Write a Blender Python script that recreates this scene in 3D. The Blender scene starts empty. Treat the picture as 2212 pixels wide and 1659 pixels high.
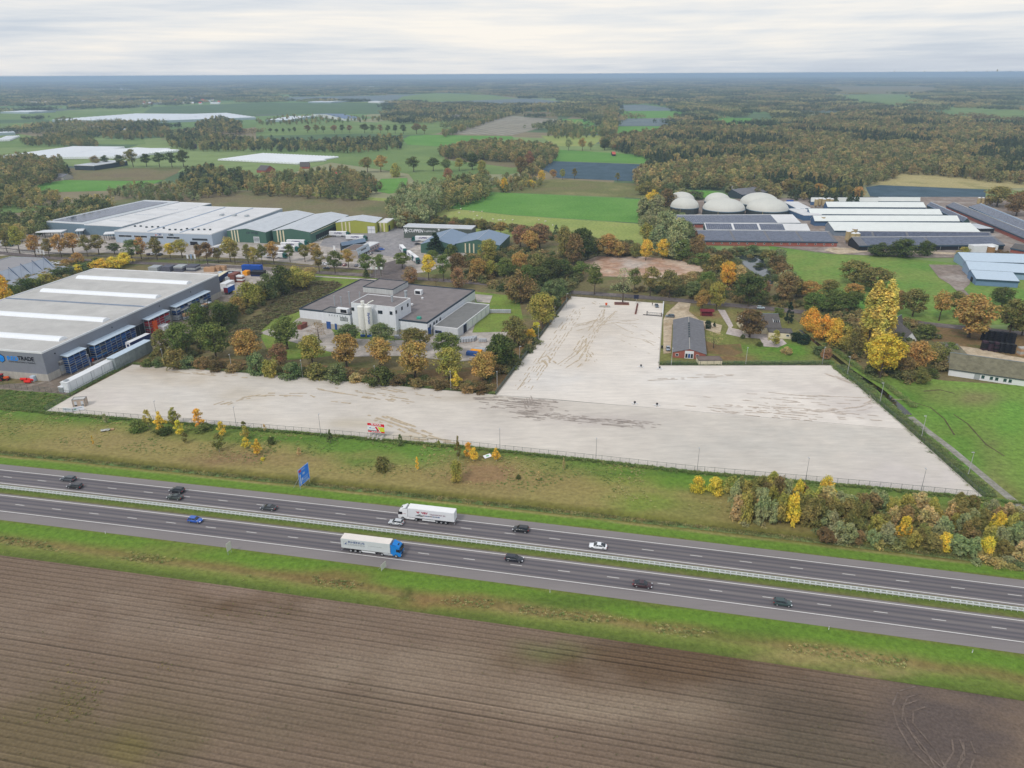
import bpy, bmesh, math, random
from mathutils import Vector, Matrix, noise
random.seed(7)
SC = bpy.context.scene
COL = SC.collection
# ------------------------------------------------------------------ camera
H = 115.0            # drone height above the ground, metres
FPX, CX, CY, HY = 1584.0, 1106.0, 829.5, 160.0     # photo measured on a 2212 x 1659 grid
PITCH = math.atan((CY - HY) / FPX)
ROLL = math.radians(-0.28)
cam_d = bpy.data.cameras.new('camera'); cam = bpy.data.objects.new('camera', cam_d); COL.objects.link(cam)
cam_d.sensor_fit = 'HORIZONTAL'; cam_d.sensor_width = 36.0; cam_d.lens = 36.0 * FPX / 2212.0
cam_d.clip_start = 1.0; cam_d.clip_end = 200000.0
CM = Matrix.Translation((0, 0, H)) @ Matrix.Rotation(math.pi / 2 - PITCH, 4, 'X') @ Matrix.Rotation(ROLL, 4, 'Z')
cam.matrix_world = CM
SC.camera = cam
CMI = CM.inverted()
def G(u, v, h=0.0):
    """ground point (or point at height h) seen at grid position u, v"""
    d = CM.to_3x3() @ Vector(((u - CX) / FPX, -(v - CY) / FPX, -1.0))
    t = (h - H) / d.z
    return Vector((d.x * t, d.y * t, h))
def PX(p):
    c = CMI @ Vector(p)
    return (CX + FPX * c.x / -c.z, CY - FPX * c.y / -c.z)
def depth(p): return -(CMI @ Vector(p)).z
def height_of(u, vb, vt):
    """height in metres of an upright thing whose foot is at u, vb and whose top is at row vt"""
    b = G(u, vb); lo, hi = 0.0, 80.0
    for _ in range(24):
        m = (lo + hi) / 2
        if PX((b.x, b.y, m))[1] > vt: lo = m
        else: hi = m
    return lo
# ------------------------------------------------------------------ sky and light
SUN_EL, SUN_AZ = math.radians(46), math.radians(215)   # azimuth clockwise from +Y: behind the camera, to the left
W = bpy.data.worlds.new('World'); SC.world = W; W.use_nodes = True
nt = W.node_tree; nt.nodes.clear()
def N(tree, t, **kw):
    n = tree.nodes.new(t)
    for k, v in kw.items(): setattr(n, k, v)
    return n
def lin(c):
    c /= 255.0
    return c / 12.92 if c <= 0.04045 else ((c + 0.055) / 1.055) ** 2.4
def C(r, g, b, k=1.0): return (lin(r) * k, lin(g) * k, lin(b) * k, 1.0)
L_ = nt.links.new
sky = N(nt, 'ShaderNodeTexSky', sky_type='NISHITA'); sky.sun_disc = False
sky.sun_elevation = SUN_EL; sky.sun_rotation = SUN_AZ
bg1 = N(nt, 'ShaderNodeBackground'); bg1.inputs[1].default_value = 0.09; L_(sky.outputs[0], bg1.inputs[0])
tc = N(nt, 'ShaderNodeTexCoord')
mp = N(nt, 'ShaderNodeMapping'); mp.inputs['Scale'].default_value = (1.0, 1.0, 9.0); L_(tc.outputs['Generated'], mp.inputs[0])
n1 = N(nt, 'ShaderNodeTexNoise'); n1.inputs['Scale'].default_value = 1.5; n1.inputs['Detail'].default_value = 8; n1.inputs['Roughness'].default_value = 0.55; n1.inputs['Distortion'].default_value = 0.4
L_(mp.outputs[0], n1.inputs[0])
mp2 = N(nt, 'ShaderNodeMapping'); mp2.inputs['Scale'].default_value = (1.0, 1.0, 22.0); mp2.inputs['Location'].default_value = (3.1, 1.7, 0.4); L_(tc.outputs['Generated'], mp2.inputs[0])
n2 = N(nt, 'ShaderNodeTexNoise'); n2.inputs['Scale'].default_value = 4.5; n2.inputs['Detail'].default_value = 6; n2.inputs['Roughness'].default_value = 0.6
L_(mp2.outputs[0], n2.inputs[0])
mx = N(nt, 'ShaderNodeMix', data_type='FLOAT'); mx.inputs[0].default_value = 0.28; L_(n1.outputs[0], mx.inputs[2]); L_(n2.outputs[0], mx.inputs[3])
cr = N(nt, 'ShaderNodeValToRGB'); L_(mx.outputs[0], cr.inputs[0])
e = cr.color_ramp.elements
e[0].position = 0.36; e[0].color = C(186, 196, 212)
e[1].position = 0.63; e[1].color = C(252, 246, 238)
x = e.new(0.455); x.color = C(205, 213, 224)
x = e.new(0.53); x.color = C(228, 230, 233)
bg2 = N(nt, 'ShaderNodeBackground'); bg2.inputs[1].default_value = 1.0; L_(cr.outputs[0], bg2.inputs[0])
ms = N(nt, 'ShaderNodeMixShader'); ms.inputs[0].default_value = 0.90; L_(bg1.outputs[0], ms.inputs[1]); L_(bg2.outputs[0], ms.inputs[2])
wo = N(nt, 'ShaderNodeOutputWorld'); L_(ms.outputs[0], wo.inputs[0])
sd = bpy.data.lights.new('sun', 'SUN'); sd.energy = 1.5; sd.angle = math.radians(12); sd.color = (1.0, 0.95, 0.88)
so = bpy.data.objects.new('sun', sd); COL.objects.link(so)
sdir = Vector((math.sin(SUN_AZ) * math.cos(SUN_EL), math.cos(SUN_AZ) * math.cos(SUN_EL), math.sin(SUN_EL)))
so.rotation_euler = sdir.to_track_quat('Z', 'Y').to_euler(); so.location = (0, 0, 300)
vs = SC.view_settings; vs.view_transform = 'Standard'; vs.look = 'None'; vs.gamma = 1.0; vs.exposure = 0.07; vs.use_curve_mapping = False
SC.render.engine = 'CYCLES'
cy = SC.cycles; cy.max_bounces = 6; cy.diffuse_bounces = 3; cy.glossy_bounces = 2; cy.transmission_bounces = 3; cy.transparent_max_bounces = 6; cy.volume_bounces = 1
cy.use_denoising = True
# ------------------------------------------------------------------ object helpers
def link(o, parent=None):
    COL.objects.link(o)
    if parent is not None: o.parent = parent
    return o
def tag(o, label=None, cat=None, group=None, kind=None):
    if label: o['label'] = label
    if cat: o['category'] = cat
    if group: o['group'] = group
    if kind: o['kind'] = kind
    return o
def thing(name, label, cat, loc=(0, 0, 0), rz=0.0, group=None, scale=None):
    o = bpy.data.objects.new(name, None); o.empty_display_size = 0.5
    COL.objects.link(o); o.location = loc; o.rotation_euler = (0, 0, rz)
    if scale: o.scale = scale
    return tag(o, label, cat, group)
class MB:
    """collects faces of one part"""
    def __init__(s): s.v = []; s.f = []; s.m = []; s.c = []
    def face(s, pts, m=0):
        i = len(s.v); s.v += [tuple(p) for p in pts]; s.f.append(tuple(range(i, i + len(pts)))); s.m.append(m); return s
    def box(s, x0, y0, z0, x1, y1, z1, m=0):
        i = len(s.v)
        s.v += [(x0, y0, z0), (x1, y0, z0), (x1, y1, z0), (x0, y1, z0), (x0, y0, z1), (x1, y0, z1), (x1, y1, z1), (x0, y1, z1)]
        for q in ((0, 3, 2, 1), (4, 5, 6, 7), (0, 1, 5, 4), (1, 2, 6, 5), (2, 3, 7, 6), (3, 0, 4, 7)):
            s.f.append(tuple(i + k for k in q)); s.m.append(m)
        return s
    def bbox(s, x0, y0, z0, x1, y1, z1, b=0.05, m=0):
        """box with chamfered upright edges and top"""
        i = len(s.v)
        ring = lambda x0, y0, x1, y1, z: [(x0 + b, y0, z), (x1 - b, y0, z), (x1, y0 + b, z), (x1, y1 - b, z), (x1 - b, y1, z), (x0 + b, y1, z), (x0, y1 - b, z), (x0, y0 + b, z)]
        r = [ring(x0, y0, x1, y1, z0), ring(x0, y0, x1, y1, z1 - b), ring(x0 + b, y0 + b, x1 - b, y1 - b, z1)]
        return s.loft(r, m, cap0=True, cap1=True)
    def loft(s, rings, m=0, cap0=False, cap1=False, close=True):
        i = len(s.v); n = len(rings[0])
        for r in rings: s.v += [tuple(p) for p in r]
        for k in range(len(rings) - 1):
            for j in range(n if close else n - 1):
                a = i + k * n + j; b = i + k * n + (j + 1) % n
                s.f.append((a, b, b + n, a + n)); s.m.append(m)
        if cap0: s.f.append(tuple(i + j for j in reversed(range(n)))); s.m.append(m)
        if cap1: s.f.append(tuple(i + (len(rings) - 1) * n + j for j in range(n))); s.m.append(m)
        return s
    def cyl(s, p0, p1, r0, r1=None, n=8, m=0, caps=True):
        p0, p1 = Vector(p0), Vector(p1); r1 = r0 if r1 is None else r1
        d = (p1 - p0).normalized(); a = d.orthogonal().normalized(); b = d.cross(a)
        rg = lambda p, r: [p + (a * math.cos(t) + b * math.sin(t)) * r for t in (2 * math.pi * k / n for k in range(n))]
        return s.loft([rg(p0, r0), rg(p1, r1)], m, caps, caps)
    def tube(s, pts, rad, n=6, m=0):
        pts = [Vector(p) for p in pts]; rings = []
        for k, p in enumerate(pts):
            d = (pts[min(k + 1, len(pts) - 1)] - pts[max(k - 1, 0)]).normalized()
            a = d.orthogonal().normalized(); b = d.cross(a); r = rad[k] if isinstance(rad, (list, tuple)) else rad
            rings.append([p + (a * math.cos(t) + b * math.sin(t)) * r for t in (2 * math.pi * q / n for q in range(n))])
        return s.loft(rings, m, True, True)
    def prism(s, poly, z0, z1, m=0, mtop=None):
        i = len(s.v); n = len(poly)
        s.v += [(p[0], p[1], z0) for p in poly] + [(p[0], p[1], z1) for p in poly]
        for j in range(n):
            k = (j + 1) % n; s.f.append((i + j, i + k, i + n + k, i + n + j)); s.m.append(m)
        s.f.append(tuple(i + n + j for j in range(n))); s.m.append(m if mtop is None else mtop)
        return s
    def mesh(s, name, mats):
        me = bpy.data.meshes.new(name); me.from_pydata(s.v, [], s.f)
        for mm in (mats if isinstance(mats, (list, tuple)) else [mats]): me.materials.append(mm)
        if any(s.m): me.polygons.foreach_set('material_index', s.m)
        me.update(); return me
    def build(s, name, mats, parent=None, smooth=False, loc=None, rot=None):
        me = s.mesh(name, mats); o = bpy.data.objects.new(name, me); link(o, parent)
        if smooth: me.polygons.foreach_set('use_smooth', [True] * len(me.polygons))
        if loc: o.location = loc
        if rot: o.rotation_euler = rot
        return o
def copy_tree(o, parent=None):
    c = o.copy(); COL.objects.link(c); c.parent = parent
    for ch in o.children: copy_tree(ch, c)
    return c
ORD = ['first', 'second', 'third', 'fourth', 'fifth', 'sixth', 'seventh', 'eighth', 'ninth', 'tenth', 'eleventh', 'twelfth', 'thirteenth', 'fourteenth', 'fifteenth', 'sixteenth', 'seventeenth', 'eighteenth', 'nineteenth', 'twentieth']
def ordinal(k):
    if k < 20: return ORD[k]
    t = ['twenty', 'thirty', 'forty', 'fifty', 'sixty', 'seventy', 'eighty', 'ninety'][(k + 1) // 10 - 2]
    r = (k + 1) % 10
    return (t[:-1] + 'ieth') if r == 0 else t + '-' + ORD[r - 1]
# ------------------------------------------------------------------ materials
MATS = {}
def newmat(name):
    m = bpy.data.materials.new(name); m.use_nodes = True; t = m.node_tree
    return m, t, t.nodes['Principled BSDF'], t.links.new
def mat(name, rgb, rough=0.75, var=0.12, scale=0.6, metal=0.0, spec=0.3, rib=None, bump=0.0, streak=0.0, k=1.0):
    """plain painted or built surface with uneven tone; rib=(axis, period) gives profiled sheet"""
    if name in MATS: return MATS[name]
    m, t, P, L = newmat(name)
    base = C(*rgb, k)
    geo = N(t, 'ShaderNodeNewGeometry')
    no = N(t, 'ShaderNodeTexNoise'); no.inputs['Scale'].default_value = scale; no.inputs['Detail'].default_value = 6; no.inputs['Roughness'].default_value = 0.65
    L(geo.outputs['Position'], no.inputs[0])
    mr = N(t, 'ShaderNodeMapRange'); mr.inputs[1].default_value = 0.3; mr.inputs[2].default_value = 0.7; mr.inputs[3].default_value = 1 - var; mr.inputs[4].default_value = 1 + var
    L(no.outputs[0], mr.inputs[0])
    fac = mr.outputs[0]
    if streak:
        mpn = N(t, 'ShaderNodeMapping'); mpn.inputs['Scale'].default_value = (1.6, 1.6, 0.06); L(geo.outputs['Position'], mpn.inputs[0])
        n2 = N(t, 'ShaderNodeTexNoise'); n2.inputs['Scale'].default_value = 1.0; n2.inputs['Detail'].default_value = 4; L(mpn.outputs[0], n2.inputs[0])
        m2 = N(t, 'ShaderNodeMapRange'); m2.inputs[1].default_value = 0.35; m2.inputs[2].default_value = 0.7; m2.inputs[3].default_value = 1.0; m2.inputs[4].default_value = 1 - streak
        L(n2.outputs[0], m2.inputs[0])
        mu = N(t, 'ShaderNodeMath', operation='MULTIPLY'); L(fac, mu.inputs[0]); L(m2.outputs[0], mu.inputs[1]); fac = mu.outputs[0]
    vm = N(t, 'ShaderNodeVectorMath', operation='SCALE'); vm.inputs[0].default_value = base[:3]; L(fac, vm.inputs['Scale'])
    L(vm.outputs[0], P.inputs['Base Color'])
    P.inputs['Roughness'].default_value = rough; P.inputs['Metallic'].default_value = metal; P.inputs['Specular IOR Level'].default_value = spec
    if rib:
        to = N(t, 'ShaderNodeTexCoord'); wv = N(t, 'ShaderNodeTexWave', wave_type='BANDS', bands_direction=rib[0], wave_profile='SIN')
        wv.inputs['Scale'].default_value = 2 * math.pi / rib[1] / 20.0 * 1.0; wv.inputs['Distortion'].default_value = 0
        L(to.outputs['Object'], wv.inputs[0])
        bp = N(t, 'ShaderNodeBump'); bp.inputs['Strength'].default_value = 0.5; bp.inputs['Distance'].default_value = 0.08
        L(wv.outputs[0], bp.inputs['Height']); L(bp.outputs[0], P.inputs['Normal'])
    elif bump:
        nb = N(t, 'ShaderNodeTexNoise'); nb.inputs['Scale'].default_value = scale * 6; nb.inputs['Detail'].default_value = 4; L(geo.outputs['Position'], nb.inputs[0])
        bp = N(t, 'ShaderNodeBump'); bp.inputs['Strength'].default_value = bump; bp.inputs['Distance'].default_value = 0.1
        L(nb.outputs[0], bp.inputs['Height']); L(bp.outputs[0], P.inputs['Normal'])
    MATS[name] = m; return m
def glassmat(name='window_glass', rgb=(38, 46, 54), rough=0.08):
    if name in MATS: return MATS[name]
    m, t, P, L = newmat(name)
    P.inputs['Base Color'].default_value = C(*rgb); P.inputs['Roughness'].default_value = rough; P.inputs['Specular IOR Level'].default_value = 0.7
    MATS[name] = m; return m
def objcolor_mat(name, rough=0.35, spec=0.5, metal=0.0, coat=0.0):
    """colour comes from each object's own colour"""
    if name in MATS: return MATS[name]
    m, t, P, L = newmat(name)
    oi = N(t, 'ShaderNodeObjectInfo'); L(oi.outputs['Color'], P.inputs['Base Color'])
    P.inputs['Roughness'].default_value = rough; P.inputs['Specular IOR Level'].default_value = spec; P.inputs['Metallic'].default_value = metal
    P.inputs['Coat Weight'].default_value = coat; P.inputs['Coat Roughness'].default_value = 0.08
    MATS[name] = m; return m
# ------------------------------------------------------------------ lettering
def text(s, parent, loc, width, mat_, xdir=(1, 0, 0), up=(0, 0, 1), bold=0.0, shear=0.0, depth=0.03, name='lettering', height=None, align='LEFT'):
    cu = bpy.data.curves.new(name, 'FONT'); cu.body = s; cu.size = 1.0; cu.extrude = 0.0; cu.offset = bold; cu.shear = shear; cu.align_x = align
    cu.resolution_u = 3
    to = bpy.data.objects.new('tmp_text', cu); COL.objects.link(to)
    dg = bpy.context.evaluated_depsgraph_get(); dg.update()
    me = bpy.data.meshes.new_from_object(to.evaluated_get(dg))
    bpy.data.objects.remove(to); bpy.data.curves.remove(cu)
    xs = [v.co.x for v in me.vertices]; ys = [v.co.y for v in me.vertices]
    x0, x1, y0, y1 = min(xs), max(xs), min(ys), max(ys)
    sx = width / (x1 - x0); sy = (height / (y1 - y0)) if height else sx
    X = Vector(xdir).normalized(); U = Vector(up).normalized(); Nn = X.cross(U)
    for v in me.vertices:
        v.co = X * ((v.co.x - x0) * sx) + U * ((v.co.y - y0) * sy) + Nn * depth
    me.materials.clear(); me.materials.append(mat_)
    me.name = name
    o = bpy.data.objects.new(name, me); link(o, parent); o.location = loc
    return o
# ------------------------------------------------------------------ ground materials
def grassmat(name, c1, c2, c3=None, s=0.05, fine=1.3, bump=0.5, rough=0.95, k=1.0, rows=None, rowamp=0.2):
    """field or meadow: three tones mixed by noise at several sizes; rows=(angle, period) adds drill rows"""
    if name in MATS: return MATS[name]
    m, t, P, L = newmat(name)
    geo = N(t, 'ShaderNodeNewGeometry'); pos = geo.outputs['Position']
    def noi(scale, det=5, rg=0.6, off=0):
        n = N(t, 'ShaderNodeTexNoise'); n.inputs['Scale'].default_value = scale; n.inputs['Detail'].default_value = det; n.inputs['Roughness'].default_value = rg
        if off:
            mp = N(t, 'ShaderNodeMapping'); mp.inputs['Location'].default_value = (off, off * .7, 0); L(pos, mp.inputs[0]); L(mp.outputs[0], n.inputs[0])
        else: L(pos, n.inputs[0])
        return n.outputs[0]
    a = N(t, 'ShaderNodeValToRGB'); L(noi(s), a.inputs[0])
    el = a.color_ramp.elements; el[0].position = 0.36; el[0].color = C(*c1, k); el[1].position = 0.64; el[1].color = C(*c2, k)
    if c3: q = el.new(0.5); q.color = C(*c3, k)
    mr = N(t, 'ShaderNodeMapRange'); mr.inputs[1].default_value = 0.25; mr.inputs[2].default_value = 0.75; mr.inputs[3].default_value = 0.62; mr.inputs[4].default_value = 1.38
    L(noi(fine, 6, 0.7, 13.0), mr.inputs[0]); f = mr.outputs[0]
    if rows:
        mp = N(t, 'ShaderNodeMapping'); mp.inputs['Rotation'].default_value = (0, 0, rows[0]); L(pos, mp.inputs[0])
        wv = N(t, 'ShaderNodeTexWave', wave_type='BANDS', bands_direction='Y'); wv.inputs['Scale'].default_value = 2 * math.pi / rows[1] / 20; wv.inputs['Distortion'].default_value = 1.2; wv.inputs['Detail'].default_value = 2; wv.inputs['Detail Scale'].default_value = 0.3
        L(mp.outputs[0], wv.inputs[0])
        m2 = N(t, 'ShaderNodeMapRange'); m2.inputs[3].default_value = 1 - rowamp; m2.inputs[4].default_value = 1 + rowamp; L(wv.outputs[0], m2.inputs[0])
        mu = N(t, 'ShaderNodeMath', operation='MULTIPLY'); L(f, mu.inputs[0]); L(m2.outputs[0], mu.inputs[1]); f = mu.outputs[0]
    vm = N(t, 'ShaderNodeVectorMath', operation='SCALE'); L(a.outputs[0], vm.inputs[0]); L(f, vm.inputs['Scale'])
    L(vm.outputs[0], P.inputs['Base Color']); P.inputs['Roughness'].default_value = rough; P.inputs['Specular IOR Level'].default_value = 0.1
    if bump:
        bp = N(t, 'ShaderNodeBump'); bp.inputs['Strength'].default_value = bump; bp.inputs['Distance'].default_value = 0.25
        L(noi(fine * 1.7, 4, 0.7, 5.0), bp.inputs['Height']); L(bp.outputs[0], P.inputs['Normal'])
    MATS[name] = m; return m
def vcolmat(name, fine=1.2, amp=0.22, bump=0.4, rough=0.95, stretch=None, spec=0.1, bdist=0.2):
    """surface whose colour is stored per point (patches of soil, grass, wear), broken up by noise"""
    if name in MATS: return MATS[name]
    m, t, P, L = newmat(name)
    at = N(t, 'ShaderNodeAttribute'); at.attribute_name = 'Col'
    geo = N(t, 'ShaderNodeNewGeometry'); pos = geo.outputs['Position']
    if stretch:
        mp = N(t, 'ShaderNodeMapping'); mp.inputs['Rotation'].default_value = (0, 0, stretch[0]); mp.inputs['Scale'].default_value = (stretch[1], 1, 1); L(pos, mp.inputs[0]); pos2 = mp.outputs[0]
    else: pos2 = pos
    n1 = N(t, 'ShaderNodeTexNoise'); n1.inputs['Scale'].default_value = fine; n1.inputs['Detail'].default_value = 7; n1.inputs['Roughness'].default_value = 0.72; L(pos2, n1.inputs[0])
    mr = N(t, 'ShaderNodeMapRange'); mr.inputs[1].default_value = 0.25; mr.inputs[2].default_value = 0.75; mr.inputs[3].default_value = 1 - amp; mr.inputs[4].default_value = 1 + amp; L(n1.outputs[0], mr.inputs[0])
    vm = N(t, 'ShaderNodeVectorMath', operation='SCALE'); L(at.outputs['Color'], vm.inputs[0]); L(mr.outputs[0], vm.inputs['Scale'])
    L(vm.outputs[0], P.inputs['Base Color']); P.inputs['Roughness'].default_value = rough; P.inputs['Specular IOR Level'].default_value = spec
    if bump:
        bp = N(t, 'ShaderNodeBump'); bp.inputs['Strength'].default_value = bump; bp.inputs['Distance'].default_value = bdist
        L(n1.outputs[0], bp.inputs['Height']); L(bp.outputs[0], P.inputs['Normal'])
    MATS[name] = m; return m
def sheet(name, px, z, m, hproj=0.0, world=False, kind='structure'):
    pts = [Vector(p) for p in px] if world else [G(u, v, hproj) for u, v in px]
    bm = bmesh.new(); vs_ = [bm.verts.new((p.x, p.y, z)) for p in pts]; f = bm.faces.new(vs_)
    if f.normal.z == 0: f.normal_update()
    f.normal_update()
    if f.normal.z < 0: f.normal_flip()
    bmesh.ops.triangulate(bm, faces=bm.faces[:])
    me = bpy.data.meshes.new(name); bm.to_mesh(me); bm.free(); me.materials.append(m)
    o = bpy.data.objects.new(name, me); link(o); o['kind'] = kind; return o
def blobmix(base, blobs, p):
    """blend patch colours (placed by grid position) over a base colour at world point p"""
    u, v = PX((p[0], p[1], 0)); c = list(base)
    for (bu, bv, ru, rv, col, st) in blobs:
        du = (u - bu) / ru; dv = (v - bv) / rv; d = du * du + dv * dv
        if d > 6: continue
        n = noise.noise((p[0] * 0.045, p[1] * 0.045, bu)) * 1.0 + noise.noise((p[0] * 0.12, p[1] * 0.12, bu + 5)) * 0.9 + noise.noise((p[0] * 0.35, p[1] * 0.35, bv)) * 0.6
        w = st * max(0.0, min(1.0, math.exp(-d) * (1.0 + n)))
        for i in range(3): c[i] += (col[i] - c[i]) * w
    return c
def rgb(r, g, b): return (lin(r), lin(g), lin(b))
def gridsheet(name, X, Y, fn, m, colfn):
    """grid of points fn(i, j) -> (x, y, z); colfn(x, y, i, j) -> colour"""
    verts = []; cols = []
    for i in range(X):
        for j in range(Y):
            p = fn(i, j); verts.append(p); cols.append(colfn(p, i, j))
    faces = [(i * Y + j, (i + 1) * Y + j, (i + 1) * Y + j + 1, i * Y + j + 1) for i in range(X - 1) for j in range(Y - 1)]
    me = bpy.data.meshes.new(name); me.from_pydata(verts, [], faces)
    at = me.attributes.new('Col', 'FLOAT_COLOR', 'POINT'); at.data.foreach_set('color', [q for c in cols for q in (c[0], c[1], c[2], 1.0)])
    me.polygons.foreach_set('use_smooth', [True] * len(me.polygons))
    me.materials.append(m); me.update()
    o = bpy.data.objects.new(name, me); link(o); o['kind'] = 'structure'; return o
def polysheet(name, px, z, m, base, blobs, step):
    """polygon cut into cells of about step metres, coloured per point"""
    pts = [G(u, v) for u, v in px]
    bm = bmesh.new(); f = bm.faces.new([bm.verts.new((p.x, p.y, z)) for p in pts]); f.normal_update()
    if f.normal.z < 0: f.normal_flip()
    xs = [p.x for p in pts]; ys = [p.y for p in pts]
    for ax, lo, hi in ((0, min(xs), max(xs)), (1, min(ys), max(ys))):
        k = lo + step
        while k < hi:
            co = Vector((0, 0, 0)); no = Vector((0, 0, 0)); co[ax] = k; no[ax] = 1
            bmesh.ops.bisect_plane(bm, geom=bm.verts[:] + bm.edges[:] + bm.faces[:], plane_co=co, plane_no=no); k += step
    bmesh.ops.triangulate(bm, faces=bm.faces[:])
    me = bpy.data.meshes.new(name); bm.to_mesh(me); bm.free()
    at = me.attributes.new('Col', 'FLOAT_COLOR', 'POINT'); cc = []
    for v in me.vertices:
        c = blobmix(base, blobs, v.co); q = v.co; k = 1 + .07 * noise.noise((q.x * .03, q.y * .03, 1)) + .06 * noise.noise((q.x * .09 + q.y * .05, q.y * .02, 2)) + .05 * noise.noise((q.x * .2, q.y * .2, 3)); cc += [c[0] * k, c[1] * k, c[2] * k * (1 - .02 * k), 1.0]
    at.data.foreach_set('color', cc); me.materials.append(m)
    o = bpy.data.objects.new(name, me); link(o); o['kind'] = 'structure'; return o
# highway axis: near edge line of the far carriageway
def hyc(x): return 163.95 - 0.212641 * x - 5.833e-5 * x * x
def HW(x, off, z=0.0):
    s = -0.212641 - 11.666e-5 * x; n = math.hypot(1, s)
    return Vector((x - s / n * off, hyc(x) + off / n, z))
# ------------------------------------------------------------------ base ground and far land
GM = {}
gm, t, P, L = newmat('far_land'); geo = N(t, 'ShaderNodeNewGeometry'); mp = N(t, 'ShaderNodeMapping'); mp.inputs['Rotation'].default_value = (0, 0, .3); mp.inputs['Scale'].default_value = (.0042, .0028, 1); L(geo.outputs['Position'], mp.inputs[0])
vo = N(t, 'ShaderNodeTexVoronoi', distance='CHEBYCHEV'); vo.inputs['Scale'].default_value = 1.0; vo.inputs['Randomness'].default_value = .8; L(mp.outputs[0], vo.inputs['Vector'])
sp_ = N(t, 'ShaderNodeSeparateColor'); L(vo.outputs['Color'], sp_.inputs[0]); cr = N(t, 'ShaderNodeValToRGB'); cr.color_ramp.interpolation = 'CONSTANT'; L(sp_.outputs[0], cr.inputs[0]); el = cr.color_ramp.elements
el[0].position = 0; el[0].color = C(108, 134, 82); el[1].position = .22; el[1].color = C(92, 112, 80)
for q, c_ in ((.4, (128, 146, 92)), (.55, (136, 126, 100)), (.68, (112, 140, 84)), (.8, (100, 112, 100)), (.9, (146, 146, 112))): z_ = el.new(q); z_.color = C(*c_)
no = N(t, 'ShaderNodeTexNoise'); no.inputs['Scale'].default_value = .03; no.inputs['Detail'].default_value = 6; L(geo.outputs['Position'], no.inputs[0]); mr = N(t, 'ShaderNodeMapRange'); mr.inputs[3].default_value = .7; mr.inputs[4].default_value = 1.3; L(no.outputs[0], mr.inputs[0])
vm = N(t, 'ShaderNodeVectorMath', operation='SCALE'); L(cr.outputs[0], vm.inputs[0]); L(mr.outputs[0], vm.inputs['Scale']); L(vm.outputs[0], P.inputs['Base Color']); P.inputs['Roughness'].default_value = .95; P.inputs['Specular IOR Level'].default_value = .1
o = sheet('ground', [(-60000, -60000, 0), (60000, -60000, 0), (60000, 60000, 0), (-60000, 60000, 0)], -0.35, gm, world=True)
FC = dict(
    green=grassmat('field_green', (106, 130, 76), (122, 142, 84), (114, 136, 80), s=0.012, fine=0.5, rows=(0.25, 9.0), rowamp=0.03),
    bright=grassmat('field_bright', (94, 140, 62), (108, 150, 72), (100, 145, 66), s=0.02, fine=0.6, rows=(0.25, 8.0), rowamp=0.04),
    pale=grassmat('field_pale', (138, 152, 84), (156, 162, 96), (146, 158, 86), s=0.02, fine=0.5),
    dark=grassmat('field_dark', (84, 108, 74), (96, 118, 82), s=0.01, fine=0.4, rows=(0.25, 6.0), rowamp=0.05),
    olive=grassmat('field_olive', (122, 116, 80), (140, 134, 92), (112, 116, 70), s=0.015, fine=0.4, rows=(0.2, 4.5), rowamp=0.06),
    brown=grassmat('field_brown', (120, 108, 84), (106, 112, 72), (126, 118, 86), s=0.014, fine=0.4, rows=(-0.05, 5.0), rowamp=0.07),
    grey=grassmat('field_grey', (138, 134, 120), (156, 152, 138), (146, 140, 124), s=0.02, fine=0.3, rows=(1.2, 22.0), rowamp=0.12),
    blue=grassmat('field_cabbage', (66, 86, 96), (80, 100, 112), s=0.05, fine=0.8, rows=(0.2, 2.2), rowamp=0.14),
    bluegrey=grassmat('field_bluegrey', (104, 116, 120), (118, 130, 130), s=0.01, fine=0.1),
    paddock=grassmat('field_paddock', (96, 138, 60), (134, 146, 78), (116, 142, 68), s=0.022, fine=0.4),
    tan=grassmat('field_tan', (168, 156, 108), (156, 148, 100), (176, 164, 116), s=0.03, fine=0.4, rows=(0.3, 5.0), rowamp=0.06),
)
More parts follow.
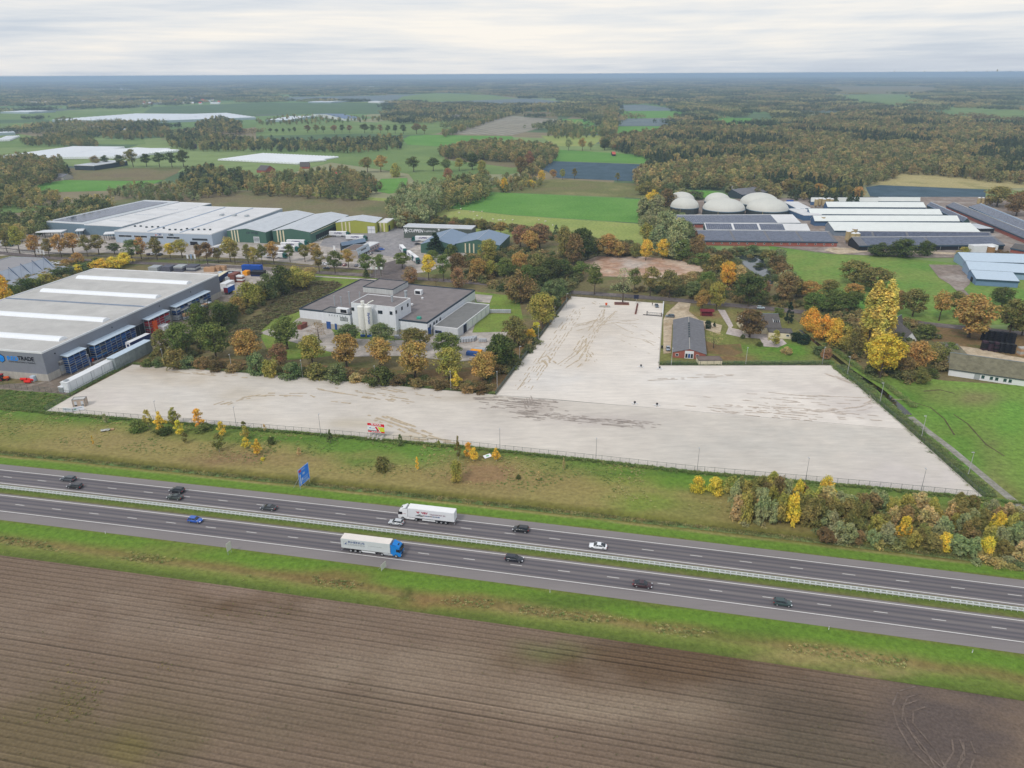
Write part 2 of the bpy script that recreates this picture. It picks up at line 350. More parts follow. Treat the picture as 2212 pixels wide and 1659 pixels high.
FIELDS = [
 ('green', [(-60,246),(140,241),(275,240),(325,230),(553,221),(560,247),(475,246),(300,244.5),(110,257),(-60,258)]),
 ('dark', [(330,231),(553,222),(835,222),(838,246),(640,247),(380,246),(310,243)]),
 ('dark', [(-60,258.5),(107,258),(107,263),(-60,268)]),
 ('green', [(-60,268.5),(107,263.3),(190,266),(185,269),(88,273),(30,280),(-60,288)]),
 ('green', [(-60,296),(40,289),(150,306),(310,299),(315,311),(160,324),(155,318),(-60,318)]),
 ('dark', [(156,311),(300,312),(262,324),(160,325)]),
 ('dark', [(225,300),(255,292),(355,285),(356,297),(310,299)]),
 ('brown', [(150,363),(395,361),(382,374),(352,388),(290,390),(140,388)]),
 ('bright', [(85,396),(140,388.5),(290,390.5),(352,388.5),(300,410),(130,414),(70,412)]),
 ('bluegrey', [(608,210),(803,207),(880,204),(1000,202),(1106,212),(1106,226),(960,224),(840,221),(700,217),(610,218)]),
 ('green', [(870,208),(935,201),(1050,205),(1106,211),(1106,214),(865,222.5),(852,219)]),
 ('green', [(553,265),(690,262),(740,262),(855,268),(980,266),(985,275),(940,289),(860,292),(553,293)]),
 ('dark', [(553,293.2),(790,288),(870,292.4),(860,301),(800,299),(553,308)]),
 ('bright', [(870,301),(886,292.5),(938,291),(1106,294),(1112,301),(1000,304),(953,316),(880,312)]),
 ('green', [(553,318),(680,322),(850,318),(880,312.5),(953,316.5),(955,332),(1106,341),(1180,346),(1190,362),(1100,376),(1000,376),(890,376),(740,354),(650,342),(553,332)]),
 ('brown', [(960,333),(1106,341.5),(1170,346.5),(1160,356),(1106,362),(1030,352),(960,345)]),
 ('grey', [(968,289),(1010,270),(1050,256),(1106,250),(1205,258),(1200,270),(1150,281),(1106,292)]),
 ('grey', [(900,255),(960,248),(1035,246),(980,260)]),
 ('bluegrey', [(1106,213),(1150,213),(1240,222),(1200,228),(1106,228)]),
 ('brown', [(1106,241),(1200,241),(1206,257),(1106,249)]),
 ('bright', [(1210,262),(1216,257),(1294,257),(1280,271),(1210,270)]),
 ('bright', [(1240,274),(1330,273),(1435,272.5),(1435,282),(1330,290),(1240,288)]),
 ('bright', [(1332,240),(1461,239),(1503,251),(1476,254),(1332,256)]),
 ('bluegrey', [(1332,227),(1390,226),(1460,235),(1460,238.8),(1332,239.8)]),
 ('bluegrey', [(1332,256.3),(1468,255.3),(1438,271.5),(1332,272)]),
 ('bright', [(1551,255),(1626,255),(1621,268),(1556,266)]),
 ('dark', [(1604,246),(1670,245),(1670,268),(1623,268.3),(1627,256),(1604,253)]),
 ('pale', [(1168,293),(1306,292),(1303,301),(1275,316),(1200,315)]),
 ('bright', [(1203,324),(1215,323),(1410,336),(1390,353),(1184,347)]),
 ('blue', [(1186,347.5),(1388,354.5),(1365,391),(1206,384),(1165,361)]),
 ('olive', [(1040,412),(1110,392),(1200,386.5),(1410,398),(1400,428),(1106,415.6)]),
 ('bright', [(960,448),(1040,415),(1106,416.5),(1410,431),(1400,482),(1100,463),(1040,456)]),
 ('pale', [(890,486),(965,449),(1040,457),(1100,464),(1400,484),(1400,530),(1150,514),(900,492)]),
 ('brown', [(200,440),(390,411),(560,413),(830,434),(850,472),(820,478),(600,456),(240,446)]),
 ('pale', [(560,409),(835,428),(850,436),(830,434),(560,413.5)]),
 ('green', [(-60,437),(60,440),(120,447),(70,456),(-60,468)]),
 ('bright', [(823,386),(880,384),(880,412),(840,418),(800,410)]),
 ('pale', [(500,402),(560,399),(560,409),(480,411)]),
 ('tan', [(1844,390),(1934,367),(2010,373),(2100,381),(2260,394),(2260,404),(2130,408),(1900,399),(1850,396)]),
 ('blue', [(1870,404),(1900,399.5),(2130,409),(2128,436),(2000,432),(1880,424)]),
 ('green', [(1809,205),(1971,203),(1992,226),(1940,236),(1890,230),(1830,221)]),
 ('brown', [(1740,185),(2030,188),(2040,198),(1975,202.5),(1812,204),(1790,192)]),
 ('green', [(2030,233),(2260,241),(2260,262),(2134,260),(2060,242)]),
 ('olive', [(2140,227),(2260,227),(2260,240),(2160,235)]),
 ('green', [(2097,205),(2260,213),(2260,224),(2190,223),(2190,210),(2100,208)]),
 ('paddock', [(1660,530),(1760,545),(1800,548),(1900,552),(2300,590),(2300,700),(1900,700),(1780,650),(1700,600)]),
 ('green', [(880,372),(1000,376),(1010,392),(900,398)]),
]
for k, (m, px) in enumerate(FIELDS):
    far = G(*px[0]).length
    sheet('field', px, -0.30 + 0.0012 * k + (0.05 if far > 900 else 0), FC[m])
# ------------------------------------------------------------------ near and middle ground
GR = dict(
    estate=grassmat('estate_grass', (108, 104, 68), (104, 112, 64), (124, 112, 80), s=0.03, fine=0.5),
    lawn=grassmat('lawn', (108, 136, 58), (126, 148, 66), (122, 136, 66), s=0.08, fine=0.9),
    heath=grassmat('heath', (84, 74, 58), (104, 98, 68), (94, 84, 62), s=0.12, fine=0.7, bump=1.0),
    litter=grassmat('leaf_litter', (118, 100, 70), (100, 100, 58), (132, 108, 74), s=0.1, fine=0.8),
    yard=grassmat('yard_concrete', (178, 170, 162), (194, 186, 178), (168, 160, 152), s=0.05, fine=0.25, bump=0.05, rough=0.9),
    wet=grassmat('wet_concrete', (138, 126, 114), (168, 158, 146), (122, 110, 98), s=0.09, fine=0.3, bump=0.05, rough=0.55),
    sand=grassmat('sand', (204, 184, 164), (190, 176, 164), (176, 140, 116), s=0.03, fine=0.25, bump=0.1),
    farmyard=grassmat('farm_yard', (150, 140, 132), (168, 158, 150), (136, 122, 112), s=0.04, fine=0.3, bump=0.1),
    dirt=grassmat('dirt_track', (186, 168, 142), (166, 146, 118), (196, 180, 156), s=0.09, fine=0.5, bump=0.1),
    road=grassmat('side_road', (118, 110, 108), (132, 122, 118), (106, 98, 96), s=0.05, fine=0.4, bump=0.1),
    slab=grassmat('patio_paving', (186, 174, 170), (200, 190, 184), s=0.15, fine=0.7, bump=0.1),
)
# one broad sheet under the industrial estate
sheet('estate_ground', [(-160,500),(100,470),(240,447),(600,458),(880,492),(1150,516),(1400,532),(1560,545),(1700,602),(1900,702),(2360,730),(2360,860),(2130,1075),(1860,800),(1423,792),(1072,856),(285,790),(150,858),(-160,850)], -0.20, GR['estate'])
sheet('truck_yard', [(-120,556),(-120,522),(100,502),(500,515),(620,530),(710,515),(860,482),(950,512),(1010,550),(930,585),(900,590),(700,574),(560,560),(400,551),(200,545)], -0.16, GR['yard'])
sheet('asphalt_apron', [(700,515),(860,485),(905,500),(900,530),(850,555),(810,548),(690,530)], -0.12, grassmat('apron_asphalt', (140, 138, 140), (156, 152, 152), s=0.05, fine=0.3, bump=0.05))
sheet('hall_yard', [(-120,846),(-60,835),(105,822),(330,720),(478,625),(520,580),(600,580),(600,604),(560,640),(500,690),(420,735),(290,770),(150,852)], -0.15, GR['wet'])
sheet('stock_yard', [(300,588),(450,568),(600,578),(605,606),(560,640),(478,628),(460,600)], -0.13, GR['yard'])
sheet('heath_patch', [(470,720),(560,680),(600,640),(640,610),(720,606),(740,615),(700,640),(670,655),(640,675),(590,690),(565,712),(560,740),(520,760)], -0.14, GR['heath'])
sheet('lawn', [(560,720),(575,695),(640,672),(672,652),(700,636),(742,613),(700,606),(660,600),(680,592),(830,600),(880,612),(1120,640),(1130,690),(1060,700),(1000,720),(700,770),(590,780)], -0.17, GR['lawn'])
sheet('service_paving', [(560,719),(586,708),(604,720),(640,690),(684,662),(700,690),(730,730),(900,735),(1000,705),(1060,690),(1110,700),(1060,770),(1000,780),(860,768),(760,770),(680,752),(620,735)], -0.10, GR['yard'])
sheet('lawn', [(1030,690),(1110,682),(1100,716),(1020,718)], -0.08, GR['lawn'])
sheet('parking_bays', [(1025,635),(1064,638),(1058,654),(1030,652)], -0.08, GR['yard'])
sheet('leaf_litter', [(300,780),(480,790),(700,812),(900,832),(1072,852),(1150,745),(1235,640),(1215,632),(1120,742),(1060,790),(900,800),(640,785),(440,770)], -0.12, GR['litter'])
sheet('sand_lot', [(1262,564),(1290,553),(1390,554),(1478,562),(1526,573),(1524,584),(1470,602),(1400,600),(1300,596),(1268,584)], -0.12, GR['sand'])
sheet('farm_yard', [(1436,432),(1800,425),(2300,425),(2300,570),(2120,556),(2000,556),(1800,548),(1660,530),(1500,515),(1440,480)], -0.14, GR['farmyard'])
sheet('farm_track', [(1795,534),(1880,537),(2075,546),(2075,550),(1880,543),(1812,549),(1780,540)], -0.08, GR['dirt'])
sheet('driveway', [(2006,571),(2072,572),(2082,580),(2097,601),(2095,613),(2082,624),(2097,640),(2080,640),(2051,613),(2034,603),(2028,599)], -0.09, GR['farmyard'])
polysheet('garden_lawn', [(1425,655),(1700,676),(1790,745),(1850,800),(1800,788),(1423,789)], -0.12, vcolmat('garden_turf', fine=.6, amp=.5, bump=.8), rgb(122, 122, 70), [(1450,665,25,10,rgb(120,116,66),.8),(1520,682,50,10,rgb(150,124,90),.9),(1610,690,40,12,rgb(132,124,78),.8),(1640,755,60,14,rgb(98,134,52),.9),(1720,750,40,16,rgb(92,134,48),.9),(1560,728,30,10,rgb(124,134,66),.7),(1590,772,40,6,rgb(132,96,72),.8),(1680,776,60,8,rgb(98,130,54),.8),(1470,780,40,8,rgb(116,112,66),.7)], 2.0)
sheet('dirt_track', [(1466,652),(1492,655),(1488,672),(1510,690),(1560,702),(1555,722),(1515,708),(1452,700),(1449,762),(1433,764),(1433,690),(1440,676)], -0.08, GR['dirt'])
sheet('garden_path', [(1550,668),(1566,669),(1584,703),(1580,708),(1600,712),(1640,718),(1665,720),(1655,732),(1600,728),(1568,721),(1574,706)], -0.07, GR['slab'])
sheet('patio', [(1640,728),(1690,732),(1700,742),(1680,750),(1650,748)], -0.06, GR['slab'])
sheet('garden_bed', [(1510,730),(1550,745),(1600,742),(1605,762),(1585,768),(1500,760),(1496,745)], -0.07, GR['litter'])
sheet('leafy_ground', [(1980,690),(2040,705),(2212,722),(2300,735),(2300,790),(2180,770),(2110,765),(2030,752),(2000,720)], -0.10, GR['litter'])
sheet('dirt_track', [(2060,745),(2110,752),(2180,768),(2300,788),(2300,800),(2150,778),(2070,762)], -0.06, GR['dirt'])
# right meadow beside the yard
mv = vcolmat('meadow_turf', fine=0.6, amp=0.5, bump=0.8)
polysheet('meadow', [(1800,789),(1830,792),(1900,800),(2040,822),(2330,840),(2330,1190),(2210,1100),(2120,1066)], -0.05, mv, rgb(116, 146, 66), [
    (1990,850,60,20,rgb(120,120,72),.7),(2110,860,60,18,rgb(126,116,82),.8),(2080,930,40,12,rgb(120,98,70),.6),(2140,970,30,40,rgb(122,112,78),.7),(2050,900,60,18,rgb(96,138,56),.7),
    (2180,900,40,40,rgb(100,146,60),.7),(2150,1050,50,40,rgb(132,122,84),.6),(1960,870,40,30,rgb(88,130,48),.8),(2060,990,60,60,rgb(84,128,46),.7),(2180,1080,40,30,rgb(110,104,60),.6),(1900,820,30,12,rgb(124,120,70),.6)], 4.0)
# ditch and gravel path beside the yard
def strip(name, px, wid, z, m, world=False, kind='structure'):
    pts = [Vector(p) for p in px] if world else [G(u, v) for u, v in px]
    fine = []
    for a, b in zip(pts, pts[1:]):
        n = max(1, int((b - a).length / 6))
        fine += [a.lerp(b, k / n) for k in range(n)]
    fine.append(pts[-1]); pts = fine; mb = MB(); L = []; R = []
    for k, p in enumerate(pts):
        d = (pts[min(k + 1, len(pts) - 1)] - pts[max(k - 1, 0)]); d.z = 0; d.normalize()
        w = (wid[0] + (wid[1] - wid[0]) * k / (len(pts) - 1)) / 2 if isinstance(wid, tuple) else wid / 2
        n = Vector((-d.y, d.x, 0)); L.append(p + n * w); R.append(p - n * w)
    for k in range(len(pts) - 1):
        mb.face([(R[k].x, R[k].y, z), (R[k + 1].x, R[k + 1].y, z), (L[k + 1].x, L[k + 1].y, z), (L[k].x, L[k].y, z)])
    o = mb.build(name, m); o['kind'] = kind; return o
water = glassmat('ditch_water', (20, 24, 18), 0.06)
strip('ditch_water', [(1728,712),(1774,749),(1803,771),(1842,803),(1903,843),(1940,875),(1962,896)], (1.6, 3.0), -0.02, water)
strip('gravel_path', [(1966,900),(2001,929),(2050,966),(2099,1007),(2160,1058),(2215,1103),(2330,1190)], 2.6, 0.0, grassmat('gravel', (158, 156, 148), (136, 132, 120), s=0.2, fine=0.8, bump=0.2))
strip('tyre_tracks', [(1960,865),(2010,880),(2040,905),(2062,940)], 0.5, 0.0, GR['heath'])
strip('tyre_tracks', [(2060,895),(2090,915),(2130,960),(2170,985)], 0.5, 0.0, GR['heath']); strip('tyre_tracks', [(1995,845),(2030,842),(2062,850)], 0.7, 0.0, GR['heath'])
# pond
pw = glassmat('pond_water', (52, 60, 64), 0.05)
sheet('pond', [(1584,554),(1600,550),(1620,549),(1646,553),(1657,574),(1674,597),(1668,616),(1653,607),(1632,593),(1609,574),(1595,562)], -0.06, pw)
# industrial road
ROADPX = [(-160,530),(0,546),(100,556),(200,563),(310,568),(438,573),(521,577),(584,581),(688,588),(792,594),(867,599),(1010,609),(1100,617),(1237,631),(1325,637),(1382,641),(1490,650),(1560,657),(1664,666),(1716,672),(1850,684),(1988,698),(2036,703),(2212,720),(2400,740)]
strip('side_road', ROADPX, 7.0, -0.04, GR['road'])
strip('cycle_path', [(u, v - 11 - 3 * (u / 2212)) for u, v in ROADPX if u < 1000], 2.2, -0.05, GR['road'])
strip('cycle_path', [(u, v + 9) for u, v in ROADPX if 560 < u < 1000], 2.2, -0.05, GR['slab'])
sheet('road_junction', [(800,600),(815,572),(860,560),(880,575),(870,606)], -0.03, GR['road'])
# ------------------------------------------------------------------ big empty yard
pavm = vcolmat('block_paving', fine=0.45, amp=0.15, bump=0.04, rough=0.92, stretch=(0.2, 0.25))
BLO = [(420,850,200,30,rgb(208,203,198),.5),(640,870,120,30,rgb(206,200,194),.5),(1150,885,90,22,rgb(186,176,168),.6),(1150,880,40,16,rgb(170,158,150),.4),(1300,910,120,14,rgb(182,172,168),.6),(760,915,60,10,rgb(190,178,156),.5),(1000,930,120,20,rgb(206,198,192),.6),
  (380,820,90,14,rgb(186,174,158),.6),(520,850,60,16,rgb(190,178,160),.5),(230,860,60,20,rgb(208,198,194),.5),(1000,858,80,8,rgb(178,166,150),.5),(1700,960,300,50,rgb(192,188,182),.6),(1950,1030,150,40,rgb(206,198,196),.6),(880,945,50,10,rgb(184,168,138),.6),(330,800,60,10,rgb(176,160,140),.6)]
polysheet('yard_paving', [(98,888),(155,856),(285,788),(430,799),(640,815.5),(850,834),(1072,854),(1200,864),(1400,881),(1700,906),(1960,929),(2121,1073),(2110,1073),(1900,1052),(1500,1017),(1000,962),(600,928),(300,905)], -0.02, pavm, rgb(208, 200, 191), BLO, 2.5)
BUP = [(1300,720,60,40,rgb(196,184,170),.5),(1250,770,40,30,rgb(200,186,170),.45),(1650,840,160,22,rgb(212,204,198),.6),(1800,830,60,20,rgb(196,186,180),.6),(1350,680,60,16,rgb(206,196,186),.5),(1500,820,100,20,rgb(222,218,214),.6),(1850,880,70,20,rgb(200,190,186),.5),(1200,820,90,24,rgb(216,212,209),.6)]
polysheet('yard_paving', [(1072,853),(1150,752),(1235,640),(1330,648),(1433,655.5),(1428,720),(1423,790),(1600,790),(1800,789.5),(1870,850),(1960,928),(1700,905),(1400,880),(1200,863)], -0.012, pavm, rgb(222, 214, 206), BUP, 2.5)
edge = mat('kerb_concrete', (184, 178, 168), var=0.15, scale=0.8)
for px in ([(285,788),(430,798.5),(640,815),(850,833.5),(1071,853.5)], [(1072,853),(1150,752),(1235,640)], [(1423,790),(1600,790),(1800,789.5)], [(1800,789.5),(1870,850),(1960,928),(2121,1073)], [(1433,655.5),(1428,720),(1423,790)]):
    pts = [G(u, v) for u, v in px]; mb = MB()
    for a, b in zip(pts, pts[1:]):
        d = (b - a).normalized(); n = Vector((-d.y, d.x, 0)) * 0.2
        q = [a - n, b - n, b + n, a + n]; mb.prism([(p.x, p.y) for p in q], -0.05, 0.1)
    mb.build('kerb', edge)['kind'] = 'structure'
# mud drag marks and tyre marks on the paving
random.seed(11)
mud = {k: grassmat('mud_' + k, c, tuple(int(q * 1.08) for q in c), s=0.4, fine=1.0, bump=0.1) for k, c in dict(tan=(182, 166, 142), brown=(190, 176, 162), dark=(156, 145, 137)).items()}
def marks(name, m, lines):
    mb = MB(); zl = MZ[0]
    for (pts, w, gap) in lines:
        P3 = [G(u, v) for u, v in pts]; fine = []
        for a, b in zip(P3, P3[1:]):
            n = max(2, int((b - a).length / 1.3)); fine += [a.lerp(b, k / n) for k in range(n)]
        fine.append(P3[-1]); ph = random.random() * 50; zl += 0.0009
        for k in range(len(fine) - 1):
            g = noise.noise((k * 0.35, ph, 0)) + 0.5
            if g < gap: continue
            a, b = fine[k], fine[k + 1]; d = (b - a).normalized(); n = Vector((-d.y, d.x, 0))
            w0 = w * (0.4 + 1.0 * abs(noise.noise((k * 0.5, ph, 3)))); w1 = w * (0.4 + 1.0 * abs(noise.noise(((k + 1) * 0.5, ph, 3))))
            j = n * 0.25 * noise.noise((k * 0.4, ph, 9))
            mb.face([(p.x, p.y, 0.0 + zl + 0.0004 * (k % 2)) for p in (a - n * w0 + j, b - n * w1 + j, b + n * w1 + j, a + n * w0 + j)])
    MZ[0] = zl; o = mb.build(name, m); o['kind'] = 'stuff'; return o
MZ = [0.0]
def jit(line, k, su, sv): return [[(u + random.uniform(-su, su) * 0.3 + dx, v + random.uniform(-sv, sv) * 0.2 + dy) for u, v in line] for dx, dy in [(random.uniform(-su, su), random.uniform(-sv, sv)) for _ in range(k)]]
ln = []
for base in ([(1262,760),(1275,735),(1290,712),(1310,690),(1330,672)], [(1240,760),(1258,735),(1280,705),(1300,680)], [(1210,790),(1240,770),(1262,748),(1268,730)], [(1225,795),(1255,775),(1270,755),(1272,745)], [(1250,795),(1270,780),(1275,762),(1290,780)]):
    for l in jit(base, 3, 6, 3): ln.append((l, 0.35, 0.42))
for base in ([(1120,838),(1165,775),(1210,715),(1246,664)], [(1140,842),(1190,772),(1235,705),(1262,660)]):
    for l in jit(base, 4, 10, 4): ln.append((l, 0.28, 0.56))
for l in jit([(1340,720),(1380,735),(1410,750)], 6, 22, 22): ln.append((l, 0.3, 0.55))
for l in jit([(1240,706),(1275,698),(1320,690),(1370,694)], 6, 20, 9): ln.append((l, 0.35, 0.5))
for l in jit([(1160,780),(1180,775),(1190,785)], 7, 12, 10): ln.append((l, 0.45, 0.45))
for l in jit([(1270,652),(1300,665),(1290,690),(1255,700)], 4, 14, 6): ln.append((l, 0.3, 0.5))
for l in jit([(340,800),(420,806),(520,812)], 5, 50, 5): ln.append((l, 0.5, 0.52))
for l in jit([(470,870),(500,860),(560,850),(640,852)], 5, 25, 6): ln.append((l, 0.5, 0.45))
for l in jit([(720,840),(800,852),(900,868)], 10, 90, 12): ln.append((l, 0.5, 0.58))
for l in jit([(830,905),(880,925),(930,945)], 7, 30, 8): ln.append((l, 0.7, 0.45))
for l in jit([(880,948),(960,952)], 5, 40, 6): ln.append((l, 0.7, 0.5))
marks('mud_tracks', mud['tan'], ln)
ln = []
for l in jit([(1620,860),(1720,868),(1830,872)], 14, 120, 24): ln.append((l, 0.3, 0.55))
for l in jit([(1790,810),(1850,830),(1885,850),(1895,870),(1860,885),(1790,888)], 5, 14, 6): ln.append((l, 0.3, 0.4))
for l in jit([(1560,880),(1700,892),(1850,905)], 8, 90, 8): ln.append((l, 0.35, 0.55))
for l in jit([(1460,818),(1560,815)], 5, 60, 8): ln.append((l, 0.3, 0.5))
marks('mud_streaks', mud['brown'], ln)
ln = []
for l in jit([(1060,868),(1120,872),(1190,880)], 24, 40, 14): ln.append((l, 0.4, 0.55))
for l in jit([(1120,895),(1200,903),(1290,911),(1400,921)], 16, 24, 8): ln.append((l, 0.3, 0.56))
for l in jit([(1140,862),(1146,880)], 8, 12, 6): ln.append((l, 0.4, 0.5))
marks('dark_stains', mud['dark'], [(a_, w_ * .7, g_ + .06) for a_, w_, g_ in ln])
sheet('paving_joint', [(1072,853.4),(1400,880.4),(1700,905.4),(1960,928.4),(1961,929.8),(1700,906.6),(1400,881.5),(1072,854.3)], -0.006, mat('joint_concrete', (222, 214, 204), var=0.1))
# ------------------------------------------------------------------ highway
asm = vcolmat('asphalt', fine=2.5, amp=0.10, bump=0.08, rough=0.85, stretch=(-0.21, 0.05), spec=0.25, bdist=0.03)
def asphalt(name, offs, z):
    offs = sorted(offs); XS = [-460 + 5 * k for k in range(160)]
    def col(p, i, j):
        n = 1 + 0.10 * noise.noise((XS[i] * 0.03, offs[j][0] * 0.4, 2.0)) + 0.09 * noise.noise((XS[i] * 0.15, offs[j][0] * 2, 5.0))
        return tuple(lin(q) * n for q in offs[j][1])
    gridsheet(name, len(XS), len(offs), lambda i, j: tuple(HW(XS[i], -offs[j][0] if False else offs[j][0], z)), asm, col)
SH, LN, TR, MD = (132, 126, 125), (116, 110, 112), (92, 89, 94), (122, 116, 116)
asphalt('highway_far', [(-0.7, SH), (0, SH), (0.6, MD), (1.1, TR), (1.9, LN), (2.6, TR), (3.4, MD), (3.8, MD), (4.4, TR), (5.1, LN), (5.9, TR), (6.8, MD), (7.1, MD), (7.6, SH), (10.2, (136, 130, 128))], 0.02)
asphalt('highway_near', [(-5.3, SH), (-6.0, SH), (-6.8, MD), (-7.3, TR), (-8.1, LN), (-8.9, TR), (-9.6, MD), (-10.1, MD), (-10.8, TR), (-11.6, LN), (-12.3, TR), (-13.2, MD), (-13.7, MD), (-14.3, SH), (-17.5, (136, 130, 128))], 0.02)
paint = mat('road_paint', (232, 230, 226), rough=0.6, var=0.1, scale=1.5)
def hstrip(name, off, w, x0, x1, z=0.026, mats=None):
    mb = MB(); n = max(1, int((x1 - x0) / 6))
    for k in range(n):
        a = x0 + (x1 - x0) * k / n; b = x0 + (x1 - x0) * (k + 1) / n
        mb.face([HW(a, off - w / 2, z), HW(b, off - w / 2, z), HW(b, off + w / 2, z), HW(a, off + w / 2, z)])
    o = mb.build(name, mats or paint); o['kind'] = 'structure'; return o
for off in (0.0, 7.05, -6.05, -13.55): hstrip('edge_line', off, 0.2, -440, 320)
for off, x0 in ((3.5, -85.78), (-9.75, -105.54)):
    cx = math.cos(math.atan(0.2126)); k = -26
    while k < 30:
        xc = x0 + k * 12.04; hstrip('lane_dash', off, 0.15, xc - 1.5 * cx, xc + 1.5 * cx); k += 1
# turf beside and between the carriageways
turf = vcolmat('verge_turf', fine=0.7, amp=0.42, bump=1.0, bdist=0.3)
XS = [-460 + 2.5 * k for k in range(320)]
def lerp3(a, b, t): return tuple(a[i] + (b[i] - a[i]) * t for i in range(3))
def ramp(stops, t):
    for (a, ca), (b, cb) in zip(stops, stops[1:]):
        if t <= b: return lerp3(ca, cb, max(0, min(1, (t - a) / (b - a))))
    return stops[-1][1]
MED = [(0, rgb(112, 106, 78)), (0.15, rgb(108, 116, 60)), (0.5, rgb(96, 116, 52)), (0.85, rgb(116, 120, 66)), (1, rgb(118, 110, 84))]
gridsheet('median_turf', 320, 7, lambda i, j: tuple(HW(XS[i], -5.3 + 4.6 * j / 6, 0.04)), turf, lambda p, i, j: ramp(MED, j / 6 + 0.15 * noise.noise((p[0] * .3, p[1] * .3, 1))))
SV = [(17.4, rgb(112, 118, 58)), (18.5, rgb(100, 130, 48)), (22.0, rgb(104, 136, 50)), (23.4, rgb(112, 128, 58)), (24.6, rgb(124, 112, 66)), (26.0, rgb(138, 124, 78)), (27.5, rgb(130, 136, 70)), (29.5, rgb(104, 120, 54)), (31.5, rgb(92, 104, 50))]
SB = [(720,1245,90,14,rgb(128,106,68),.8),(980,1300,110,16,rgb(140,112,74),.9),(1150,1315,80,12,rgb(146,124,84),.8),(1250,1300,200,12,rgb(86,104,46),.7),(1750,1420,150,18,rgb(160,142,96),.7),(1900,1450,90,14,rgb(166,144,104),.7),(880,1285,14,16,rgb(70,84,38),.9),(300,1190,200,16,rgb(124,122,66),.6),(1600,1370,150,16,rgb(92,116,48),.6),(2100,1470,150,20,rgb(96,124,50),.6)]
gridsheet('grass_verge', 320, 15, lambda i, j: tuple(HW(XS[i], -17.5 - 14.2 * j / 14, 0.01 - 0.35 * math.exp(-((j - 8) / 1.6) ** 2))), turf,
          lambda p, i, j: blobmix(ramp(SV, 17.5 + 14.2 * j / 14 + 1.2 * noise.noise((p[0] * .08, p[1] * .08, 7))), SB, p))
FPL = [G(u, v) for u, v in [(-400,840),(-100,872),(60,885),(98,888.5),(300,905.5),(600,929),(1000,963),(1300,995),(1500,1017.5),(1900,1052.5),(2110,1073.5),(2212,1085),(2450,1112)]]
def ftop(x):
    if x <= FPL[0].x: return FPL[0].y
    for a, b in zip(FPL, FPL[1:]):
        if x <= b.x: return a.y + (b.y - a.y) * (x - a.x) / (b.x - a.x)
    return FPL[-1].y
NV = [(10.1, rgb(112, 118, 60)), (11.0, rgb(100, 132, 50)), (14.2, rgb(108, 136, 54)), (15.0, rgb(150, 140, 90)), (15.6, rgb(128, 122, 66)), (17.0, rgb(96, 96, 46)), (19.2, rgb(108, 106, 54)), (21.5, rgb(150, 138, 86)), (60, rgb(154, 140, 88))]
NB = [(60,870,130,26,rgb(92,130,52),.9),(20,930,120,30,rgb(122,128,66),.7),(250,905,200,10,rgb(92,122,48),.9),(240,955,130,18,rgb(150,134,90),.7),(560,990,130,16,rgb(142,116,86),.8),(640,950,110,14,rgb(104,126,54),.8),(760,965,110,18,rgb(96,132,52),.85),(780,995,50,14,rgb(92,124,50),.8),(920,985,70,22,rgb(96,136,54),.85),(1060,1020,120,22,rgb(148,118,88),.85),(1060,985,80,12,rgb(130,108,78),.6),(1230,1010,60,14,rgb(94,126,50),.7),(1250,1040,80,20,rgb(142,128,82),.6),(1380,1030,90,18,rgb(120,136,60),.8),(1480,1040,80,18,rgb(100,136,50),.8),(1400,1085,80,24,rgb(118,140,58),.8),(1490,1100,60,30,rgb(124,128,68),.6),(420,930,60,12,rgb(100,112,56),.6),(1150,978,160,8,rgb(90,120,50),.7),(700,948,250,7,rgb(84,118,46),.8),(1500,1022,260,7,rgb(82,116,46),.8)]
NY = 34
def nvp(i, j):
    a = HW(XS[i], 10.15); t = max(ftop(a.x) - 0.3, a.y + 5) - a.y; w = j / (NY - 1)
    w = w ** 1.25
    off = w * t * 0.978
    z = 0.01 - 0.9 * math.exp(-((off + 10.15 - 17.6) / 1.3) ** 2) + 0.5 * math.exp(-((off + 10.15 - 21) / 3.5) ** 2) - 0.04
    return (a.x, a.y + w * t, z if j else 0.01)
def nvc(p, i, j):
    a = HW(XS[i], 10.15); off = (p[1] - a.y) * 0.978 + 10.15
    c = ramp(NV, off + 0.7 * noise.noise((p[0] * .07, p[1] * .07, 3)))
    if off > 19.5:
        fd = ftop(p[0]) - p[1]; n = noise.noise((p[0] * .035, p[1] * .05, 11)) * .7 + noise.noise((p[0] * .15, p[1] * .15, 12)) * .4
        w = max(0, min(.9, 1.15 - fd / 12.0 + n * .7)); c = lerp3(c, rgb(98, 126, 54), w)
        b2 = max(0, min(.45, n * .9 - .1)) * (fd > 8); c = lerp3(c, rgb(134, 112, 80), b2)
    return blobmix(c, NB, p)
gridsheet('grass_verge', 320, NY, nvp, turf, nvc)
polysheet('meadow', [(-300,815),(0,841),(125,850),(153,856.5),(98,889),(-300,868)], -0.01, turf, rgb(104, 134, 58), [(20,870,40,30,rgb(84,104,50),.7),(60,855,60,20,rgb(112,138,60),.5),(110,870,40,15,rgb(92,124,50),.7)], 3.0)
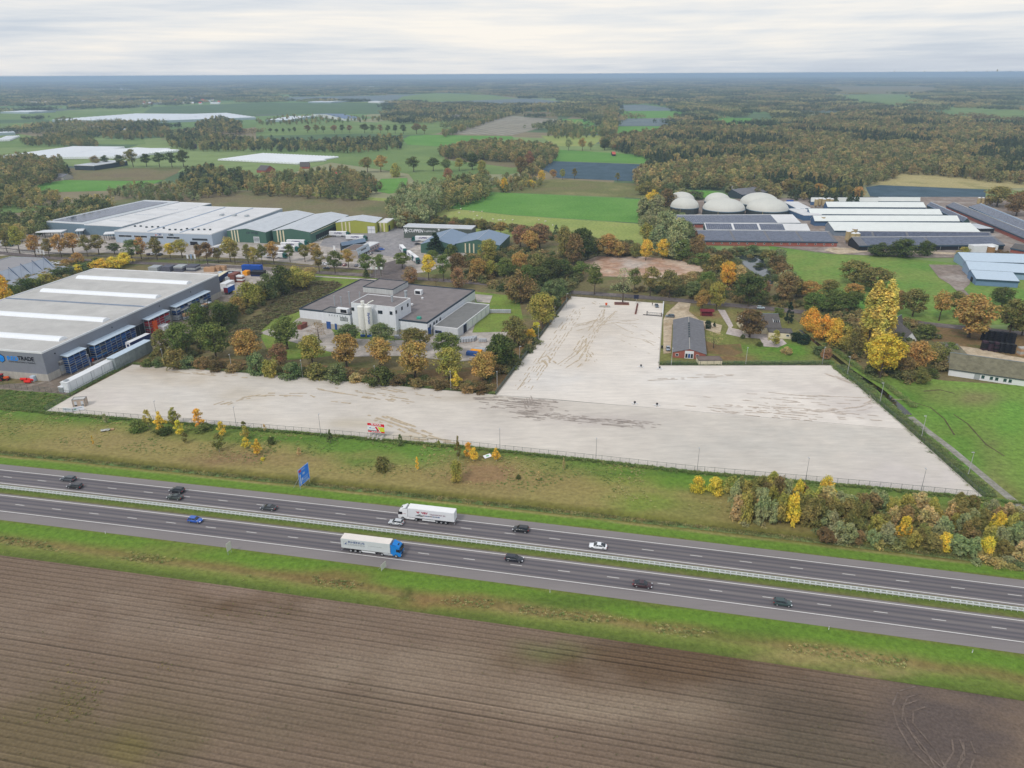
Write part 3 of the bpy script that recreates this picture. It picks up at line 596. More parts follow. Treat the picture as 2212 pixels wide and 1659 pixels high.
# ------------------------------------------------------------------ ploughed field with ridges
PB = [(300,1330,420,60,rgb(146,130,114),.5),(900,1450,420,55,rgb(152,136,118),.55),(1350,1530,300,45,rgb(160,144,124),.6),(560,1300,150,38,rgb(98,78,58),.75),(480,1270,80,20,rgb(146,126,112),.5),(130,1580,260,120,rgb(108,96,66),.7),(620,1560,280,80,rgb(116,102,84),.6),(1450,1430,320,60,rgb(102,82,62),.85),(1700,1530,200,60,rgb(88,78,66),.7),(1750,1630,260,60,rgb(92,84,70),.7),(1170,1405,90,25,rgb(112,120,72),.5),(2080,1580,170,130,rgb(94,84,80),.85),(40,1460,100,60,rgb(128,112,96),.5),(900,1600,200,60,rgb(112,96,80),.5),(330,1590,120,60,rgb(104,94,64),.5),(270,1620,50,40,rgb(118,108,60),.5)]
FX = [-330 + 3.0 * k for k in range(190)]; PR = 1.5; NSUB = 6; NR = 74
hx = G(1945, 1550).x
def fp(i, j):
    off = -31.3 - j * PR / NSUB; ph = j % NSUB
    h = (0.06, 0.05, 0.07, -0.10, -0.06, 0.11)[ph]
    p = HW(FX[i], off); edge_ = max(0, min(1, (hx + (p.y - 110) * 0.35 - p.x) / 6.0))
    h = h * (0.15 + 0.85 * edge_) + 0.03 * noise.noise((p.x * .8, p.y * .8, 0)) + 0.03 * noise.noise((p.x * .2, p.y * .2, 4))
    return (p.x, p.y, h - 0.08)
def fc(p, i, j):
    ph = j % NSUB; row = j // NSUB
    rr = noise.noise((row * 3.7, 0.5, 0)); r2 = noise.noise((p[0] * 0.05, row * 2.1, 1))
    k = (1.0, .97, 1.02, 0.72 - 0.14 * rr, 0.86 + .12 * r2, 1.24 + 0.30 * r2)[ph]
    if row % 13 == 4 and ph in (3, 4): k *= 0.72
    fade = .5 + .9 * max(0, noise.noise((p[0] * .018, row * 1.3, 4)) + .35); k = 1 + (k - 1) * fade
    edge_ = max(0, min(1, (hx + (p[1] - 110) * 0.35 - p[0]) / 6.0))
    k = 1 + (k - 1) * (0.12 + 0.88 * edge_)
    k *= 1 + 0.10 * noise.noise((p[0] * 0.02, p[1] * 0.02, 8)) + 0.08 * noise.noise((p[0] * 0.12, p[1] * 0.3, 6))
    return tuple(q * k for q in blobmix(rgb(126, 108, 92), PB, p))
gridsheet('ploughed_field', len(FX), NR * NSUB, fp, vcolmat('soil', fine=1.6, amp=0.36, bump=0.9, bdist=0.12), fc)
tk = grassmat('dry_soil', (124, 110, 100), (106, 94, 86), s=0.3, fine=1.2)
for ti, px in enumerate(([(1985,1490),(1950,1500),(1938,1530),(1950,1570),(1980,1620),(2030,1665)], [(1990,1520),(1962,1530),(1960,1560),(1985,1590)], [(2085,1600),(2095,1625),(2080,1665)], [(2068,1600),(2072,1630),(2048,1668)], [(1985,1590),(2010,1620),(2035,1665)])):
    mb = MB(); P3 = [G(u, v) for u, v in px]; fine = []
    for k in range(len(P3) - 1): fine += [P3[k].lerp(P3[k + 1], q / 6) for q in range(6)]
    fine.append(P3[-1])
    for s in (-0.9, 0.9):
        for k in range(len(fine) - 1):
            a, b = fine[k], fine[k + 1]; d = (b - a).normalized(); n = Vector((-d.y, d.x, 0)); w = 0.15 + 0.12 * noise.noise((k * .7, s, px[0][0]))
            mb.face([(q.x, q.y, 0.05 + 0.0007 * (k % 2) + 0.003 * ti + 0.0013 * (s > 0)) for q in (a + n * (s - w), b + n * (s - w), b + n * (s + w), a + n * (s + w))])
    mb.build('tyre_tracks', tk)['kind'] = 'structure'
# ------------------------------------------------------------------ trees: prototypes
def leafmat(name, instanced=False):
    if name in MATS: return MATS[name]
    m, t, P, L = newmat(name); t.nodes.remove(P)
    if instanced:
        at = N(t, 'ShaderNodeAttribute'); at.attribute_type = 'INSTANCER'; at.attribute_name = 'tint'; col = at.outputs['Color']
    else:
        oi = N(t, 'ShaderNodeObjectInfo'); col = oi.outputs['Color']
    geo = N(t, 'ShaderNodeNewGeometry')
    cr = N(t, 'ShaderNodeValToRGB'); L(geo.outputs['Random Per Island'], cr.inputs[0])
    el = cr.color_ramp.elements; el[0].color = (0.52, 0.56, 0.55, 1); el[1].color = (1.5, 1.42, 1.1, 1)
    q = el.new(0.35); q.color = (0.85, 0.92, 0.9, 1); q = el.new(0.75); q.color = (1.1, 1.08, 0.95, 1)
    no = N(t, 'ShaderNodeTexNoise'); no.inputs['Scale'].default_value = 0.22; no.inputs['Detail'].default_value = 3; L(geo.outputs['Position'], no.inputs[0])
    hr = N(t, 'ShaderNodeValToRGB'); L(no.outputs[0], hr.inputs[0]); he = hr.color_ramp.elements; he[0].position = .36; he[0].color = (.78, .92, .72, 1); he[1].position = .64; he[1].color = (1.14, 1.06, .95, 1)
    m0 = N(t, 'ShaderNodeVectorMath', operation='MULTIPLY'); L(cr.outputs[0], m0.inputs[0]); L(hr.outputs[0], m0.inputs[1])
    mu = N(t, 'ShaderNodeVectorMath', operation='MULTIPLY'); L(col, mu.inputs[0]); L(m0.outputs[0], mu.inputs[1])
    d = N(t, 'ShaderNodeBsdfDiffuse'); L(mu.outputs[0], d.inputs[0])
    tr = N(t, 'ShaderNodeBsdfTranslucent'); L(mu.outputs[0], tr.inputs[0])
    mx = N(t, 'ShaderNodeMixShader'); mx.inputs[0].default_value = 0.28; L(d.outputs[0], mx.inputs[1]); L(tr.outputs[0], mx.inputs[2])
    L(mx.outputs[0], t.nodes['Material Output'].inputs['Surface'])
    MATS[name] = m; return m
LEAF = leafmat('foliage'); LEAFI = leafmat('wood_foliage', True)
BARK = mat('bark', (104, 92, 78), var=0.3, scale=2.0, rough=0.95, k=0.7)
def leafquad(vs_, fs_, p, nrm, s, rnd, long=1.0):
    a = nrm.orthogonal().normalized(); a.rotate(Matrix.Rotation(rnd.random() * 6.28, 3, nrm)); b = nrm.cross(a)
    i = len(vs_); k = s * rnd.uniform(.7, 1.3)
    vs_ += [p - a * k * .5 * long, p + b * k * .42, p + a * k * .55 * long, p - b * k * .42]; fs_.append((i, i + 1, i + 2, i + 3))
def crown_mesh(name, seed, clumps, per, leaf, mat_, up=0.5, long=1.0):
    """clumps: list of (centre, radius-vector); leaves sit on the clump shells"""
    rnd = random.Random(seed); V = []; F = []
    for c, r in clumps:
        for _ in range(per):
            z = rnd.uniform(-0.75, 1); th = rnd.random() * 6.2832; q = math.sqrt(max(0, 1 - z * z))
            d = Vector((q * math.cos(th), q * math.sin(th), z)); rr = rnd.uniform(.55, 1.08)
            p = Vector((c[0] + d.x * r[0] * rr, c[1] + d.y * r[1] * rr, c[2] + d.z * r[2] * rr))
            nrm = (d + Vector((0, 0, up)) + Vector((rnd.gauss(0, .5), rnd.gauss(0, .5), rnd.gauss(0, .4)))).normalized()
            leafquad(V, F, p, nrm, leaf, rnd, long)
    me = bpy.data.meshes.new(name); me.from_pydata([tuple(v) for v in V], [], F); me.materials.append(mat_); me.update(); return me
def round_clumps(seed, h, r, base, n, cr=(0.28, 0.42), squash=1.0, egg=0.0):
    rnd = random.Random(seed); out = []; cz = (h + base) / 2; hz = (h - base) / 2
    lob = [(rnd.random() * 6.28, rnd.uniform(.8, 1.2)) for _ in range(5)]
    for k in range(n):
        z = rnd.uniform(-1, 1); th = rnd.random() * 6.2832
        w = math.sqrt(max(0.0, 1 - z * z)) * (1 - egg * z)
        lo = 1 + 0.22 * math.sin(2 * th + lob[0][0]) + 0.15 * math.sin(3 * th + lob[1][0])
        rr = rnd.uniform(.35, .82) * w * r * lo
        cs = r * rnd.uniform(*cr)
        out.append(((rr * math.cos(th), rr * math.sin(th), cz + z * hz * 0.86), (cs, cs, cs * squash)))
    return out
def trunk_mesh(name, seed, h, r0, base, crown_r, limbs=6, mat_=None):
    rnd = random.Random(seed); mb = MB(); top = h * 0.86; lean = Vector((rnd.uniform(-.4, .4), rnd.uniform(-.4, .4), 0))
    pt = lambda t: Vector((0, 0, top * t)) + lean * t * t + Vector((0.12 * math.sin(5 * t + seed), 0.12 * math.cos(4 * t), 0)) * t
    mb.tube([pt(t) for t in (0, .03, .2, .45, .7, 1)], [r0 * 1.5, r0 * 1.05, r0 * .9, r0 * .62, r0 * .34, r0 * .08], 7)
    for k in range(limbs):
        t = 0.3 + 0.5 * k / limbs; t = max(t, base / top * 0.95); p = pt(min(t, .9)); th = k * 2.4 + rnd.random(); L_ = crown_r * rnd.uniform(.5, .85) * (1.1 - t * .5)
        e1 = p + Vector((math.cos(th), math.sin(th), .55)) * L_ * .55; e2 = p + Vector((math.cos(th + .2), math.sin(th + .2), .75)) * L_
        mb.tube([p, e1, e2], [r0 * .42 * (1.1 - t), r0 * .26 * (1.1 - t), r0 * .06], 5)
        for q in (-.7, .7):
            e3 = e1 + Vector((math.cos(th + q), math.sin(th + q), .8)) * L_ * .4
            mb.tube([e1, e3], [r0 * .18 * (1.1 - t), r0 * .04], 4)
    return mb.mesh(name, mat_ or BARK)
# kind: nominal height, radius, crown base, list of (trunk mesh, crown mesh)
PROTO = {}
def proto(kind, h, r, base, make_cl, n, per, leaf, r0=0.28, up=.5, long=1.0, limbs=6, bark=None):
    out = []
    for s in range(n):
        out.append((trunk_mesh('trunk', s + 3, h, r0, base, r, limbs, bark), crown_mesh('crown', s * 17 + len(kind), make_cl(s * 31 + len(kind)), per, leaf, LEAF, up, long)))
    PROTO[kind] = (h, r, out)
proto('oak', 12, 5.0, 1.8, lambda s: round_clumps(s, 12, 5.0, 1.8, 60, (.22, .34), .8), 4, 66, .50)
proto('street', 11, 3.6, 3.2, lambda s: round_clumps(s, 11, 3.6, 3.2, 38, (.24, .38), .85, .1), 4, 62, .44, .2)
proto('dense', 10, 4.4, 0.6, lambda s: round_clumps(s, 10, 4.4, .4, 56, (.24, .36), .9, .18), 4, 52, .5)
proto('bush', 4, 2.6, 0.1, lambda s: round_clumps(s, 4, 2.6, -.6, 40, (.26, .4), .8), 4, 44, .38, .1, limbs=4)
proto('willow', 7, 2.4, 0.3, lambda s: round_clumps(s, 7, 2.4, .2, 44, (.16, .28), 1.9, .15), 4, 46, .36, .14, .9, 1.6, 5)
def popl(s):
    rnd = random.Random(s); out = []
    for k in range(120):
        t = rnd.random(); z = 1.5 + t * 27.5; w = 3.4 * math.sin(math.pi * min(1, .12 + t * .86)) ** .6; th = rnd.random() * 6.28; q = w * rnd.uniform(.3, .8)
        out.append(((q * math.cos(th), q * math.sin(th), z), (.95, .95, 2.6)))
    return out
proto('poplar', 30, 3.6, 2.0, popl, 2, 60, .6, .4, .3, 1.3)
def coni(s):
    rnd = random.Random(s); out = []
    for k in range(46):
        t = rnd.random() ** .8; z = .5 + t * 11; w = 3.3 * (1 - t) + .25; th = rnd.random() * 6.28; q = w * rnd.uniform(.4, .85)
        out.append(((q * math.cos(th), q * math.sin(th), z), (.85 * (1.1 - t * .6), .85 * (1.1 - t * .6), .7)))
    return out
proto('conifer', 12, 3.4, .4, coni, 2, 52, .42, .24, -.1, 1.3)
def birc(s):
    rnd = random.Random(s); out = []
    for k in range(30):
        t = rnd.random(); z = 1.2 + t * 4.6; w = 1.5 * math.sin(math.pi * min(1, .18 + t * .8)); th = rnd.random() * 6.28; q = w * rnd.uniform(.2, .8)
        out.append(((q * math.cos(th), q * math.sin(th), z), (.42, .42, .6)))
    return out
BIRCH = mat('birch_bark', (170, 165, 155), var=0.3, scale=3.0)
proto('birch', 6, 1.7, 1.0, birc, 4, 34, .27, .08, .3, 1.2, 5, BIRCH)
proto('bare', 12, 4.4, 3.2, lambda s: round_clumps(s, 12, 4.4, 3.2, 40, (.2, .34), .9), 2, 13, .34, .22, limbs=14)
LG = 1.85     # a leaf is lighter than the self-shaded crown it makes
PAL = dict(g=(74, 84, 42), G=(92, 104, 46), o=(116, 106, 54), y=(142, 132, 46), Y=(194, 160, 44), O=(156, 120, 56), b=(126, 100, 64), r=(136, 98, 74), w=(132, 134, 98), d=(42, 60, 48), t=(164, 138, 96), k=(94, 106, 68), B=(104, 84, 56), Z=(200, 150, 50), P=(176, 154, 50))
CNAME = dict(g='dark green', G='green', o='olive', y='yellow-green', Y='bright yellow', O='orange-brown', b='brown', r='russet', w='grey-green', d='deep green', t='pale tan', k='grey green', B='dull brown', Z='golden orange', P='golden')
KNAME = dict(oak='round tree', street='tall-stemmed tree', dense='bushy tree', bush='shrub', willow='feathery shrub', poplar='columnar poplar', conifer='conifer', birch='slender young tree', bare='nearly leafless tree')
TREES = []   # (kind, u, base v, top v, width, colour, place)
def plant(place, s, group):
    for tok in s.replace('\n', ' ').split(';'):
        q = tok.split()
        if not q: continue
        TREES.append((q[0], float(q[1]), float(q[2]), float(q[3]), float(q[4]), q[5], place, group))
plant('in the warehouse road row', '''street 43 547 488 34 y;street 16 546 498 26 o;street 77 554 508 32 O;street 107 555 515 26 o;street 133 556 506 34 O;street 159 549 503 42 O;street 190 554 508 27 o;street 214 549 507 36 o;
street 287 566 517 36 k;street 248 549 525 29 g;street 306 559 512 30 O;street 340 561 513 33 o;street 394 557 517 40 y;street 369 558 525 24 Y;street 431 566 527 22 b;street 449 570 523 32 r;street 498 565 512 34 y;street 508 569 521 24 o;street 472 567 535 22 o;street 537 571 527 22 o;street 549 572 533 29 y;street 567 572 527 20 G;street 592 570 521 31 O;street 627 565 527 22 G;street 659 565 528 26 o;street 690 588 538 28 o;street 680 561 525 32 O;street 724 590 542 34 G;street 753 577 538 32 O;street 791 594 547 34 G;street 823 595 549 31 G;street 869 580 546 38 G''', 'street trees along the industrial road')
plant('behind the white factory', '''dense 887 611 576 38 r;street 926 604 550 34 Y;street 958 606 548 33 G;dense 990 622 577 37 r;bare 942 617 592 18 B;oak 989 596 546 42 B;oak 1033 602 558 42 O;oak 1060 600 562 38 y;conifer 791 601 580 20 g;oak 935 566 540 30 G;conifer 941 548 502 50 d;bush 974 552 528 26 G''', 'trees between the factory and the road')
plant('in the grove below the sheep meadow', '''oak 1056 570 516 38 y;oak 1090 606 556 40 G;oak 1124 598 545 44 O;oak 1160 600 548 46 o;oak 1110 616 574 42 g;oak 1140 618 572 44 G;dense 1124 653 580 60 b;oak 1166 624 576 52 g;oak 1189 612 556 46 g;oak 1210 606 560 46 g;oak 1256 566 491 48 g;oak 1239 578 504 44 b;oak 1218 566 488 38 o;conifer 1201 512 483 18 k;oak 1166 534 484 52 r;oak 1124 534 486 44 r;oak 1145 545 498 44 O;street 1082 507 479 30 O;oak 1041 499 473 28 o;oak 1015 494 472 22 o;oak 977 491 477 20 r;oak 943 488 472 27 o;oak 877 490 457 26 O;oak 897 488 463 26 o;oak 1312 554 505 46 O;oak 1291 553 521 32 g;oak 1334 556 522 36 O;street 1253 602 565 38 G;oak 1270 560 528 40 g''', 'trees of the central grove')
plant('left of the empty yard', '''oak 1205 644 602 56 k;oak 1190 674 606 54 k;oak 1172 708 633 64 y;oak 1112 746 683 58 o;oak 1090 796 728 58 g;bush 1146 736 708 20 Y;bush 1158 716 694 18 Y''', 'trees beside the empty yard')
plant('along the road behind the gate', '''street 1284 636 571 42 G;street 1345 654 577 2 G;street 1370 632 578 28 G;street 1404 639 577 38 o;street 1445 643 584 50 o;oak 1491 622 586 30 t;oak 1526 632 586 38 G;oak 1516 670 626 38 O;oak 1524 652 603 36 o;oak 1547 670 609 42 y;oak 1497 646 607 38 k;oak 1570 624 564 40 Z;oak 1592 620 573 42 t;oak 1616 662 588 64 g;oak 1650 642 606 32 r;oak 1695 652 589 56 b;oak 1747 642 607 48 O;oak 1790 630 605 44 o;conifer 1703 698 647 22 d;bush 1682 682 663 26 G'''.replace('street 1345 654 577 2 G;', ''), 'trees along the road beyond the gate')
plant('standing in a square bed inside the yard gate', 'bare 1345 653 578 52 w', 'trees along the road beyond the gate')
plant('right of the garden house', '''oak 1757 678 632 56 G;oak 1799 676 627 56 G;oak 1838 674 629 52 G;dense 1749 716 665 40 Z;dense 1774 734 677 44 Z;dense 1801 750 688 44 Z;dense 1822 756 703 40 y;dense 1842 768 708 36 o;poplar 1870 766 612 50 P;poplar 1896 772 610 50 P;oak 1900 816 722 82 Y;oak 1980 800 738 62 O;oak 1950 812 768 38 b;dense 1986 826 790 40 o;bush 2013 813 797 28 g;dense 2022 784 739 48 o;bush 2052 764 740 32 G;oak 1971 683 625 54 o;oak 1936 678 627 32 b;street 2028 692 629 44 O;oak 2061 685 629 40 o;oak 2092 728 637 102 O;oak 2163 664 621 52 g;oak 2179 726 646 66 o;oak 2207 724 656 52 O;oak 1844 614 564 72 o;oak 1886 630 578 74 o;oak 1842 642 612 38 O;bush 2002 728 702 46 G;bush 1952 742 720 38 g;oak 2250 740 670 60 o;bush 1930 720 700 34 O''', 'trees right of the house')
plant('in the house garden', '''oak 1619 728 671 66 B;birch 1674 747 714 32 y;bare 1541 752 714 42 t;bush 1699 764 749 24 t;dense 1785 776 752 24 r;bush 1529 709 690 14 d;conifer 1543 706 694 9 d;bush 1640 747 738 14 g;bush 1720 735 716 30 d;bush 1738 742 722 26 d;bush 1770 764 748 34 k;bush 1604 731 722 10 g''', 'garden trees and shrubs')
plant('by the farm sheds', '''dense 1907 552 524 54 g;dense 1951 554 516 62 g;dense 1997 552 520 40 g;bush 2082 549 534 27 y;oak 2153 446 402 60 o;oak 2195 466 415 54 b;oak 2215 452 410 50 o;bush 2150 550 538 50 B;bush 1480 547 520 1 o;oak 1800 428 405 28 y;oak 1852 436 403 28 O;oak 1826 430 400 34 o;oak 1740 424 392 34 o;oak 1765 428 396 32 O;oak 1712 420 388 40 o;bush 2140 435 426 16 g'''.replace('bush 1480 547 520 1 o;', ''), 'trees by the farm')
plant('left of the white domes', '''willow 1388 470 425 34 w;dense 1400 500 452 40 w;dense 1418 470 421 46 w;dense 1440 450 408 44 B;dense 1412 440 409 30 Y;willow 1394 525 482 30 y;dense 1438 512 455 52 w;dense 1465 535 470 54 w;willow 1420 540 490 40 w;dense 1480 520 478 40 k;dense 1455 560 500 48 w;oak 1395 562 517 30 Z;oak 1432 560 516 30 Y;dense 1472 562 517 46 G;dense 1500 556 512 36 b;dense 1510 548 506 26 O;bush 1520 572 545 40 G;bush 1545 590 552 50 o;bush 1560 575 540 44 B;dense 1350 552 524 32 b;dense 1372 556 526 26 o;willow 1475 432 408 40 w;dense 1400 420 392 44 o;dense 1450 420 396 40 k;bush 1500 430 410 36 k;willow 1580 420 396 34 w''', 'willows and shrubs left of the domes')
plant('round the pond', '''bush 1600 548 534 30 k;bush 1625 548 530 34 k;bush 1612 546 530 14 r;bush 1660 560 538 34 o;bush 1676 580 550 40 B;bush 1690 600 566 40 b;bush 1700 625 585 44 w;bush 1684 560 534 26 w;bush 1640 576 568 22 g;bush 1656 606 592 12 g;bush 1620 556 549 14 o;bush 1570 560 545 26 B;willow 1720 640 600 40 o''', 'shrubs round the pond')
plant('beside the big grey hall', '''dense 144 577 559 22 O;dense 169 573 546 28 O;bush 169 585 571 20 Y;dense 221 581 558 42 Y;dense 248 579 552 42 Y;dense 271 571 545 34 Y;bush 210 572 557 24 g;bush 146 594 578 34 g;bush 125 602 582 38 g;bush 100 612 590 38 y;bush 77 624 598 38 G;bush 56 634 604 36 g;dense 12 662 593 46 Y;bush 34 645 612 30 G;bush 190 583 566 26 k''', 'shrubs beside the grey hall')
plant('between grey hall and factory', '''dense 538 666 610 54 y;dense 512 676 642 38 O;dense 575 646 615 26 Y;dense 582 646 590 46 k;dense 610 634 573 50 g;dense 643 620 572 58 y;oak 670 604 577 36 t;dense 474 668 648 38 G;dense 480 704 657 48 g;dense 445 722 664 46 g;oak 394 766 697 66 G;oak 467 772 698 68 G;dense 433 724 655 50 G;dense 352 760 711 38 o;bush 345 770 750 30 o;dense 500 690 655 36 g;dense 556 652 618 40 y''', 'hedge trees between hall and heath')
plant('before the white factory', '''oak 621 753 684 72 G;oak 535 778 713 66 O;oak 606 788 742 44 r;oak 675 785 724 60 y;oak 749 791 722 64 O;bare 689 733 695 46 r;oak 754 745 701 58 k;oak 822 791 729 62 O;oak 824 747 699 58 k;oak 897 757 709 62 o;oak 897 815 738 76 O;oak 966 772 718 58 G;oak 970 818 751 62 y;oak 1045 826 760 62 O;oak 1078 800 722 62 g;birch 985 837 803 28 Y''', 'trees before the white factory')
plant('on the far yard kerb', '''bush 685 817 786 50 o;bush 730 823 788 46 k;bush 820 829 792 60 g;bush 557 809 760 38 k;bush 586 812 774 34 y;bush 633 815 784 48 k;bush 379 794 753 50 o;bush 410 794 769 36 k;bush 437 795 773 30 b;bush 470 799 780 34 B;bush 505 802 786 34 b;bush 858 831 812 30 B;bush 900 835 818 34 b;bush 950 840 822 30 B;bush 1010 846 828 32 b;bush 1040 848 830 28 B;bush 770 825 805 28 t;bush 345 790 772 28 k;bush 320 790 776 26 G''', 'shrubs along the far kerb')
plant('on the highway verge', '''birch 322 922 886 28 y;birch 349 932 890 30 Y;birch 379 918 881 32 y;birch 388 939 908 27 Y;birch 431 926 884 35 Z;birch 400 957 934 20 o;bush 298 932 908 36 G;bush 354 937 922 34 g;birch 202 961 941 6 Z;birch 229 914 894 17 w;birch 480 942 911 25 Z;birch 474 975 937 30 o;birch 532 948 920 26 y;birch 532 969 945 22 Y;birch 558 982 949 27 Z;birch 526 925 910 17 o;bush 568 994 987 9 Y;birch 647 984 966 13 t;bush 586 959 943 18 g;conifer 714 956 927 17 k;bush 828 1017 984 30 o;birch 572 932 916 9 t;conifer 865 963 935 16 k;birch 902 1017 987 10 Y;dense 985 1042 994 32 y;birch 1012 988 956 25 Z;birch 1024 996 967 23 Y;birch 1072 996 968 21 Y;birch 990 994 943 16 o;birch 948 969 951 11 y;birch 1163 1038 1018 11 t;birch 1217 1015 989 9 t;bush 440 930 915 34 G;bush 1120 1035 1024 10 g''', 'young trees on the verge')
plant('in the near thicket', '''bush 1506 1062 1030 30 Y;bush 1545 1064 1032 34 Y;bush 1585 1068 1030 44 y;bush 1612 1070 1036 40 y;willow 1668 1068 1022 36 y;willow 1640 1075 1030 36 o;dense 1783 1072 1028 32 Z''', 'shrubs of the near thicket')
rt = random.Random(5)
for row, (v0, v1, n, hh) in enumerate(((1076, 1122, 24, 34), (1092, 1142, 25, 38), (1108, 1164, 26, 42), (1126, 1188, 25, 42), (1142, 1212, 22, 36))):
    for k in range(n):
        u = 1570 + (2250 - 1570) * (k + rt.uniform(.05, .95)) / n + (0 if row else 40); f = (u - 1570) / 680
        if row == 4 and u < 1760: continue
        vb = v0 + (v1 - v0) * f + rt.uniform(-6, 6); big = 1.35 if u < 1740 else 1.0
        TREES.append((rt.choice(('willow', 'willow', 'bush', 'willow', 'willow')), u, vb, vb - hh * rt.uniform(.7, 1.3) * big, rt.uniform(24, 44), rt.choice('wwootbyowtoyBoYoyw'), 'in the near thicket', 'shrubs of the near thicket'))
plant('in the far field row', '''street 665 287 270 15 b;street 683 287 269 15 o;street 699 287 271 12 G;street 723 287 270 14 r;street 739 286 269 13 g;street 755 286 270 13 r;street 788 287 267 18 g;street 804 287 269 14 k;street 822 287 269 13 b;street 838 287 270 12 G;street 854 288 269 13 g;street 872 289 269 15 g;street 900 289 266 20 b;street 917 289 269 14 o;street 584 286 277 9 g;street 598 287 278 8 g;street 612 287 277 8 g;street 625 286 277 8 k;street 637 287 274 8 g''', 'trees in the far field rows')
plant('before the curved wood', '''street 794 372 339 27 o;street 823 371 335 31 O;street 894 371 338 31 G;street 936 369 340 26 g;street 964 371 344 24 G;street 992 369 341 24 y;oak 1020 366 331 30 g;bush 855 382 353 22 y;oak 968 390 363 24 r;oak 1040 374 346 22 y;bush 1045 386 366 30 o''', 'trees before the curved wood')
plant('near the red field shed', '''street 1228 325 300 17 w;street 1258 325 298 19 O;street 1276 324 305 14 w;oak 1306 324 300 24 g;oak 1330 324 312 16 b;street 1215 388 365 12 y;street 1241 387 363 12 o;street 1334 392 373 12 o;oak 1195 384 366 16 O;oak 1170 395 368 18 Z;poplar 1089 414 384 18 Y;oak 1125 383 337 26 b;oak 1144 370 326 22 r;bush 1120 402 382 22 o;bush 1145 402 388 20 Y''', 'trees round the field shed')
plant('before the plastic tunnels', '''street 208 361 336 18 b;street 230 359 335 17 g;street 260 360 334 22 g;street 288 361 322 28 o;street 317 360 332 24 g;street 345 361 329 24 g;street 372 361 329 24 g;street 397 361 324 28 g;street 268 362 346 10 o''', 'trees before the plastic tunnels')
PH = {}
from collections import defaultdict
groups = defaultdict(list)
for T in TREES: groups[T[6]].append(T)
tr_rnd = random.Random(3)
for place, lst in groups.items():
    lst.sort(key=lambda T: T[1])
    cnt = defaultdict(int); tot = defaultdict(int)
    for T in lst: tot[(T[0], T[5])] += 1
    for T in lst:
        kind, u, vb, vt, w, c, _, grp = T
        h0, r0, var = PROTO[kind]; b = G(u, vb); hm_ = max(0.8, height_of(u, vb, vt)); rm = max(0.4, w / 2 * depth(b) / FPX)
        a = (kind, c); k = cnt[a]; cnt[a] += 1
        nm = CNAME[c] + ' ' + KNAME[kind]
        lab = nm + ' ' + place if tot[a] == 1 else '%s, %s such from the left, %s' % (nm, ordinal(k), place)
        cat = 'shrub' if kind in ('bush', 'willow') else 'tree'
        name = {'bush': 'shrub', 'willow': 'shrub', 'poplar': 'poplar_tree', 'conifer': 'conifer_tree', 'birch': 'young_tree', 'bare': 'bare_tree'}.get(kind, 'broadleaf_tree')
        wk = 1.1 if kind in ('oak', 'dense', 'street') else 1.12
        t = thing(name, lab, cat, (b.x, b.y, -0.1), tr_rnd.random() * 6.28, grp, (rm / r0 * wk, rm / r0 * wk, hm_ / h0))
        tm, cm = tr_rnd.choice(var)
        o1 = bpy.data.objects.new('trunk', tm); link(o1, t)
        o2 = bpy.data.objects.new('crown', cm); link(o2, t)
        j = tr_rnd.uniform(.86, 1.14); cc = PAL[c]
        lc = [lin(q) * LG * j * tr_rnd.uniform(.93, 1.07) for q in cc]; lu = .3 * lc[0] + .6 * lc[1] + .1 * lc[2]; ds = .12 if c in 'YZ' else .26
        o2.color = tuple(min(.9, q + (lu - q) * ds) for q in lc) + (1,)
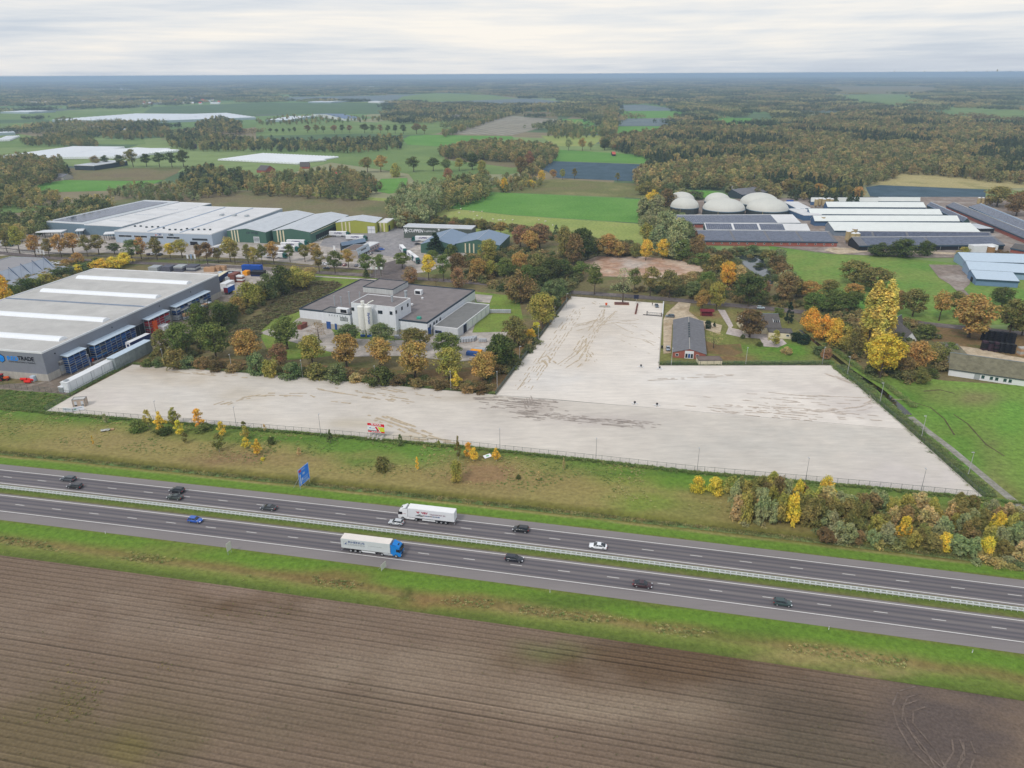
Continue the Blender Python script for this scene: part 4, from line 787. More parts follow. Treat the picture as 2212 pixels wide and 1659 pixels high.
# ------------------------------------------------------------------ woods that read as one mass
def scatter_object(name, pts, protos, label=None):
    """pts: list of (pos, rot, scale-vector, prototype index, colour). Instances via geometry nodes."""
    me = bpy.data.meshes.new(name); me.from_pydata([p[0] for p in pts], [], [])
    n = len(pts)
    a = me.attributes.new('rot', 'FLOAT', 'POINT'); a.data.foreach_set('value', [p[1] for p in pts])
    a = me.attributes.new('siz', 'FLOAT_VECTOR', 'POINT'); a.data.foreach_set('vector', [q for p in pts for q in p[2]])
    a = me.attributes.new('pick', 'INT', 'POINT'); a.data.foreach_set('value', [p[3] for p in pts])
    a = me.attributes.new('tint', 'FLOAT_COLOR', 'POINT'); a.data.foreach_set('color', [q for p in pts for q in (*p[4], 1.0)])
    o = bpy.data.objects.new(name, me); link(o); o['kind'] = 'stuff'
    if label: o['label'] = label
    ng = bpy.data.node_groups.new(name + '_nodes', 'GeometryNodeTree')
    ng.interface.new_socket('Geometry', in_out='INPUT', socket_type='NodeSocketGeometry'); ng.interface.new_socket('Geometry', in_out='OUTPUT', socket_type='NodeSocketGeometry')
    gi = ng.nodes.new('NodeGroupInput'); go = ng.nodes.new('NodeGroupOutput'); L = ng.links.new
    jn = ng.nodes.new('GeometryNodeGeometryToInstance')
    for pm in reversed(protos):
        oi = ng.nodes.new('GeometryNodeObjectInfo'); oi.inputs['Object'].default_value = pm; oi.inputs['As Instance'].default_value = True
        L(oi.outputs['Geometry'], jn.inputs[0])
    mp_ = ng.nodes.new('GeometryNodeMeshToPoints'); L(gi.outputs[0], mp_.inputs[0])
    ip = ng.nodes.new('GeometryNodeInstanceOnPoints'); L(mp_.outputs[0], ip.inputs['Points']); L(jn.outputs[0], ip.inputs['Instance']); ip.inputs['Pick Instance'].default_value = True
    def na(nm, ty):
        x = ng.nodes.new('GeometryNodeInputNamedAttribute'); x.data_type = ty; x.inputs['Name'].default_value = nm; return x.outputs['Attribute']
    cx_ = ng.nodes.new('ShaderNodeCombineXYZ'); L(na('rot', 'FLOAT'), cx_.inputs['Z'])
    L(na('pick', 'INT'), ip.inputs['Instance Index']); L(cx_.outputs[0], ip.inputs['Rotation']); L(na('siz', 'FLOAT_VECTOR'), ip.inputs['Scale'])
    L(ip.outputs[0], go.inputs[0])
    md = o.modifiers.new('scatter', 'NODES'); md.node_group = ng
    return o
def hidden_proto(name, me):
    return bpy.data.objects.new(name, me)     # source mesh only: never linked into the scene
def inpoly(x, y, poly):
    c = False; j = len(poly) - 1
    for i in range(len(poly)):
        xi, yi = poly[i]; xj, yj = poly[j]
        if (yi > y) != (yj > y) and x < (xj - xi) * (y - yi) / (yj - yi) + xi: c = not c
        j = i
    return c
def wood_tree(name, seed, h, r, base, n, per, leaf, conif=False, squash=.85):
    cl = coni(seed) if conif else round_clumps(seed, h, r, base, n, (.26, .4), squash, .1)
    me = crown_mesh(name, seed, cl, per, leaf, LEAFI, .6)
    mb = MB(); mb.cyl((0, 0, -.2), (0, 0, h * .6), .25, .1, 5); i0 = len(me.vertices)
    tm = mb.mesh('t', BARK); bm = bmesh.new(); bm.from_mesh(me); k = len(bm.faces); bm.from_mesh(tm)
    bm.faces.ensure_lookup_table()
    for f in bm.faces[k:]: f.material_index = 1
    bm.to_mesh(me); bm.free(); me.materials.append(BARK); bpy.data.meshes.remove(tm)
    return hidden_proto(name, me)
WT = [wood_tree('wood_tree', 100 + s, 13, 4.6, 1.5, 34, 15, 1.05) for s in range(4)] + [wood_tree('wood_conifer', 140 + s, 12, 3.3, .5, 0, 11, .95, True) for s in range(2)] + [wood_tree('wood_tall', 160 + s, 14, 3.4, 1.0, 34, 14, .9, False, 1.5) for s in range(2)]
WARM = [(116, 104, 64), (130, 108, 66), (138, 116, 68), (100, 98, 60), (88, 92, 58), (122, 102, 70), (108, 106, 64), (134, 122, 72), (92, 96, 60), (104, 100, 62)]
OLIVE = [(96, 98, 54), (110, 106, 58), (84, 92, 52), (122, 108, 62), (132, 116, 60), (92, 100, 60)]
DARK = [(62, 74, 52), (54, 68, 52), (70, 78, 54)]
GREYG = [(122, 126, 92), (108, 116, 80), (98, 108, 72), (126, 118, 84)]
def wtint(cols, rn, k=2.3, ds=.32):
    c = rn.choice(cols); j = rn.uniform(.82, 1.18); l = [lin(q) * k * j for q in c]; u = .3 * l[0] + .6 * l[1] + .1 * l[2]
    return tuple(q + (u - q) * ds for q in l)
def fill(poly, spacing, cols, hs=(9, 15), conifer=0.0, tall=0.0, hp=7.0, seed=1, clump=None):
    """jittered grid of trees inside a region given by where its canopy shows"""
    rn = random.Random(seed); W3 = [G(u, v, hp) for u, v in poly]; P2 = [(p.x, p.y) for p in W3]
    xs = [p[0] for p in P2]; ys = [p[1] for p in P2]; out = []; x = min(xs)
    while x < max(xs):
        y = min(ys)
        while y < max(ys):
            px, py = x + rn.uniform(-.45, .45) * spacing, y + rn.uniform(-.45, .45) * spacing
            if inpoly(px, py, P2):
                h = rn.uniform(*hs); cf = conifer + (0.9 if clump and noise.noise((px * .008, py * .008, clump)) > .12 else 0)
                q = rn.random()
                k = 4 + rn.randrange(2) if q < cf else (6 + rn.randrange(2) if rn.random() < tall else rn.randrange(4))
                s = h / 13.0
                tone = noise.noise((px * .012, py * .012, 3.3)); cs = DARK if k in (4, 5) else cols
                t = wtint(cs, rn); t = tuple(v * (1 + .25 * tone) for v in t)
                out.append(((px, py, -.2), rn.random() * 6.28, (s * rn.uniform(.9, 1.25), s * rn.uniform(.9, 1.25), s), k, t))
            y += spacing
        x += spacing
    return out
pts = []
pts += fill([(0,340),(60,334),(130,345),(150,362),(120,382),(60,398),(-60,425),(-60,345)], 9, WARM + OLIVE, (9, 14), .05, .1, seed=1)
pts += fill([(-60,398),(60,402),(130,420),(70,436),(-60,435)], 9, OLIVE, (8, 13), .05, .1, seed=2)
pts += fill([(-80,470),(70,456),(130,442),(200,424),(243,430),(236,446),(110,482),(40,505),(-80,520)], 8, OLIVE + [(76, 84, 48)] * 3, (8, 14), .0, .1, seed=3)
pts += fill([(230,402),(290,392),(400,386),(445,398),(432,420),(340,422),(270,414),(215,414)], 8, GREYG + OLIVE, (5, 9), .05, .2, seed=4)
pts += fill([(395,370),(440,360),(530,370),(560,384),(505,408),(450,412),(385,398)], 9, OLIVE + DARK, (9, 14), .05, .1, seed=5)
pts += fill([(525,400),(580,376),(640,370),(740,363),(800,378),(822,395),(790,420),(700,418),(640,412),(560,410)], 9, WARM + OLIVE + [(88, 96, 60)] * 3, (8, 14), .05, .15, seed=6)
pts += fill([(838,446),(866,412),(930,396),(960,398),(950,440),(920,468),(880,478),(845,472)], 7, GREYG, (9, 16), 0, .7, seed=7)
pts += fill([(930,396),(1000,384),(1052,384),(1060,412),(1000,430),(955,448)], 8, OLIVE, (9, 15), .05, .2, seed=8)
pts += fill([(948,320),(1000,310),(1060,304),(1110,306),(1180,312),(1200,326),(1180,340),(1110,341),(1020,336),(953,331)], 9, OLIVE + WARM[:4], (10, 15), 0, .1, seed=9)
pts += fill([(1120,350),(1150,336),(1185,312),(1206,316),(1200,336),(1165,362),(1130,380)], 9, WARM, (9, 14), 0, .1, seed=10)
pts += fill([(1060,384),(1100,375),(1165,372),(1180,384),(1150,396),(1110,402),(1075,404)], 9, WARM + OLIVE, (6, 10), .05, .1, seed=30)
pts += fill([(35,302),(100,291),(150,284),(200,296),(210,311),(160,309),(60,307)], 12, OLIVE, (9, 13), .05, .1, seed=11)
pts += fill([(180,285),(220,264),(300,266),(370,276),(360,290),(260,296)], 14, OLIVE + WARM[:2], (8, 14), .1, .1, seed=12)
pts += fill([(355,290),(420,281),(480,292),(553,297),(600,300),(700,302),(790,295),(868,293),(868,314),(760,322),(690,320),(560,318),(440,318),(370,312)], 12, OLIVE + DARK, (8, 14), .08, .15, seed=13)
pts += fill([(420,268),(470,253),(520,262),(520,283),(440,283)], 14, DARK + OLIVE, (10, 16), .1, .1, seed=14)
pts += fill([(955,284),(1010,268),(1060,252),(1106,240),(1116,242),(1066,256),(1014,273),(962,290)], 13, OLIVE, (10, 14), 0, .1, seed=15)
pts += fill([(845,230),(900,224),(1000,226),(1106,228),(1106,240),(1000,245),(900,246),(850,240)], 20, OLIVE + WARM, (9, 15), .1, .1, seed=16)
pts += fill([(1306,232),(1332,226),(1333,286),(1298,290)], 13, OLIVE + WARM[:2], (13, 18), 0, .6, seed=17)
pts += fill([(1180,270),(1240,272),(1310,274),(1316,286),(1240,293),(1185,292)], 15, OLIVE, (8, 12), 0, .3, seed=18)
pts += fill([(1106,228),(1240,224),(1300,228),(1300,236),(1200,239),(1106,238)], 22, OLIVE + WARM, (9, 15), 0, .1, seed=19)
pts += fill([(553,256),(640,246),(700,248),(800,250),(838,248),(840,256),(700,262),(560,266)], 26, OLIVE, (8, 12), .1, .1, seed=20)
pts += fill([(120,256),(140,252),(180,262),(180,268),(120,266)], 16, OLIVE, (8, 12), .1, .1, seed=21)
W1 = [(1292,304),(1345,290),(1420,282),(1440,270),(1500,260),(1560,266),(1660,280),(1760,252),(1850,240),(1950,238),(2030,246),(2110,260),(2300,268),(2300,392),(2100,376),(2020,366),(1950,364),(1925,376),(1862,392),(1870,410),(1860,432),(1800,432),(1740,420),(1600,406),(1560,396),(1480,396),(1430,406),(1368,392),(1385,358),(1412,338),(1330,316)]
pts += fill(W1, 9.0, WARM, (9, 16), .03, .1, seed=22, clump=1.7)
wo_ = scatter_object('woodland', pts, WT)
# undergrowth that closes the gaps between the trees
def low_bush(name, seed):
    return hidden_proto(name, crown_mesh(name, seed, round_clumps(seed, 3.2, 2.6, -.8, 26, (.28, .42), .8), 26, .55, LEAFI, .6))
UB = [low_bush('low_bush', 700 + s) for s in range(3)]
def under(poly, sp, cols, seed, hs=(.5, 1.1)):
    rn = random.Random(seed); P2 = [(p.x, p.y) for p in (G(u, v) for u, v in poly)]; xs = [p[0] for p in P2]; ys = [p[1] for p in P2]; out = []; x = min(xs)
    while x < max(xs):
        y = min(ys)
        while y < max(ys):
            px, py = x + rn.uniform(-.5, .5) * sp, y + rn.uniform(-.5, .5) * sp
            if inpoly(px, py, P2) and noise.noise((px * .06, py * .06, seed)) > -.28: s = rn.uniform(*hs); out.append(((px, py, -.3), rn.random() * 6.28, (s * 1.2, s * 1.2, s), rn.randrange(3), wtint(cols, rn, 2.1)))
            y += sp
        x += sp
    return out
UG = [(84, 90, 50), (98, 96, 54), (112, 98, 58), (74, 82, 46), (124, 102, 60)]
up_ = under([(1010,560),(1060,545),(1120,540),(1240,560),(1262,585),(1235,628),(1150,650),(1090,628),(1010,606)], 4.5, UG, 1, (.7, 1.5))
up_ += under([(1262,540),(1350,545),(1420,556),(1500,560),(1540,575),(1560,600),(1540,590),(1470,560),(1380,552),(1290,551)], 4.0, UG, 2, (.6, 1.2))
up_ += under([(1380,470),(1430,430),(1480,420),(1480,470),(1500,520),(1540,545),(1520,556),(1420,556),(1390,520)], 4.5, GREYG + UG, 3, (.7, 1.4))
up_ += under([(1480,600),(1560,590),(1600,600),(1640,640),(1700,650),(1860,672),(1900,688),(1700,662),(1560,650),(1480,642),(1380,634),(1290,628),(1290,622),(1400,628)], 4.0, UG, 4, (.6, 1.2))
up_ += under([(1556,545),(1590,540),(1660,540),(1700,580),(1720,630),(1690,640),(1672,610),(1662,575),(1645,552),(1590,552),(1600,575),(1640,610),(1620,625),(1570,590)], 3.6, UG + GREYG, 5, (.5, 1.1))
up_ += under([(1730,690),(1760,672),(1900,690),(1990,705),(2000,730),(1960,760),(2040,780),(2040,812),(1960,826),(1880,810),(1830,770),(1780,735)], 4.0, UG, 6, (.7, 1.3))
up_ += under([(330,770),(420,720),(470,668),(560,610),(640,585),(680,590),(660,612),(600,640),(520,688),(470,735),(440,775),(340,785)], 4.6, UG, 7, (.5, 1.0))
up_ += under([(1060,790),(1110,745),(1165,705),(1200,655),(1222,640),(1228,645),(1150,748),(1075,842),(1040,838),(1050,815)], 3.6, UG, 8, (.6, 1.2))
up_ += under([(300,786),(480,795),(700,814),(900,832),(1060,846),(1050,828),(900,815),(700,800),(500,782),(360,770)], 3.2, UG + [(132, 104, 70), (116, 92, 62)], 9, (.35, .8))
up_ += under([(1580,1085),(1760,1080),(1900,1092),(2090,1112),(2260,1140),(2260,1245),(2100,1215),(1900,1180),(1700,1150),(1610,1138)], 2.6, GREYG + [(126, 112, 66), (150, 130, 66), (118, 112, 60)], 10, (.3, .75))
up_ += under([(40,605),(150,575),(215,567),(240,575),(190,592),(120,622),(20,665),(-40,680),(-40,640)], 3.2, UG, 11, (.6, 1.1))
up_ += under([(845,480),(930,470),(1000,478),(1090,488),(1180,500),(1300,520),(1380,530),(1380,540),(1250,530),(1100,500),(960,488),(850,492)], 4.0, UG, 12, (.6, 1.2))
scatter_object('undergrowth', up_, UB)
# far woods as canopy patches
def patch(name, seed, size, nt, hh):
    rn = random.Random(seed); cl = []
    for k in range(nt):
        x, y = rn.uniform(-.5, .5) * size, rn.uniform(-.5, .5) * size; h = rn.uniform(*hh); r = rn.uniform(3.6, 6)
        cl.append(((x, y, h * .55), (r, r, h * .45)))
    return hidden_proto(name, crown_mesh(name, seed, cl, 22, 2.6, LEAFI, .8))
PT = [patch('canopy_patch', 300 + s, 62, 42, (9, 16)) for s in range(4)]
KEEP = [px for _, px in FIELDS]
HOLE = [[(100,235),(630,240),(700,262),(690,275),(420,270),(200,268),(90,262)], [(-60,308),(420,305),(740,335),(650,360),(160,362),(-60,345)], [(553,240),(840,246),(840,262),(560,285)]]
NEARW = [W1]
def far_fill(d0, d1, sp, sc, seed, thr):
    rn = random.Random(seed); out = []; x = -d1 * .80
    while x < d1 * .80:
        y = 0.0
        while y < d1:
            px, py = x + rn.uniform(-.5, .5) * sp, y + rn.uniform(-.5, .5) * sp; d = math.hypot(px, py)
            if d0 < d <= d1 and py > 0.55 * d:
                u, v = PX((px, py, 0))
                if -120 < u < 2330:
                    ok = not any(inpoly(u, v, k) for k in KEEP) and not any(inpoly(u, v, k) for k in HOLE)
                    n = noise.noise((px * .0011, py * .0011, 1.0)) + .5 * noise.noise((px * .004, py * .004, 2.0)) + (0.3 if u > 1100 else -.12) + (.3 if v < 214 else (.1 if v < 232 else 0))
                    if ok and n > thr and not (v > 232 and inpoly(u, v, W1)):
                        t = wtint(OLIVE + WARM + DARK * 4, rn, 2.2, .38); tn = 1 + .3 * noise.noise((px * .002, py * .002, 7))
                        out.append(((px, py, -.2), rn.random() * 6.28, (sc, sc, rn.uniform(.8, 1.15)), rn.randrange(4), tuple(q * tn for q in t)))
            y += sp
        x += sp
    return out
fp_ = far_fill(1750, 3200, 58, 1.0, 41, -.25) + far_fill(3200, 7500, 95, 1.6, 42, -.3) + far_fill(7500, 20000, 260, 4.2, 43, -.35)
scatter_object('distant_woods', fp_, PT)
# rough grass and reeds that nobody could count
def tuft(name, seed, h, r, n):
    rn = random.Random(seed); V = []; F = []
    for k in range(n):
        th = rn.random() * 6.28; a = rn.uniform(.1, 1) * r; b = Vector((math.cos(th) * a, math.sin(th) * a, 0)); d = Vector((math.cos(th + 1.57), math.sin(th + 1.57), 0)) * .12
        tp = b * 2.2 + Vector((rn.uniform(-.15, .15), rn.uniform(-.15, .15), h * rn.uniform(.5, 1.1))); i = len(V)
        V += [tuple(b - d), tuple(b + d), tuple(tp)]; F.append((i, i + 1, i + 2))
    me = bpy.data.meshes.new(name); me.from_pydata(V, [], F); me.materials.append(LEAFI); me.update(); return hidden_proto(name, me)
TF = [tuft('grass_tuft', 500 + s, .30, .42, 18) for s in range(3)]
rn = random.Random(77); gp = []
def addt(x, y, z, s, cols, k=2.0):
    gp.append(((x, y, z), rn.random() * 6.28, (s, s, s * rn.uniform(.7, 1.3)), rn.randrange(3), wtint(cols, rn, k)))
REED = [(112, 104, 62), (96, 98, 52), (120, 112, 66), (84, 92, 46), (134, 118, 74)]
GRN = [(92, 116, 48), (84, 108, 44), (104, 122, 56), (116, 120, 64)]
TAN = [(150, 138, 88), (140, 126, 82), (128, 126, 68), (158, 140, 94), (112, 118, 58)]
for _ in range(7000):
    x = rn.uniform(-260, 190); p = HW(x, rn.gauss(18.2, 1.1)); addt(p.x, p.y, -.5, rn.uniform(1.0, 1.7), REED)
for _ in range(9000):
    x = rn.uniform(-260, 190); a = HW(x, 20.5); t = ftop(a.x) - a.y
    if t < 3: continue
    w = rn.random() * t
    if noise.noise((a.x * .05, (a.y + w) * .05, 4)) < -.1: continue
    addt(a.x, a.y + w, 0, rn.uniform(.35, .8), TAN if noise.noise((a.x * .03, (a.y + w) * .03, 1)) > -.05 else GRN)
for (u0, v0, su, sv, n) in ((165, 1500, 34, 34, 130), (110, 1548, 40, 12, 50), (540, 1322, 60, 14, 50), (360, 1437, 20, 5, 14)):
    for _ in range(n):
        p = G(rn.gauss(u0, su), rn.gauss(v0, sv)); addt(p.x, p.y, 0, rn.uniform(.18, .5), [(150, 128, 60), (132, 122, 62), (120, 112, 64)], 1.3)
for _ in range(500):
    p = G(rn.uniform(0, 1930), rn.uniform(1230, 1659))
    if (p.y - hyc(p.x)) * .978 < -32: addt(p.x, p.y, 0, rn.uniform(.15, .35), [(110, 110, 72), (104, 96, 70)], 1.4)
for _ in range(4500):
    x = rn.uniform(-240, 170); y = ftop(x) - abs(rn.gauss(0, .8)) - .2; addt(x, y, 0, rn.uniform(.7, 1.3), GRN, 1.8)
for _ in range(6000):
    x = rn.uniform(-240, 150); p = HW(x, -rn.uniform(23.5, 31.5))
    if noise.noise((p.x * .06, p.y * .1, 9)) < -.05: continue
    addt(p.x, p.y, -.15, rn.uniform(.35, .75), TAN + REED + GRN)
for _ in range(3500):
    u, v = rn.uniform(-60, 150), rn.uniform(838, 900)
    if inpoly(u, v, [(-80,832),(0,842),(125,851),(150,857),(100,886),(-80,880)]): p = G(u, v); addt(p.x, p.y, 0, rn.uniform(.5, 1.3), GRN + [(120, 128, 70)], 1.7)
def along(pxs, n, wid, cols, s=(.8, 1.6), side=0.0):
    P3 = [G(u, v) for u, v in pxs]; Ls = [(b - a).length for a, b in zip(P3, P3[1:])]
    for _ in range(n):
        q = rn.random() * sum(Ls); k = 0
        while q > Ls[k]: q -= Ls[k]; k += 1
        d = (P3[k + 1] - P3[k]).normalized(); p = P3[k] + d * q + Vector((-d.y, d.x, 0)) * (rn.gauss(0, wid) + side)
        addt(p.x, p.y, -.1, rn.uniform(*s), cols)
DG = [(78, 98, 52), (92, 108, 58), (104, 112, 66), (84, 92, 60)]
along([(1806,789),(1876,850),(1966,928),(2128,1073)], 3000, 1.2, DG, side=1.6)
along([(1774,760),(1803,780),(1842,812),(1903,852),(1950,890)], 1400, .6, GRN, side=-2.6)
along([(1770,742),(1806,766),(1848,800),(1908,838),(1960,880)], 1400, .7, GRN, side=2.8)
along([(285,786),(430,797),(640,813),(850,831.5),(1070,851)], 2600, .5, GRN, (.6, 1.1), side=.9)
along([(300,784),(480,793),(700,812),(900,831),(1060,846)], 2200, 2.2, [(126, 100, 66), (110, 96, 58), (98, 88, 56), (140, 112, 72)], (1.0, 2.2), side=3.4)
along([(1425,787),(1600,787),(1795,786)], 1500, .8, DG, (.8, 1.5), side=1.2)
along([(155,853),(220,818),(283,786)], 700, .5, GRN, (.7, 1.2), side=1.0)
for _ in range(5200):
    u, v = rn.uniform(470, 745), rn.uniform(600, 760)
    if inpoly(u, v, [(470,720),(560,680),(600,640),(640,610),(720,606),(740,615),(700,640),(670,655),(640,675),(590,690),(565,712),(560,740),(520,760)]):
        p = G(u, v); addt(p.x, p.y, 0, rn.uniform(1.2, 2.2), [(92, 84, 60), (108, 102, 70), (84, 72, 54), (98, 96, 62)])
scatter_object('rough_grass', gp, TF)
# ------------------------------------------------------------------ building helpers
class Bld:
    """thing with a local frame: x runs from corner A to corner B, y towards C; corners are read at height h"""
    def __init__(s, name, label, A, B, C, h, cat='building', group=None, D=None):
        a, b = G(*A, h), G(*B, h); s.h = h; s.org = Vector((a.x, a.y, 0)); d = b - a; s.L = d.length; s.ang = math.atan2(d.y, d.x)
        s.n = Vector((-math.sin(s.ang), math.cos(s.ang), 0)); s.x = Vector((math.cos(s.ang), math.sin(s.ang), 0))
        s.D = D if D is not None else (G(*C, h) - a).dot(s.n)
        s.o = thing(name, label, cat, (s.org.x, s.org.y, 0), s.ang, group); s.y0, s.y1 = min(0, s.D), max(0, s.D)
    def loc(s, p): q = Vector(p) - s.org; return Vector((q.dot(s.x), q.dot(s.n), p[2]))
    def at(s, u, v, h): return s.loc(G(u, v, h))
    def hit(s, axis, val, u, v):
        """local point where the sight line u, v meets the upright plane x=val or y=val"""
        d = CM.to_3x3() @ Vector(((u - CX) / FPX, -(v - CY) / FPX, -1.0)); c = s.loc((0, 0, H)); e = Vector((d.dot(s.x), d.dot(s.n), d.z))
        t = (val - c[axis]) / e[axis]; return c + e * t
    def walls(s, m, h=None, z0=-.25, x0=0, x1=None, y0=None, y1=None, name='wall'):
        x1 = s.L if x1 is None else x1; y0 = s.y0 if y0 is None else y0; y1 = s.y1 if y1 is None else y1
        h = h or s.h; P = [(x0, y0), (x1, y0), (x1, y1), (x0, y1)]; mb = MB()
        for a, c in zip(P, P[1:] + P[:1]): mb.face([(*a, z0), (*c, z0), (*c, h), (*a, h)])
        return mb.build(name, m, s.o)
    def flat(s, m, trim, h=None, par=.45, t=.35, name='roof'):
        h = h or s.h; x0, x1, y0, y1 = 0, s.L, s.y0, s.y1
        r = MB().box(x0 + t, y0 + t, h - par - .3, x1 - t, y1 - t, h - par).build(name, m, s.o)
        mb = MB(); e = .04
        for q in ((x0 - e, y0 - e, x1 + e, y0 + t), (x0 - e, y1 - t, x1 + e, y1 + e), (x0 - e, y0 + t, x0 + t, y1 - t), (x1 - t, y0 + t, x1 + e, y1 - t)): mb.box(q[0], q[1], h - par - .35, q[2], q[3], h + .06)
        mb.build('parapet', trim, r); return r
    def plinth(s, m, h): 
        e = .06; return MB().prism([(-e, s.y0 - e), (s.L + e, s.y0 - e), (s.L + e, s.y1 + e), (-e, s.y1 + e)], -.2, h).build('plinth', m, s.o)
    def gable(s, wall, roof, he, hr, along='x', over=.35, ends=None, trim=None, ridge=None):
        """pitched roof; ridge along x or y"""
        L, y0, y1 = s.L, s.y0, s.y1; mb = MB()
        if along == 'x':
            ym = (y0 + y1) / 2 if ridge is None else ridge; P = lambda x: [(x, y0, -.25), (x, y1, -.25), (x, y1, he), (x, ym, hr), (x, y0, he)]
            a, b = P(0), P(L); mb.face(a[::-1]); mb.face(b); mb.face([a[0], b[0], b[4], a[4]]); mb.face([a[1], a[2], b[2], b[1]])
            k = (hr - he) / (ym - y0); k2 = (hr - he) / (y1 - ym); S = [((-over, y0 - over, he - over * k), (L + over, y0 - over, he - over * k), (L + over, ym, hr), (-over, ym, hr)), ((-over, ym, hr), (L + over, ym, hr), (L + over, y1 + over, he - over * k2), (-over, y1 + over, he - over * k2))]
        else:
            xm = L / 2; P = lambda y: [(0, y, -.25), (L, y, -.25), (L, y, he), (xm, y, hr), (0, y, he)]
            a, b = P(y0), P(y1); mb.face(a); mb.face(b[::-1]); mb.face([a[0], a[4], b[4], b[0]]); mb.face([a[1], b[1], b[2], a[2]])
            k = (hr - he) / xm; S = [((-over, y1 + over, he - over * k), (-over, y0 - over, he - over * k), (xm, y0 - over, hr), (xm, y1 + over, hr)), ((xm, y1 + over, hr), (xm, y0 - over, hr), (L + over, y0 - over, he - over * k), (L + over, y1 + over, he - over * k))]
        mb.build('wall', wall, s.o); rb = MB()
        for q in S:
            up = [Vector(p) + Vector((0, 0, .14)) for p in q]; rb.loft([[Vector(p) + Vector((0, 0, .02)) for p in q], up], 0, True, True)
        r = rb.build('roof', roof, s.o)
        if trim: 
            c = MB(); ym = (y0 + y1) / 2 if ridge is None else ridge; m_ = ((-over, ym, hr + .16), (L + over, ym, hr + .16)) if along == 'x' else ((L / 2, y0 - over, hr + .16), (L / 2, y1 + over, hr + .16))
            c.cyl(m_[0], m_[1], .14, n=6); c.build('ridge_cap', trim, r)
        s.slopes = S; s.roof = r; return r
def opening(b, axis, val, a0, a1, z0, z1, m, name='window', frame=None, out=None, parent=None):
    """window or door on the wall plane axis=val, spanning a0..a1 along it"""
    sgn = out if out is not None else (-1 if val <= (b.y0 if axis == 1 else 0) + .01 else 1); t = .07 * sgn
    f = lambda p, q, r, w, z: (min(p, q), w[0], r[0], max(p, q), w[1], r[1])
    def bx(mb, a, c, zz0, zz1, o0, o1):
        lo, hi = min(o0, o1), max(o0, o1)
        if axis == 1: mb.box(a, lo, zz0, c, hi, zz1)
        else: mb.box(lo, a, zz0, hi, c, zz1)
        return mb
    lo, hi = min(a0, a1), max(a0, a1)
    o = bx(MB(), lo, hi, z0, z1, val, val + t).build(name, m, parent or b.o)
    if frame:
        mb = MB(); w = .12
        for q in ((lo - w, hi + w, z1, z1 + w), (lo - w, hi + w, z0 - w, z0), (lo - w, lo, z0, z1), (hi, hi + w, z0, z1)): bx(mb, q[0], q[1], q[2], q[3], val, val + t * 1.6)
        if hi - lo > 1.4: bx(mb, (lo + hi) / 2 - .04, (lo + hi) / 2 + .04, z0, z1, val + t, val + t * 1.5)
        mb.build('frame', frame, o)
    return o
def solar(b, S, inset=.5, x0=None, x1=None, pw=1.65, ph=1.0, gaps=()):
    """modules standing just proud of the roof slope S (quad: eave left, eave right, ridge right, ridge left)"""
    a, c, d, e_ = [Vector(p) for p in S]; U = (c - a); Lx = U.length; U.normalize(); V = (e_ - a); Ly = V.length; V.normalize(); Nn = U.cross(V); Nn *= (1 if Nn.z > 0 else -1)
    mb = MB(); x = inset if x0 is None else x0; X1 = Lx - inset if x1 is None else x1
    while x + pw < X1:
        if not any(g0 < x + pw / 2 < g1 for g0, g1 in gaps):
            y = inset
            while y + ph < Ly - .3:
                p = a + U * x + V * y + Nn * .20; q = [p, p + U * (pw - .07), p + U * (pw - .07) + V * (ph - .07), p + V * (ph - .07)]
                mb.loft([[k - Nn * .05 for k in q], q], 0, False, True); y += ph
        x += pw
    o = mb.build('solar_array', MATS['solar'], b.o); o['kind'] = 'stuff'; return o
def smat():
    m, t, P, L = newmat('solar'); 
    g = N(t, 'ShaderNodeNewGeometry'); cr = N(t, 'ShaderNodeValToRGB'); L(g.outputs['Random Per Island'], cr.inputs[0]); cr.color_ramp.elements[0].color = C(70, 78, 98); cr.color_ramp.elements[1].color = C(92, 100, 120)
    L(cr.outputs[0], P.inputs['Base Color']); P.inputs['Roughness'].default_value = .22; P.inputs['Specular IOR Level'].default_value = .6; MATS['solar'] = m
smat()
